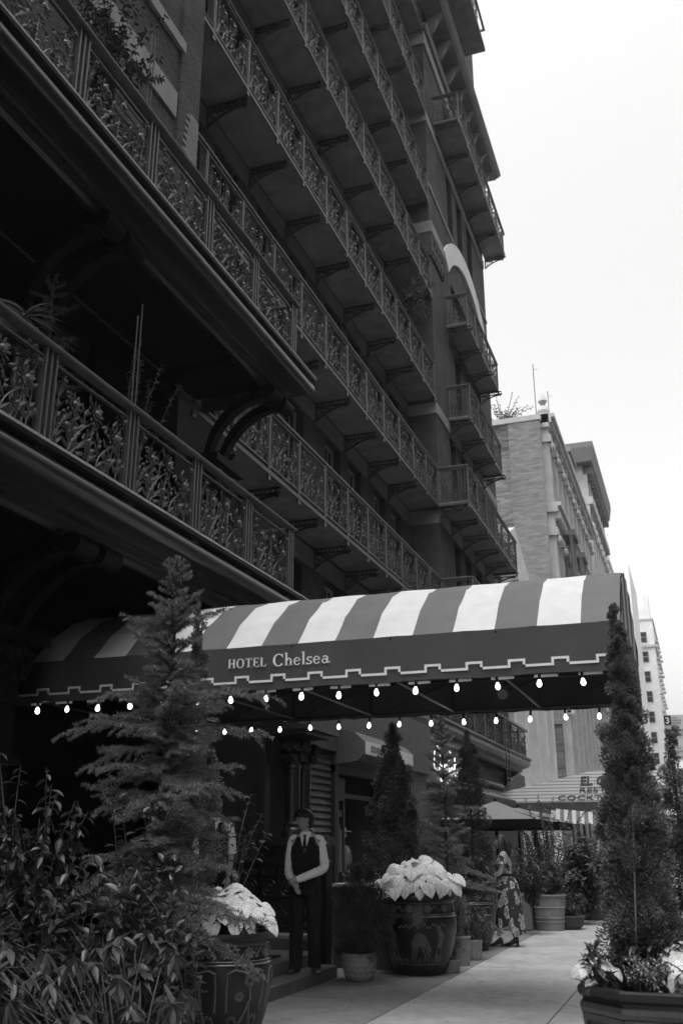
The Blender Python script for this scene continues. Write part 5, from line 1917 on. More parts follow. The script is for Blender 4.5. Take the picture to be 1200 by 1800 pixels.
def octo_planter():
    c = (-.36, 6.52, 0)
    P = thing('planter', c, 'dark eight-sided planter painted with tulips at the kerb end of the awning', 'planter')
    pr = [(.33, 0), (.37, .06), (.43, .42), (.455, .60)]
    MB().lathe(c, pr, 8, a0=PI / 8).build('body', 'glaze', P)
    MB().lathe(c, [(.452, .60), (.462, .605), (.47, .63), (.468, .655), (.452, .66)], 8, a0=PI / 8, cap=False).build('band', 'glaze_tint', P)
    MB().lathe(c, [(.45, .66), (.45, .68), (.475, .70), (.48, .735), (.46, .745), (.42, .745), (.41, .68)], 8, a0=PI / 8, cap=False).build('rim', 'glaze', P)
    MB().lathe(c, [(.42, .69), (.01, .70)], 8, a0=PI / 8, cap=False).build('soil', 'soil', P)
    st_, tu = MB(), MB()
    for k in range(8):
        a0_, a1_ = PI / 8 + 2 * PI * k / 8, PI / 8 + 2 * PI * (k + 1) / 8
        def Q(u, z, off):
            f = prof_r(pr, z)
            p0 = Vector((c[0] + f * math.cos(a0_), c[1] + f * math.sin(a0_), z))
            p1 = Vector((c[0] + f * math.cos(a1_), c[1] + f * math.sin(a1_), z))
            am = (a0_ + a1_) / 2
            return p0 + (p1 - p0) * u + Vector((math.cos(am), math.sin(am), 0)) * off
        for (ua, ub) in ((0.01, .09), (.91, .99)):
            st_.add([Q(ua, .08, .006), Q(ub, .08, .006), Q(ub, .565, .006), Q(ua, .565, .006)], ((0, 1, 2, 3),))
        st_.add([Q(.01, .565, .006), Q(.99, .565, .006), Q(.99, .60, .006), Q(.01, .60, .006)], ((0, 1, 2, 3),))
        def poly(pts):
            tu.add([Q(u, z, .007) for (u, z) in pts] + [Q(sum(p[0] for p in pts) / len(pts), sum(p[1] for p in pts) / len(pts), .012)],
                   [(i, (i + 1) % len(pts), len(pts)) for i in range(len(pts))])
        if k % 2:
            for (uc, zc, s) in ((.5, .45, 1.0),):
                poly([(uc - .2, zc + .09), (uc - .1, zc + .055), (uc, zc + .10), (uc + .1, zc + .055), (uc + .2, zc + .09), (uc + .15, zc - .03), (uc + .2, zc - .08), (uc + .05, zc - .06), (uc, zc - .10), (uc - .05, zc - .06), (uc - .2, zc - .08), (uc - .15, zc - .03)])
            for uc in (.2, .8):
                poly([(uc, .52), (uc + .05, .47), (uc + .04, .41), (uc, .39), (uc - .04, .41), (uc - .05, .47)])
            for uc in (.2, .42, .5, .58, .8):
                poly([(uc - .012, .1), (uc + .012, .1), (uc + .012 + (.5 - uc) * -.05, .38), (uc - .012 + (.5 - uc) * -.05, .38)])
        else:
            for (uc, h) in ((.28, 1.), (.72, 1.)):
                poly([(uc, .53), (uc + .045, .50), (uc + .03, .44), (uc + .1, .36), (uc + .11, .22), (uc + .03, .16), (uc - .03, .16), (uc - .11, .22), (uc - .1, .36), (uc - .03, .44), (uc - .045, .50)])
            poly([(.5, .52), (.54, .47), (.52, .42), (.515, .15), (.485, .15), (.48, .42), (.46, .47)])
    st_.build('painted_frame', 'glaze_tint', P)
    tu.build('painted_tulips', 'glaze_relief', P)
octo_planter()
c2 = (.12, 7.75, 0)
P2 = thing('planter', c2, 'second dark planter beyond the tulip planter at the kerb', 'planter')
MB().lathe(c2, [(.30, 0), (.36, .1), (.42, .45), (.43, .70)], 32).build('body', 'glaze', P2, smooth=40)
MB().lathe(c2, [(.43, .70), (.45, .71), (.45, .75), (.40, .75)], 32, cap=False).build('rim', 'glaze', P2, smooth=40)

# ================================================================== plants
TRI = ([(-.5, 0, 0), (.5, 0, 0), (0, 1, 0)], [(0, 1, 2)])
RHO = ([(0, 0, 0), (.5, .5, .12), (0, 1, 0), (-.5, .5, .12)], [(0, 1, 2), (0, 2, 3)])

def conifer_trunk(b, base, top, r):
    b.tube([base, (base[0] + .02, base[1], base[2] + (top[2] - base[2]) * .5), top], [r, r * .65, .006], 7)

def cedar(name, base, H, label, zc, seed, Lmax, nb=70, droop=.55, cat='conifer', m='needle', needle=.031, step=.009, per=6, sides=None, expo=.75, group=None, w=.0062, explicit=()):
    """a cedar: whorls of drooping branches, each a plush sleeve of needles; zc = height where the crown begins"""
    rg = np.random.default_rng(seed)
    T = thing(name, base, label, cat, group)
    wood = MB()
    top = (base[0] + rg.uniform(-.02, .02), base[1], base[2] + H)
    conifer_trunk(wood, base, top, .035)
    PP, TT, LL = [], [], []
    def run(pts, dens=1.):
        for i in range(len(pts) - 1):
            a, b_ = np.array(pts[i]), np.array(pts[i + 1])
            L = np.linalg.norm(b_ - a)
            k = max(1, int(L / step * dens))
            f = (np.arange(k) + rg.random(k)) / k
            PP.append(a + (b_ - a) * f[:, None])
            TT.append(np.repeat(((b_ - a) / max(L, 1e-6))[None], k, 0))
    def branch(z, az, L, el, dr, twigs=True):
        p = np.array([base[0], base[1], base[2] + z])
        pts = [p]
        n = 9
        d = np.array([math.cos(az) * math.cos(el), math.sin(az) * math.cos(el), math.sin(el)])
        for i in range(n):
            f = (i + 1) / n
            dd = d + np.array([0, 0, -dr * f ** 1.4 + .12 * (f > .8)]) + rg.normal(0, .05, 3)
            pts.append(pts[-1] + dd / np.linalg.norm(dd) * L / n)
        wood.tube([tuple(x) for x in pts], [.010 - .008 * i / n for i in range(n + 1)], 4, cap=False)
        run(pts[1:])
        if twigs:
            for i in range(1, n + 1):
                for sg in (-1, 1):
                    if rg.random() < .92:
                        t = pts[i] - pts[i - 1]
                        t /= np.linalg.norm(t)
                        side = np.cross(t, [0, 0, 1.]) * sg
                        l = L * rg.uniform(.20, .42) * (1.15 - .6 * i / n)
                        q0 = pts[i]
                        q1 = q0 + (t * .75 + side * .7 + np.array([0, 0, rg.uniform(-.45, .45)])) * l * .55
                        q2 = q1 + (t * .8 + side * .45 + np.array([0, 0, -.5 * dr - rg.uniform(-.1, .35)])) * l * .45
                        run([q0, q1, q2])
    k = 0
    while k < nb:
        f = (k + rg.random()) / nb
        z = zc + (H - zc) * f ** 1.0
        L = Lmax * (1 - f) ** expo * rg.choice([.5, .7, .85, 1.0, 1.2]) * rg.uniform(.9, 1.1) + .07
        az = k * 2.39996 + rg.uniform(-.4, .4)
        el = rg.uniform(-.30, .55) + .55 * f ** 2
        branch(z, az, L, el, droop * rg.uniform(.6, 1.3) * (1 - f * .7))
        k += 1
    for (z, az, L, el, dr) in explicit:
        branch(z, az, L, el, dr)
    run([(base[0], base[1], base[2] + zc + (H - zc) * .55), top])
    P, Tn = np.concatenate(PP), np.concatenate(TT)
    N = len(P)
    P = np.repeat(P, per, 0)
    Tn = np.repeat(Tn, per, 0)
    d = rg.normal(size=P.shape)
    d -= (d * Tn).sum(1, keepdims=True) * Tn * .75
    d /= np.linalg.norm(d, axis=1, keepdims=True)
    d = d + Tn * .45
    F = frames(d, rg)
    s = needle * rg.uniform(.65, 1.15, len(P))
    S = np.stack([np.full(len(P), w), s, s], 1)
    me = scatter_mesh('crown', m, *TRI, P - np.array(base), F * S[:, None, :])
    link_mesh('crown', me, T)
    wood.build('trunk', 'bark', T)
    return T

def column_conifer(name, base, H, prof, label, seed, n_clump=170, per=150, m='juniper', leaf=(.012, .022), cat='conifer', group=None, cl=.075, z0=.0, w=.5, squash=1., upright=.5):
    """a dense upright conifer: clumps of tiny sprays over a lumpy column; prof = [(t, radius)]"""
    rg = np.random.default_rng(seed)
    T = thing(name, base, label, cat, group)
    wood = MB()
    conifer_trunk(wood, base, (base[0], base[1], base[2] + H * .97), .03)
    ts, rs = [p[0] for p in prof], [p[1] for p in prof]
    cz, ca = rg.random(n_clump * 3), rg.random(n_clump * 3) * 2 * PI
    r = np.interp(cz, ts, rs)
    keep = rg.random(n_clump * 3) < (r / max(rs)) ** .8
    cz, ca, r = cz[keep][:n_clump], ca[keep][:n_clump], r[keep][:n_clump]
    rad = r * rg.uniform(.55, 1.0, len(r)) + rg.choice([0, 0, .03], len(r))
    C = np.stack([base[0] + rad * np.cos(ca), base[1] + rad * np.sin(ca), base[2] + z0 + cz * (H - z0)], 1)
    size = cl * rg.uniform(.5, 1.35, len(r)) * (.35 + .65 * r / max(rs))
    out = np.stack([np.cos(ca), np.sin(ca), np.full(len(r), upright)], 1)
    P, D = [], []
    for i in range(len(C)):
        v = rg.normal(size=(per, 3))
        v /= np.linalg.norm(v, axis=1, keepdims=True)
        rr = size[i] * rg.random((per, 1)) ** .4
        p = C[i] + v * rr * np.array([1, 1, 1.25])
        P.append(p)
        D.append(v * .8 + out[i] * .8 + rg.normal(0, .25, (per, 3)))
    for i in range(0, len(C), 3):
        wood.tube([(base[0], base[1], C[i][2] - .12), tuple(C[i])], [.006, .003], 3, cap=False)
    # filling in the heart of the column
    nf = int(len(C) * per * .35)
    tz = rg.random(nf)
    rr = np.interp(tz, ts, rs) * np.sqrt(rg.random(nf)) * .7
    aa = rg.random(nf) * 2 * PI
    P.append(np.stack([base[0] + rr * np.cos(aa), base[1] + rr * np.sin(aa), base[2] + z0 + tz * (H - z0)], 1))
    D.append(rg.normal(size=(nf, 3)) + np.array([0, 0, .6]))
    # loose tips at the outline
    P, D = np.concatenate(P), np.concatenate(D)
    s = rg.uniform(*leaf, len(P))
    F = frames(D, rg)
    S = np.stack([s * w, s, s], 1)
    me = scatter_mesh('crown', m, *RHO, P - np.array(base), F * S[:, None, :])
    link_mesh('crown', me, T)
    wood.build('trunk', 'bark', T)
    return T

# ---- leaf meshes (local +Y along the leaf, +Z its upper face)
def leaf_mesh(name, m, L=1., W=.36, stations=((0, .04), (.18, .62), (.42, 1.), (.7, .72), (.9, .3), (1, .02)), fold=.16, curl=.28, wav=.0):
    vs_, fs_ = [], []
    for i, (t, w) in enumerate(stations):
        z = -curl * t * t
        for j, u in enumerate((-1, -.5, 0, .5, 1)):
            vs_.append((u * w * W / 2, t * L, z + abs(u) * fold * w * W + wav * math.sin(t * 9 + u * 2) * W))
    for i in range(len(stations) - 1):
        for j in range(4):
            a = i * 5 + j
            fs_.append((a, a + 1, a + 6, a + 5))
    me = bpy.data.meshes.new(name)
    me.from_pydata(vs_, [], fs_)
    me.materials.append(MT[m])
    me.polygons.foreach_set('use_smooth', [True] * len(me.polygons))
    me.update()
    return me
def caladium_mesh(seed=0):
    """heart-shaped leaf hung from its sinus, rippled edge, UV = position on the leaf"""
    q_ = random.Random(seed)
    out = [(0, .0), (-.12, -.20), (-.30, -.26), (-.44, -.14), (-.50, .10), (-.47, .36), (-.37, .62), (-.22, .82), (-.09, .94), (0, 1.0)]
    out = out + [(-x, y) for (x, y) in out[-2:0:-1]]
    vs_, uv = [(0, .06, .02)], [(0, .06)]
    for f in (.45, .8, 1.0):
        for i, (x, y) in enumerate(out):
            X, Y = x * f, .06 + (y - .06) * f
            z = .10 * abs(X) - .30 * max(Y, 0) ** 2 - .06 * f * f + q_.uniform(-.02, .02) * f + .03 * math.sin(i * 1.9) * (f > .9)
            vs_.append((X, Y, z)); uv.append((X, Y - .02))
    n = len(out)
    fs_ = [(0, 1 + i, 1 + (i + 1) % n) for i in range(n)]
    for r_ in range(2):
        a = 1 + r_ * n
        fs_ += [(a + i, a + n + i, a + n + (i + 1) % n, a + (i + 1) % n) for i in range(n)]
    me = bpy.data.meshes.new('leaf')
    me.from_pydata(vs_, [], fs_)
    me.materials.append(MT['caladium'])
    ul = me.uv_layers.new(name='UVMap')
    for lp in me.loops:
        ul.data[lp.index].uv = uv[lp.vertex_index]
    me.polygons.foreach_set('use_smooth', [True] * len(me.polygons))
    me.update()
    return me
LF_OVAL = leaf_mesh('leaf', 'leaf_mid', W=.46)
LF_LANCE = leaf_mesh('leaf', 'leaf_mid', W=.30, curl=.22)
LF_LANCE_DK = leaf_mesh('leaf', 'leaf_dk', W=.30, curl=.25)
LF_OVAL_DK = leaf_mesh('leaf', 'leaf_dk', W=.48, curl=.3)
LF_OVAL_LT = leaf_mesh('leaf', 'leaf_lt', W=.50, curl=.3)
LF_RHODO = leaf_mesh('leaf', 'leaf_lt', W=.30, curl=.16, fold=.1)
LF_BLADE = leaf_mesh('leaf', 'leaf_lt', W=.09, curl=.8, fold=.3)
LF_CAL = [caladium_mesh(i) for i in range(4)]

def place_leaf(me, T, p, d, up, s):
    d = Vector(d).normalized()
    z = Vector(up)
    z = z - d * z.dot(d)
    if z.length < 1e-3: z = d.orthogonal()
    z.normalize()
    x = d.cross(z)
    M_ = Matrix(((x.x, d.x, z.x, 0), (x.y, d.y, z.y, 0), (x.z, d.z, z.z, 0), (0, 0, 0, 1))) @ Matrix.Diagonal((s, s, s, 1))
    M_.translation = Vector(p) - BASE[T.name]
    o = bpy.data.objects.new('leaf', me)
    COL.objects.link(o)
    o.parent = T
    o.matrix_local = M_
    return o

def leafy(T, items, cap_objs=150, rest='leaf_dk'):
    """items: (mesh, pos, dir, up, size); the ones nearest the camera become parts, the rest one mass"""
    items.sort(key=lambda it: (Vector(it[1]) - Vector((0, 0, CAM_H))).length / it[4] ** .5)
    for it in items[:cap_objs]:
        place_leaf(it[0], T, *it[1:])
    r_ = items[cap_objs:]
    if r_:
        rg = np.random.default_rng(3)
        P = np.array([tuple(it[1]) for it in r_]) - np.array(BASE[T.name])
        D = np.array([tuple(Vector(it[2])) for it in r_])
        F = frames(D, rg, flat=.6)
        s = np.array([it[4] for it in r_])
        S = np.stack([s * .42, s, s], 1)
        tv = [(0, 0, 0), (.5, .3, .08), (.42, .65, .04), (0, 1, -.15), (-.42, .65, .04), (-.5, .3, .08), (0, .45, -.02)]
        tf = [(0, 1, 6), (1, 2, 6), (2, 3, 6), (3, 4, 6), (4, 5, 6), (5, 0, 6)]
        me = scatter_mesh('foliage', rest, tv, tf, P, F * S[:, None, :], True)
        o = link_mesh('foliage', me, T)
        o['kind'] = 'stuff'

def shrub(name, base, label, stems, lmesh, size, seed, mode='alt', per=12, cap=120, cat='shrub', rest='leaf_dk', droop=.5, stem_r=.006, group=None, spread=.9, part_first=.35):
    """stems: list of tip points; leaves alternate up each stem or sit in whorls at its tip"""
    rg = random.Random(seed)
    T = thing(name, base, label, cat, group)
    w_ = MB()
    items = []
    for tip in stems:
        tip = Vector(tip)
        b0 = Vector((base[0] + rg.uniform(-.08, .08), base[1] + rg.uniform(-.08, .08), base[2]))
        mid = b0.lerp(tip, .55) + Vector((rg.uniform(-.06, .06), rg.uniform(-.06, .06), .10 * (tip - b0).length))
        pts, _ = smooth_path([b0, mid, tip], [1, 1, 1], 7)
        w_.tube(pts, [stem_r * (1 - .6 * i / len(pts)) for i in range(len(pts))], 4, cap=False)
        n = len(pts)
        if mode == 'alt':
            for k in range(per):
                f = part_first + (1 - part_first) * (k + rg.random() * .6) / per
                i = min(n - 2, int(f * (n - 1)))
                p = pts[i].lerp(pts[i + 1], f * (n - 1) - i)
                t = (pts[i + 1] - pts[i]).normalized()
                a = k * 2.4 + rg.uniform(-.5, .5)
                o = t.orthogonal().normalized()
                o = Matrix.Rotation(a, 3, t) @ o
                d = (o * spread + t * .55 + Vector((0, 0, -droop * rg.uniform(.3, 1.2)))).normalized()
                items.append((rg.choice(lmesh) if isinstance(lmesh, list) else lmesh, p, d, Vector((rg.uniform(-.3, .3), rg.uniform(-.3, .3), 1)) + o * .2, rg.uniform(*size) * (1.1 - .4 * f)))
        else:
            t = (pts[-1] - pts[-2]).normalized()
            for lay, (nn, el, sc_) in enumerate(((per, -.35, 1.), (max(3, per // 2), .25, .75))):
                for k in range(nn):
                    a = 2 * PI * k / nn + rg.uniform(-.3, .3) + lay
                    o = Matrix.Rotation(a, 3, t) @ t.orthogonal().normalized()
                    d = (o + t * el + Vector((0, 0, -droop * rg.uniform(.4, 1.2)))).normalized()
                    items.append((lmesh, pts[-1] - t * .015 * lay, d, Vector((0, 0, 1)) + o * .3, rg.uniform(*size) * sc_))
    w_.build('stem', 'stem', T)
    leafy(T, items, cap, rest)
    return T

def blob_tips(rg, c, r, n, zmin=-9):
    out = []
    while len(out) < n:
        v = Vector((rg.gauss(0, 1), rg.gauss(0, 1), rg.gauss(0, 1))).normalized() * rg.uniform(.7, 1.05)
        p = Vector((c[0] + v.x * r[0], c[1] + v.y * r[1], c[2] + v.z * r[2]))
        if p.z > zmin:
            out.append(p)
    return out

def caladium(name, base, label, n, R, h, seed, size=(.16, .24), cap=60, group=None):
    rg = random.Random(seed)
    T = thing(name, base, label, 'caladium', group)
    w_ = MB()
    items = []
    for k in range(n):
        a = k * 2.39996
        f = ((k + .5) / n) ** .6
        r = R * f * rg.uniform(.85, 1.1)
        z = h * (1 - .75 * f ** 2) + rg.uniform(-.03, .03)
        p = Vector((base[0] + r * math.cos(a), base[1] + r * math.sin(a), base[2] + z))
        w_.tube([(base[0] + r * .2 * math.cos(a), base[1] + r * .2 * math.sin(a), base[2] - .02), (base[0] + r * .7 * math.cos(a), base[1] + r * .7 * math.sin(a), base[2] + z * .8), p], [.004, .003, .002], 4, cap=False)
        o = Vector((math.cos(a + rg.uniform(-.4, .4)), math.sin(a + rg.uniform(-.4, .4)), 0))
        d = o * rg.uniform(.6, 1.0) + Vector((rg.uniform(-.25, .25), rg.uniform(-.25, .25), rg.uniform(-.25, .35) - .85 * f))
        items.append((rg.choice(LF_CAL), p, d, Vector((rg.uniform(-.3, .3), rg.uniform(-.3, .3), .85)) + o * .6 + Vector((.2, -.5, 0)), rg.uniform(*size)))
    w_.build('stem', 'stem', T)
    leafy(T, items, cap)
    return T

# ---- left group
cedar('cedar', (-4.16, 7.3, .3), 3.60, 'tall feathery cedar in front of the awning, its tip against the dark porch', .55, 4, .70, 165, .6,
      explicit=[(2.36, 3.25, .62, .35, .55), (2.15, 3.4, .85, .25, .6), (2.30, -.12, .95, .30, .55), (2.12, .1, .85, .2, .6), (3.0, .15, .46, .45, .3), (3.0, 3.3, .42, .4, .3), (2.0, 3.0, .8, .0, .4), (1.75, .3, .6, .0, .5)])
column_conifer('boxwood', (-4.38, 8.15, .3), 3.45, [(0, .30), (.35, .30), (.55, .24), (.68, .15), (.85, .08), (1, .01)], 'slender small-leaved evergreen column close behind the tall cedar', 8, 210, 190, leaf=(.014, .026), cl=.068)
rg_ = random.Random(21)
tips = []
for _ in range(54):
    y_ = rg_.uniform(4.2, 5.6)
    tips.append(Vector((rg_.uniform(-.80 * y_, -.525 * y_), y_, rg_.uniform(.62, 1.08))))
shrub('rhododendron', (-3.0, 5.0, .1), 'low shrub with whorls of long pale-backed leaves in the near left corner', tips, LF_RHODO, (.09, .15), 5, 'whorl', 9, 295, droop=.75, rest='leaf_mid')
tips = [Vector((rg_.uniform(-3.75, -3.32), rg_.uniform(5.9, 6.5), rg_.uniform(.5, 1.35))) for _ in range(40)]
shrub('leafy_shrub', (-3.3, 6.35, .2), 'broad-leaved shrub spilling over the near side of the scroll-frieze jar', tips, LF_OVAL, (.07, .12), 6, 'alt', 14, 290, droop=.7, rest='leaf_dk')
tips = [Vector((-4.62, 5.75, 2.18)), Vector((-4.45, 5.8, 2.05)), Vector((-4.16, 5.7, 2.02)), Vector((-4.10, 5.75, 1.85)), Vector((-3.98, 5.8, 1.8)), Vector((-4.3, 5.6, 1.7)), Vector((-4.5, 5.6, 1.8)), Vector((-4.0, 5.5, 1.55)), Vector((-4.35, 5.5, 1.5)), Vector((-3.85, 5.7, 1.55)), Vector((-4.7, 5.9, 1.6))]
tips += [Vector((rg_.uniform(-4.75, -3.9), rg_.uniform(5.45, 5.95), rg_.uniform(1.1, 1.9))) for _ in range(48)]
shrub('drooping_shrub', (-4.25, 5.9, .2), 'dark drooping shrub at the left edge, its tallest shoots against the black entrance', tips, LF_OVAL_DK, (.09, .14), 7, 'alt', 20, 290, droop=1.3, rest='leaf_dk', part_first=.3)
tips = [Vector((-4.05, 6.3, 2.05)), Vector((-3.95, 6.3, 1.85)), Vector((-3.75, 6.3, 1.75)), Vector((-3.65, 6.2, 1.6)), Vector((-3.5, 6.2, 1.45)), Vector((-3.85, 6.2, 1.5)), Vector((-3.6, 6.1, 1.3)), Vector((-3.9, 6.1, 1.35)), Vector((-4.1, 6.1, 1.4))]
tips += [Vector((rg_.uniform(-4.1, -3.3), rg_.uniform(6.0, 6.4), rg_.uniform(.9, 1.5))) for _ in range(18)]
shrub('spiky_shrub', (-3.85, 6.5, .2), 'arching shrub with narrow paired leaves below the cedar', tips, LF_LANCE_DK, (.09, .13), 8, 'alt', 22, 190, droop=.35, rest='leaf_dk', part_first=.25)
tips = [Vector((rg_.uniform(-4.4, -3.3), rg_.uniform(5.2, 6.0), rg_.uniform(.7, 1.45))) for _ in range(64)]
shrub('dense_shrub', (-3.85, 5.7, .1), 'dense shadowy shrub filling the gap between the left plants', tips, LF_LANCE_DK, (.09, .15), 9, 'alt', 16, 160, droop=.6, rest='leaf_dk', part_first=.2)
cedar('young_conifer', (-3.72, 4.75, 0), 1.25, 'young feathery conifer in the bottom left corner', .15, 14, .32, 34, .4, m='needle_dk', per=4)
tips = [Vector((-3.86, 8.35, 1.95)), Vector((-3.72, 8.3, 1.78)), Vector((-3.62, 8.2, 1.62)), Vector((-3.8, 8.15, 1.6)), Vector((-3.95, 8.2, 1.75))]
shrub('oval_leaved_shoot', (-3.95, 8.1, .84), 'upright shoots of broad dark leaves beside the half-hidden worker', tips, LF_OVAL, (.09, .12), 10, 'alt', 11, 60, droop=.4, part_first=.45)
caladium('caladium', (-3.84, 7.88, .82), 'white caladium leaves in the scroll-frieze jar beside the steps', 64, .40, .34, 3, (.10, .165), 70)
tips = blob_tips(rg_, (-3.60, 7.78, .92), (.14, .12, .10), 26)
shrub('trailing_plant', (-3.62, 7.8, .82), 'small trailing plant at the right rim of the scroll-frieze jar', tips, LF_OVAL_LT, (.025, .045), 12, 'alt', 7, 120)

# ---- middle group
column_conifer('small_conifer', (-4.02, 11.88, .29), 1.0, [(0, .20), (.25, .38), (.6, .32), (.85, .18), (1, .05)], 'small dark bushy conifer in the quilted pot', 31, 90, 150, m='needle_dk', leaf=(.02, .038), cl=.09, w=.34)
caladium('caladium', (-3.52, 12.80, .90), 'spread of white caladium leaves crowning the animal-figured jar', 84, .54, .40, 6, (.13, .20), 90)
column_conifer('juniper', (-4.20, 14.0, .2), 3.02, [(0, .5), (.3, .50), (.5, .36), (.75, .22), (.92, .12), (1, .03)], 'broad dark juniper between the shop door and the caladiums', 33, 260, 170, m='needle_dk', leaf=(.022, .044), cl=.105, w=.36)
cedar('blue_cedar', (-3.62, 14.7, .2), 3.16, 'feathery cedar right of the broad juniper, tip below the bulbs', .55, 35, .62, 84, .35, per=5, step=.010, needle=.034)
column_conifer('juniper', (-3.50, 15.9, .3), 2.98, [(0, .34), (.4, .30), (.7, .22), (.9, .12), (1, .03)], 'dark upright juniper behind the feathery cedar', 37, 170, 150, m='needle_dk', leaf=(.022, .04), cl=.10, w=.36)
column_conifer('slim_conifer', (-3.20, 12.98, .15), .66, [(0, .11), (.4, .14), (.8, .09), (1, .02)], 'slim dark conifer in the shallow fluted pot', 39, 40, 110, m='needle_dk', leaf=(.014, .026), cl=.055, w=.3)
column_conifer('slim_conifer', (-3.26, 13.75, .36), .62, [(0, .10), (.4, .12), (.8, .08), (1, .02)], 'slim conifer in the plain tall pot', 40, 34, 100, leaf=(.014, .026), cl=.055)
tips = blob_tips(rg_, (-3.2, 14.45, .55), (.22, .2, .25), 16)
shrub('leafy_pot_plant', (-3.22, 14.45, .26), 'light broad leaves in the small fluted pot', tips, LF_OVAL_LT, (.09, .13), 14, 'alt', 7, 80, rest='leaf_mid')
tips = blob_tips(rg_, (-4.25, 13.1, 1.12), (.45, .3, .2), 26)
shrub('trailing_shrub', (-4.2, 13.1, .7), 'loose leafy stems below the shop door, left of the white caladiums', tips, LF_OVAL, (.07, .10), 15, 'alt', 9, 130)
HR = thing('planter_ledge', (-4.3, 13.1, 0), 'pale topped ledge behind the small conifer, under the shop door', 'ledge')
MB().box(-4.75, -3.9, 12.95, 13.4, 0, .98).build('body', 'stone_dark', HR)
MB().box(-4.78, -3.87, 12.92, 13.43, .982, 1.02).build('coping', 'step_edge', HR)
tips = blob_tips(rg_, (-3.45, 15.75, 1.15), (.36, .34, .30), 34, .95)
shrub('mixed_planting', (-3.5, 15.75, .88), 'mixed light leaves in the third glazed jar, within the reach of the woman', tips, [LF_OVAL_LT, LF_OVAL], (.08, .13), 16, 'alt', 8, 140, rest='leaf_lt')

# ---- right group at the kerb
column_conifer('tall_juniper', (-.42, 6.62, .70), 2.34, [(0, .17), (.14, .21), (.35, .185), (.55, .14), (.78, .060), (.92, .03), (1, .006)], 'tall tapering juniper in the tulip planter in front of the awning end', 51, 300, 300, leaf=(.013, .026), cl=.060, upright=.7)
cn = MB().tube([(-.47, 6.42, .7), (-.40, 6.44, 1.75)], .005, 5)
tag(cn.build_at('bamboo_cane', 'cane', (-.47, 6.42, .7)), 'thin pale cane staking the tall juniper', 'plant stake')
column_conifer('spreading_conifer', (.0, 7.4, .6), 1.25, [(0, .28), (.3, .40), (.6, .34), (.85, .2), (1, .06)], 'lower dark conifer behind the tall juniper at the right edge', 53, 150, 160, m='needle_dk', leaf=(.016, .032), cl=.08, w=.34)
column_conifer('slender_conifer', (-.17, 7.5, .6), 1.7, [(0, .2), (.5, .17), (.8, .1), (1, .02)], 'slender dark conifer just right of the tall juniper', 55, 110, 150, leaf=(.013, .025), cl=.06)
caladium('caladium', (-.16, 6.42, .76), 'white caladium leaves at the right rim of the tulip planter', 30, .22, .20, 8, (.08, .14))
caladium('caladium', (-.05, 7.0, 1.0), 'white caladium leaves at the right edge above the tulip planter', 9, .12, .16, 11, (.10, .14))
MT['leaf_var'] = leafmat('variegated_small_leaf', .28, .45, .3, .5, .4)
LF_VAR = leaf_mesh('leaf', 'leaf_var', W=.5, curl=.25)
caladium('caladium', (-.70, 6.40, .74), 'pale veined caladium leaves at the left rim of the tulip planter', 18, .13, .14, 18, (.045, .085))
tips = blob_tips(rg_, (-.40, 6.22, .85), (.15, .11, .10), 34, .76)
shrub('small_leaved_plant', (-.40, 6.30, .70), 'pale small-leaved plant at the front of the tulip planter', tips, LF_VAR, (.022, .040), 61, 'alt', 10, 290, rest='leaf_var')
tips = [Vector((-.30 + .07 * math.cos(k), 6.22 + .05 * math.sin(k), .80 + .05 * (k % 3))) for k in range(8)]
shrub('fleshy_leaved_plant', (-.30, 6.28, .70), 'plant with large rounded grey leaves in the middle of the tulip planter', tips, LF_OVAL_LT, (.07, .10), 62, 'alt', 5, 60)
tips = blob_tips(rg_, (-.68, 6.40, .84), (.12, .14, .14), 20, .74)
shrub('coleus', (-.64, 6.42, .70), 'veined broad leaves hanging over the left rim of the tulip planter', tips, [LF_OVAL, LF_OVAL_LT], (.06, .10), 63, 'alt', 7, 110)
tips = blob_tips(rg_, (-.30, 6.45, .92), (.26, .18, .16), 26, .76)
shrub('broad_leaved_plant', (-.3, 6.5, .70), 'dark broad leaves around the foot of the tall juniper', tips, LF_OVAL_DK, (.09, .13), 64, 'alt', 6, 90)
tips = [Vector((-.06 + .05 * k, 6.08 - .02 * k, .70 - .05 * k)) for k in range(5)]
shrub('trailing_vine', (-.10, 6.2, .74), 'trailing stems hanging over the front rim of the tulip planter', tips, LF_LANCE, (.04, .07), 65, 'alt', 12, 60)

# ---- far group along the restaurant
def ferny(base, r, label, seed, n=40, m='leaf_mid', size=(.05, .09), cap=0, cat='shrub', name='fern', zmin=None):
    q_ = random.Random(seed)
    tips_ = blob_tips(q_, (base[0], base[1], base[2] + r[2]), r, n, base[2] - .1 if zmin is None else zmin)
    return shrub(name, base, label, tips_, LF_LANCE, size, seed, 'alt', 26, cap, cat=cat, rest=m, part_first=.2)
ferny((-2.62, 20.1, .24), (.42, .40, .22), 'ferny plant spilling out of the low dark pot', 71, 46, 'leaf_mid', zmin=.12)
ferny((-2.92, 19.75, .62), (.35, .3, .35), 'leafy light plant in the tall terracotta planter', 72, 30, 'leaf_lt', (.07, .11))
ferny((-3.45, 19.6, .62), (.35, .3, .3), 'leafy plant in the square planter box behind the woman', 73, 26, 'leaf_mid', (.07, .11))
ferny((-2.45, 21.4, .2), (.5, .6, .75), 'glossy long-leaved shrub behind the low ferny pot', 74, 60, 'leaf_lt', (.14, .24), name='laurel')
ferny((-2.40, 22.6, .3), (.5, .5, .5), 'rounded shrub in the pot behind the low ferny pot', 75, 40, 'leaf_mid', (.06, .1), name='round_shrub')
ferny((-2.55, 24.6, .2), (.6, 1.0, .9), 'mid green shrub further along the row of pots', 76, 70, 'leaf_mid', (.08, .14), name='mid_shrub')
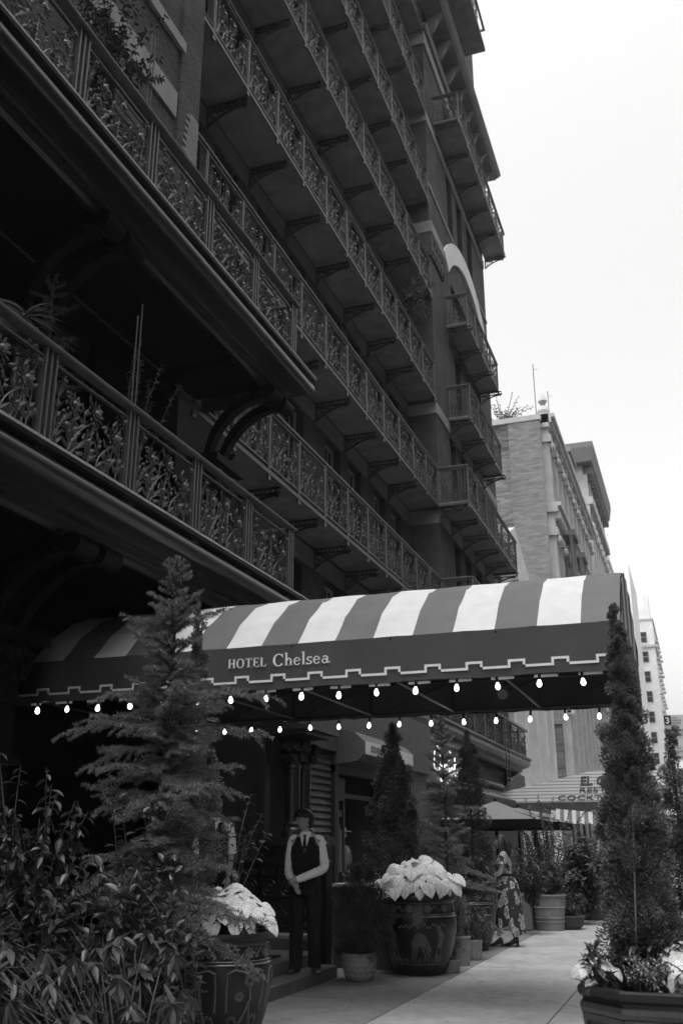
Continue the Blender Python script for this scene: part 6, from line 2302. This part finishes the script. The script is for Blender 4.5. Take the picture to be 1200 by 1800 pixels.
ferny((-2.3, 27.5, .2), (.7, 1.4, .9), 'far dark shrub at the end of the row of pots', 77, 70, 'leaf_dk', (.1, .16), name='far_shrub')
ferny((-3.3, 22.8, .3), (.9, .7, 1.0), 'bushy shrub under the grey umbrella', 78, 80, 'leaf_mid', (.08, .13), name='bushy_shrub')
ferny((-4.4, 19.2, .3), (.8, .6, .75), 'leafy shrub left of the umbrella pole', 79, 70, 'leaf_mid', (.08, .13), name='left_shrub')
ferny((-3.0, 18.6, .5), (.35, .35, .5), 'dark foliage directly behind the woman', 80, 40, 'leaf_dk', (.06, .1), name='dark_shrub')
def wispy(base, H, label, seed, m='leaf_mid', spread=.45, n=26):
    q_ = random.Random(seed)
    tips_ = [Vector((base[0] + q_.gauss(0, spread), base[1] + q_.gauss(0, spread), base[2] + H * q_.uniform(.45, 1.0))) for _ in range(n)]
    return shrub('wispy_tree', base, label, tips_, LF_OVAL, (.05, .085), seed, 'alt', 30, 0, cat='small tree', rest=m, part_first=.45, stem_r=.010)
wispy((-3.0, 20.4, .6), 1.85, 'wispy young tree in front of the restaurant canopy', 81, spread=.30, n=34)
wispy((-3.35, 21.8, .3), 1.9, 'open-branched young tree beside the umbrella pole', 82, spread=.35)
wispy((-2.4, 23.2, .3), 1.7, 'small airy tree left of the tall kerb juniper', 83, 'leaf_dk', spread=.45)

MT['cane_dim'] = mat('weathered_cane', .10, .6, .2, 10)
# ---- plants up on the hotel's balconies
def deck_pot(base, label):
    return small_pot('deck_pot', base, label, [(.13, 0), (.17, .12), (.18, .28)], 'stone_dark', 20)
deck_pot((-5.55, 6.28, 5.9), 'dark pot on the lower porch rail end at the left edge')
q_ = random.Random(5)
T = thing('spider_plant', (-5.45, 6.35, 6.02), 'spider plant with pale arching blades over the lower porch rail', 'spider plant')
its = []
for k in range(16):
    a = q_.uniform(0, 2 * PI)
    its.append((LF_BLADE, Vector((-5.40, 6.38, 6.1)), Vector((math.cos(a), math.sin(a), q_.uniform(.1, .9))), Vector((0, 0, 1)), q_.uniform(.25, .4)))
leafy(T, its, 20)
cedar('potted_conifer', (-5.85, 7.35, 5.0), 2.2, 'dim conifer standing on the lower porch behind its rail', .5, 91, .5, 40, .4, m='needle_dk', step=.016, per=4)
tips = [Vector((-5.7 + q_.gauss(0, .18), 8.75 + q_.gauss(0, .22), q_.uniform(5.9, 7.2))) for _ in range(18)]
shrub('porch_shrub', (-5.7, 8.75, 5.0), 'loose shrub with small leaves behind the lower porch rail', tips, LF_OVAL_DK, (.05, .08), 92, 'alt', 22, 0, rest='leaf_mid', part_first=.4)
for k, (y, z) in enumerate(((8.52, 7.35), (8.60, 7.55))):
    tag(MB().tube([(-5.55, y, 5.0), (-5.55, y, z)], .009, 5).build_at('garden_cane', 'cane_dim', (-5.55, y, 5.0)), ['shorter pale cane standing behind the lower porch rail', 'taller pale cane standing behind the lower porch rail'][k], 'plant stake')
PBX = thing('planter_box', (-5.75, 8.2, 8.8), 'dark slatted planter box behind the upper porch rail', 'planter box')
MB().box(-6.0, -5.5, 7.6, 8.85, 8.78, 10.15).build('body', 'blackwood_shade', PBX)
sm_ = MB().box(0, .02, 0, 1.25, 0, .1).mesh('slat', 'dark_board')
for k in range(11):
    link_mesh('slat', sm_, PBX, (.255, -.6, .02 + k * .122))
tips = [Vector((-5.75 + q_.gauss(0, .25), 7.75 + q_.gauss(0, .5), q_.uniform(10.3, 12.0))) for _ in range(44)]
shrub('porch_tree', (-5.75, 7.85, 10.1), 'dark leafy small tree in the box behind the upper porch rail', tips, LF_OVAL_DK, (.07, .11), 93, 'alt', 22, 0, rest='leaf_dk', part_first=.3)
for k, y in enumerate((8.28, 8.36)):
    tag(MB().tube([(-5.5, y, 9.7), (-5.5, y, 11.3)], .008, 5).build_at('garden_cane', 'cane_dim', (-5.5, y, 9.7)), ['left of two pale canes by the leafy tree on the upper porch', 'right of two pale canes by the leafy tree on the upper porch'][k], 'plant stake')
tips = [Vector((-7.1 + q_.gauss(0, .3), 26.9 + q_.gauss(0, .5), q_.uniform(17.6, 19.4))) for _ in range(40)]
shrub('hanging_plant', (-7.2, 26.9, 18.6), 'light hanging foliage under a high balcony near the pavilion corner', tips, LF_LANCE, (.12, .2), 94, 'alt', 20, 0, rest='leaf_lt', part_first=.2)
for k, (x, y, z) in enumerate(((-6.4, 31.2, 29.9), (-6.15, 33.0, 29.9))):
    tips = blob_tips(q_, (x, y, z), (.3, .5, .25), 14)
    shrub('balcony_flowers', (x, y, z - .3), ['flowers trailing over the near end of the highest pavilion balcony', 'flowers further along the highest pavilion balcony'][k], tips, LF_OVAL_LT, (.08, .12), 95 + k, 'alt', 10, 0, rest='leaf_lt')
# ================================================================== restaurant canopy, umbrella, signs
RC = thing('restaurant_canopy', (-3.5, 32, 0), 'ribbed grey canopy lettered with the restaurant name across the sidewalk', 'canopy')
yc0, yc1, ycm = 31.0, 35.0, 33.0
def canopy_mat():
    m, nt, b = nmat('striped_canopy_cloth')
    co = objco(nt)
    sx = nt.nodes.new("ShaderNodeSeparateXYZ")
    nt.links.new(co, sx.inputs[0])
    w_ = math_n(nt, 'FRACT', math_n(nt, 'MULTIPLY', sx.outputs[2], 9.5))
    c = ramp(nt, w_, [(.0, .05), (.16, .06), (.24, .27), (.9, .29), (1.0, .06)])
    nt.links.new(c, b.inputs['Base Color'])
    b.inputs['Roughness'].default_value = .7
    return m
MT['canopy'] = canopy_mat()
def roof_pt(x, f):
    """near slope, f 0 eave .. 1 ridge"""
    top = 3.72 if x > -3.1 else 2.85 + (x + 6.75) / 3.65 * .87
    return (x, yc0 + (1.35) * f * (top - 2.72) / 1.0, 2.72 + (top - 2.72) * f)
b = MB()
xs = [-6.75 + i * (6.75 - .56) / 24 for i in range(25)]
vs_, fs_ = [], []
for x in xs:
    for j in range(7):
        p = roof_pt(x, j / 6)
        vs_.append((p[0], p[1] , p[2]))
for i in range(24):
    for j in range(6):
        fs_.append((i * 7 + j, (i + 1) * 7 + j, (i + 1) * 7 + j + 1, i * 7 + j + 1))
b.add(vs_, fs_)
b.build('near_slope', 'canopy', RC)
b = MB()
vs_, fs_ = [], []
for x in xs:
    p = roof_pt(x, 1)
    vs_ += [(p[0], p[1] + .001, p[2]), (x, yc1, 2.72)]
for i in range(24):
    fs_.append((2 * i, 2 * i + 2, 2 * i + 3, 2 * i + 1))
b.add(vs_, fs_)
b.build('far_slope', 'roofcanvas', RC)
b = MB()
b.add(((-.55, yc0, 2.72), (-.55, yc1, 2.72), (-.55, 32.4, 3.72)), ((0, 1, 2),))
b.build('front_gable', 'roofcanvas', RC)
b = MB()
n = 60
vs_, fs_ = [], []
for i in range(n + 1):
    x = -6.75 + 6.19 * i / n
    vs_ += [(x, yc0 - .01, 2.72), (x, yc0 - .012 + .01 * math.sin(i), 2.50 - .05 * abs(math.sin(i * PI / 3)))]
for i in range(n):
    fs_.append((2 * i, 2 * i + 2, 2 * i + 3, 2 * i + 1))
b.add(vs_, fs_)
b.build('scalloped_valance', 'canvas_dark', RC)
b = MB()
for (x, y) in ((-.6, 31.1), (-.6, 34.9), (-3.4, 31.1)):
    b.tube([(x, y, 0), (x, y, 2.72)], .03, 6)
b.build('post', 'steel', RC)
import mathutils
sl_ang = math.atan2(1.0, 1.35)
def canopy_text(body, size, x, f, bold=0., sx=1.):
    me = text_mesh(body, size, .004, bold, sx)
    me.materials.append(MT['sign_black'])
    p = Vector(roof_pt(x, f)) + Vector((0, -.016, .02))
    link_mesh('lettering', me, RC, p - BASE[RC.name], (sl_ang, 0, 0))
canopy_text('EL QUIJOTE', .64, -3.48, .56, .022, .60)
canopy_text('RESTAURANT', .36, -3.50, .30, .0, 1.05)
canopy_text('COCKTAIL LOUNGE', .36, -4.12, .05, .0, 1.05)
EA_ = thing('front_awning', (-6.3, 29, 3), 'dark canvas awning along the restaurant front behind the lettered canopy', 'awning')
MB().add(((-6.9, 24.5, 3.45), (-6.9, 38.5, 3.45), (-5.4, 38.5, 2.78), (-5.4, 24.5, 2.78)), ((0, 1, 2, 3),)).build('canvas', 'roofcanvas', EA_)
MB().box(-5.41, -5.38, 24.5, 38.5, 2.58, 2.78).build('valance', 'canvas_dark', EA_)
SA = thing('striped_umbrella', (-3.55, 30.2, 0), 'small striped umbrella under the lettered canopy', 'umbrella')
for k in range(9):
    x0 = -4.05 + k * .115
    MB().add(((x0, 30.1, 2.5 - .012 * k), (x0 + .115, 30.1, 2.5 - .012 * (k + 1)), (x0 + .125, 29.9, 2.05 - .0 * k), (x0 + .01, 29.9, 2.1)), ((0, 1, 2, 3),)).build('stripe', 'canvas_white' if k % 2 == 0 else 'umbrella', SA)
MB().tube([(-3.5, 30.3, 0), (-3.5, 30.3, 2.5)], .02, 6).build('pole', 'steel', SA)

def umbrella(c, hw, ze, zt, label, drop=.18):
    U = thing('patio_umbrella', (c[0], c[1], 0), label, 'umbrella')
    b = MB()
    nseg = 4
    cors = [(-hw, -hw), (hw, -hw), (hw, hw), (-hw, hw)]
    for i in range(4):
        a, d = cors[i], cors[(i + 1) % 4]
        pts = [(c[0] + a[0] + (d[0] - a[0]) * k / 6, c[1] + a[1] + (d[1] - a[1]) * k / 6, ze - .05 * math.sin(PI * k / 6)) for k in range(7)]
        n = len(pts)
        mid = [(c[0] + (p[0] - c[0]) * .5, c[1] + (p[1] - c[1]) * .5, ze + (zt - ze) * .45) for p in pts]
        vs_ = pts + mid + [(c[0], c[1], zt)]
        fs_ = [(k, k + 1, n + k + 1, n + k) for k in range(n - 1)] + [(n + k, n + k + 1, 2 * n) for k in range(n - 1)]
        b.add(vs_, fs_)
    b.build('canopy', 'umbrella', U)
    v = MB()
    for i in range(4):
        a, d = cors[i], cors[(i + 1) % 4]
        v.quad((c[0] + a[0], c[1] + a[1], ze - .01), (c[0] + d[0], c[1] + d[1], ze - .01), (c[0] + d[0], c[1] + d[1], ze - drop), (c[0] + a[0], c[1] + a[1], ze - drop))
    v.build('valance', 'blackwood_shade', U)
    f = MB().tube([(c[0], c[1], 0), (c[0], c[1], zt + .05)], .03, 8)
    for (dx, dy) in cors:
        f.tube([(c[0], c[1], zt - .05), (c[0] + dx, c[1] + dy, ze + .0)], .01, 4)
    f.box(c[0] - .3, c[0] + .3, c[1] - .3, c[1] + .3, 0, .08)
    f.build('pole', 'blackwood_shade', U)
    return U
umbrella((-4.0, 20.6), .95, 1.99, 2.36, 'grey square umbrella behind the woman')
umbrella((-4.3, 25.0), 1.15, 2.02, 2.38, 'grey umbrella further along, nearer the lettered canopy')

# parking sign at the right edge
PS = thing('parking_sign', (-.17, 12, 0), 'parking regulation sign with arrow on a dark post at the right edge', 'sign')
MB().box(-.145, -.085, 11.96, 12.04, 0, 2.82).build('post', 'signpost', PS)
pl = MB().box(-.305, -.055, 11.945, 11.955, 2.42, 2.93)
PL = pl.build('plate', 'sign_white', PS)
MB().box(-.30, -.225, 11.938, 11.944, 2.82, 2.925).build('number_box', 'sign_black', PL)
def sign_text(body, size, x, z, m='sign_black', bold=0., sx=1.):
    me = text_mesh(body, size, .001, bold, sx)
    me.materials.append(MT[m])
    link_mesh('lettering', me, PL, Vector((x, 11.936, z)) - BASE[PS.name], (PI / 2, 0, 0))
sign_text('3', .10, -.288, 2.835, 'sign_white', .004)
sign_text('Hour', .03, -.215, 2.89); sign_text('metered', .03, -.215, 2.86); sign_text('parking', .03, -.215, 2.83)
sign_text('COMMERCIAL', .042, -.298, 2.74, bold=.0008); sign_text('VEHICLES ONLY', .042, -.298, 2.69, bold=.0008)
sign_text('7am - 7pm', .034, -.29, 2.55); sign_text('Except Sunday', .034, -.298, 2.51)
MB().box(-.275, -.15, 11.937, 11.944, 2.452, 2.462).add(((-.295, 11.937, 2.457), (-.27, 11.937, 2.475), (-.27, 11.937, 2.439)), ((0, 1, 2),)).build('arrow', 'sign_black', PL)

# dim name board low at the left
NB = thing('name_board', (-4.9, 6.05, 1.3), 'dim dark board with the pale letters EA showing between the left shrubs', 'sign')
MB().box(-6.0, -4.46, 6.07, 6.10, 1.28, 1.60).build('board', 'blackwood_shade', NB)
me = text_mesh('CHELSEA', .155, .004, .002, 1.0, 'RIGHT')
me.materials.append(MT['sign_letter'])
link_mesh('lettering', me, NB, Vector((-4.54, 6.064, 1.375)) - BASE[NB.name], (PI / 2, 0, 0))

# ================================================================== further buildings along the street
def facade_x(b, x, y0, y1, z0, z1, ops, d=.3):
    wall_plane(b, x, y0, y1, z0, z1, ops, d)
def far_window(B, x, y, z0, w, h, d=.28):
    f = MB()
    f.box(x - d, x - d + .05, y - w / 2, y + w / 2, z0, z0 + .06); f.box(x - d, x - d + .05, y - w / 2, y + w / 2, z0 + h - .06, z0 + h)
    f.box(x - d, x - d + .05, y - w / 2, y - w / 2 + .06, z0 + .06, z0 + h - .06); f.box(x - d, x - d + .05, y + w / 2 - .06, y + w / 2, z0 + .06, z0 + h - .06)
    f.box(x - d, x - d + .06, y - w / 2 + .06, y + w / 2 - .06, z0 + h / 2 - .03, z0 + h / 2 + .03)
    F = f.build('window', 'frame', B)
    MB().quad((x - d + .012, y - w / 2 + .06, z0 + .06), (x - d + .012, y + w / 2 - .06, z0 + .06), (x - d + .012, y + w / 2 - .06, z0 + h - .06), (x - d + .012, y - w / 2 + .06, z0 + h - .06)).build('pane', 'glass', F)

# -- low pale stone building next to the hotel
LB = thing('low_pale_building', (-8, 46, 0), 'low pale stone building with tall pilasters and scrolled gable next to the hotel', 'building')
b = MB()
b.box(-18, -7.22, 40.1, 52.6, 0, 13.6)
b.build('wall', 'stone_pale', LB)
for y in (40.6, 43.6, 46.6, 49.6, 52.2):
    b = MB().box(-7.22, -6.85, y - .38, y + .38, 0, 11.0)
    b.box(-7.22, -6.75, y - .48, y + .48, 11.001, 11.6)
    b.build('pilaster', 'stone_pale', LB)
b = MB()
b.box(-7.22, -6.6, 40.1, 52.6, 11.6, 12.2)
b.box(-7.22, -6.3, 40.1, 52.6, 12.2, 12.5)
b.prism([(40.1, 13.6), (52.6, 13.6), (49.5, 15.2), (46.4, 16.6), (43.2, 15.2)], 'x', -18, -7.3)
b.build('cornice', 'stone_pale', LB)
b = MB()
b.tube([(-7.6, 41.0, 14.3), (-6.9, 41.0, 14.3)], .75, 14); b.tube([(-7.6, 51.6, 14.3), (-6.9, 51.6, 14.3)], .75, 14)
b.lathe((-7.1, 40.6, 12.5), [(.4, 0), (.45, .5), (.3, .7), (.5, 1.1), (.2, 1.9), (.05, 2.2)], 10)
b.build('scroll_ornament', 'stone_pale', LB)
for y in (42.1, 45.1, 48.1, 50.9):
    far_window(LB, -6.92, y, 4.5, 1.5, 5.0, .29)

# -- brick building with bare side wall and ornate front
BB = thing('ornate_brick_building', (-9, 63, 0), 'ornate brick building with a bare patched side wall and carved window bays', 'building')
MB().box(-24, -7.0, 57.0, 57.3, 0, 20.6).build('side_wall', 'brick_worn', BB)
MB().box(-24, -7.0, 57.012, 57.3, 20.6, 25.2).build('side_wall', 'brick_worn_lt', BB)
MB().box(-24, -7.0, 57.0, 57.3, 25.2, 27.0).build('side_wall', 'brick_worn', BB)
MB().box(-9.0, -6.95, 56.9, 57.0, 8, 27.2).build('quoin_strip', 'brick_pale', BB)
MB().box(-24, -6.9, 56.85, 57.45, 27.0, 27.35).build('coping', 'lime_far', BB)
ops = []
for k in range(6):
    for y in (59.3, 61.9, 64.9, 67.5, 70.2, 72.9, 75.6, 78.3, 81.0):
        ops.append((y - .75, y + .75, 5.6 + k * 3.6, 8.2 + k * 3.6))
b = MB()
wall_plane(b, -7.0, 57.31, 84.0, 0, 27.0, ops, .4)
b.build('front_wall', 'lime_far', BB)
MB().box(-24, -7.45, 57.31, 84.0, 0, 27).build('core', 'darkint', BB)
for o in ops:
    far_window(BB, -7.0, (o[0] + o[1]) / 2, o[2], 1.5, 2.6, .38)
for y in (57.8, 60.6, 63.4, 66.2, 68.9, 71.6, 74.3, 77.0, 79.7, 82.4):
    b = MB().box(-7.0, -6.55, y - .35, y + .35, 4.6, 26.6)
    b.box(-7.0, -6.45, y - .5, y + .5, 26.6, 27.6)
    for z in (12, 19.4, 25.6):
        b.box(-7.0, -6.4, y - .48, y + .48, z, z + .5)
        b.ball((-6.45, y, z - .25), (.25, .35, .3), 8, 5)
    b.lathe((-6.8, y, 27.6), [(.35, 0), (.4, .3), (.25, .6), (.12, .7), (.3, 1.0), (.05, 1.6)], 8)
    b.build('pilaster', 'lime_far', BB)
for z in (4.2, 13.4, 20.9, 26.9):
    MB().prism([(-7.0, z), (-6.3, z), (-6.3, z + .35), (-6.1, z + .352), (-6.1, z + .6), (-7.0, z + .6)], 'y', 57.3, 84.0).build('string_course', 'lime_far', BB)
DN = MB().box(0, .8, 0, .2, 0, .4).mesh('dentil', 'lime_far')
for k in range(54):
    link_mesh('dentil', DN, BB, Vector((-7.0, 57.5 + k * .49, 20.498)) - BASE[BB.name])
# projecting carved bays
for (z0, z1) in ((14.2, 17.2), (17.9, 20.4)):
    for y in (60.6, 66.2):
        b = MB().box(-6.6, -5.9, y + .45, y + 2.35, z0 - .5, z0)
        b.box(-6.6, -5.75, y + .35, y + 2.45, z1, z1 + .4)
        for dy in (.5, 1.1, 1.7, 2.3):
            b.lathe((-6.05, y + dy, z0), [(.12, 0), (.09, .3), (.11, 1.4), (.14, z1 - z0)], 6)
        b.build('carved_bay', 'limestone_dk', BB)
for y in (59, 62, 65, 68):
    MB().box(-7.0, -6.9, y - 1, y + 1, .1, 3.9).build('shop_opening', 'glass', BB)
for (y, z) in ((57.6, 27.35), (60.5, 27.35)):
    pass
b = MB()
b.box(-8.3, -7.0, 66.0, 68.2, 27.0, 29.0); b.box(-8.4, -6.9, 65.9, 68.3, 29.0, 29.3)
b.box(-9.3, -6.95, 74.5, 78.0, 27.0, 31.6); b.box(-9.4, -6.8, 74.3, 78.2, 31.6, 32.0)
b.build('chimney', 'brick_pale', BB)
AC = thing('air_conditioner', (-6.6, 57.7, 8.9), 'pale window air conditioner on the ornate brick building', 'air conditioner')
MB().box(-6.75, -6.35, 57.4, 58.2, 8.6, 9.25).build('case', 'stone_pale', AC)
b = MB()
for k in range(3):
    b.box(-6.7, -6.45, 57.385, 57.399, 8.68 + k * .18, 8.80 + k * .18)
b.build('grille', 'sign_black', AC)
for k, (x, y, zt) in enumerate(((-7.3, 58.2, 31.6), (-6.95, 62.4, 31.5))):
    a = MB().tube([(x, y, 27.1), (x, y, zt)], .03, 5)
    a.tube([(x, y, zt - .4), (x + .3, y, zt - .4)], .015, 4)
    tag(a.build_at('aerial', 'limestone_dk', (x, y, 27.1)), ['left thin aerial on the roof of the ornate brick building', 'right thin aerial on the roof of the ornate brick building'][k], 'aerial')
ferny_t = [Vector((-9.4 + rnd.gauss(0, .8), 58.2 + rnd.gauss(0, .5), rnd.uniform(27.7, 29.4) - 0)) for _ in range(34)]
shrub('roof_tree', (-9.5, 58.2, 27.2), 'small tree growing on the roof edge of the ornate brick building', ferny_t, LF_OVAL, (.16, .26), 97, 'alt', 10, 0, cat='small tree', rest='leaf_dk', part_first=.35, stem_r=.03)

# -- building with the heavy bracketed cornice
CB = thing('corniced_building', (-9, 84, 0), 'tall pale building crowned by a heavy dark bracketed cornice', 'building')
ops = []
for k in range(8):
    for j in range(7):
        ops.append((86.0 + j * 2.4, 87.3 + j * 2.4, 6.0 + k * 3.5, 8.6 + k * 3.5))
b = MB()
wall_plane(b, -6.9, 85.0, 102.6, 0, 35.6, ops, .4)
b.quad((-6.9, 85.0, 0), (-24, 85.0, 0), (-24, 85.0, 35.6), (-6.9, 85.0, 35.6))
b.build('wall', 'lime_far', CB)
MB().box(-24, -7.4, 85.05, 102.6, 0, 35.5).build('core', 'darkint', CB)
for o in ops:
    far_window(CB, -6.9, (o[0] + o[1]) / 2, o[2], 1.3, 2.6, .38)
for j in range(8):
    y = 85.4 + j * 2.4
    b = MB().box(-6.9, -6.55, y - .35, y + .35, 4.5, 33.5)
    b.ball((-6.5, y, 28.5), (.3, .5, .5), 8, 5)
    b.build('pilaster', 'lime_far', CB)
for z in (4.5, 12.6, 30.6):
    MB().box(-6.9, -6.2, 85.0, 102.6, z, z + .7).build('string_course', 'lime_far', CB)
b = MB()
b.sweep([(-12, 85.0), (-6.9, 85.0), (-6.9, 102.6)], [(0, 34.4), (.95, 34.4), (1.05, 34.9), (1.2, 35.7), (1.2, 36.2), (0, 36.2)])
b.build('cornice', 'limestone_dk', CB)
cbk = MB().box(0, .85, -.18, .18, 0, .75).mesh('cornice_bracket', 'limestone_dk')
for k in range(18):
    link_mesh('cornice_bracket', cbk, CB, Vector((-6.9, 85.5 + k * .98, 33.64)) - BASE[CB.name])
# -- far blocks
FB = thing('far_pale_block', (-10, 115, 0), 'plain pale block beyond the corniced building', 'building')
b = MB().box(-26, -6.9, 106, 126, 0, 31.0)
b.box(-26, -6.6, 105.8, 126.2, 31.0, 31.6)
b.build('wall', 'stone_pale', FB)
TW = thing('far_tower', (-9, 155, 0), 'tall pale apartment tower with a column of dark windows far down the street', 'building')
b = MB()
b.box(-24, -3.95, 150, 175, 0, 33.5)
b.box(-24, -4.5, 150.3, 175, 33.5, 35.2)
b.box(-5.0, -4.2, 150.1, 153, 33.5, 37.2)
b.build('wall', 'stone_pale', TW)
MB().box(-24, -3.7, 149.8, 175.2, 29.3, 29.7).build('string_course', 'lime_far', TW)
MB().box(-24, -3.8, 149.9, 175.2, 33.4, 33.7).build('string_course', 'lime_far', TW)
for k in range(10):
    for x in (-5.6, -8.6):
        z = 3.5 + k * 2.95
        f = MB().box(x - .65, x + .65, 149.93, 149.99, z, z + 1.6)
        F = f.build('window', 'frame', TW)
        for h_ in (0, .8):
            MB().box(x - .56, x + .56, 149.915, 149.929, z + .07 + h_, z + .75 + h_).build('pane', 'glass', F)
b = MB()
for k in range(11):
    for j in range(5):
        MB().box(-3.95, -3.45, 152 + j * 4.4, 153.4 + j * 4.4, 4.4 + k * 2.6, 4.7 + k * 2.6).build('balcony_ledge', 'lime_far', TW)
EB = thing('end_block', (-8, 220, 0), 'hazy pale block closing the far end of the street', 'building')
MB().box(-18, -1.2, 215, 260, 0, 26).build('wall', 'stone_pale', EB)
TB = thing('tall_slab', (-11, 130, 0), 'narrow tall pale slab just left of the far tower', 'building')
MB().box(-22, -5.6, 128, 145, 0, 36.5).build('wall', 'stone_pale', TB)
# -- the far side of the street: it stands outside the frame and shades the sidewalk
OP = thing('opposite_building', (22, 20, 0), 'dark row of street buildings facing the hotel from the far side of the road', 'building')
b = MB()
b.box(23, 36, -40, 18, 0, 34)
b.box(23.2, 36, 18.01, 62, 0, 38)
b.box(23, 36, 62.01, 110, 0, 30)
b.box(16.0, 22.9, -60, 110, -.2, .02)
b.build('wall', 'brick', OP)
OL = thing('neighbour_building', (-12, -25, 0), 'brick building adjoining the hotel behind the viewer', 'building')
MB().box(-24, -6.9, -60, -6.02, 0, 34).build('wall', 'brick', OL)
# ================================================================== air
HZ = MB().box(-420, 420, -320, 520, -1.4, 62)
me = bpy.data.meshes.new('haze')
me.from_pydata(HZ.v, [], HZ.f)
hm = bpy.data.materials.new('thin_haze')
hm.use_nodes = True
hn = hm.node_tree
hn.nodes.clear()
hv = hn.nodes.new("ShaderNodeVolumePrincipled")
hv.inputs['Color'].default_value = g3(.95)
hv.inputs['Density'].default_value = .0005
hv.inputs['Anisotropy'].default_value = .3
ho = hn.nodes.new("ShaderNodeOutputMaterial")
hn.links.new(hv.outputs[0], ho.inputs['Volume'])
me.materials.append(hm)
hz = bpy.data.objects.new('haze', me)
COL.objects.link(hz)
hz['kind'] = 'stuff'
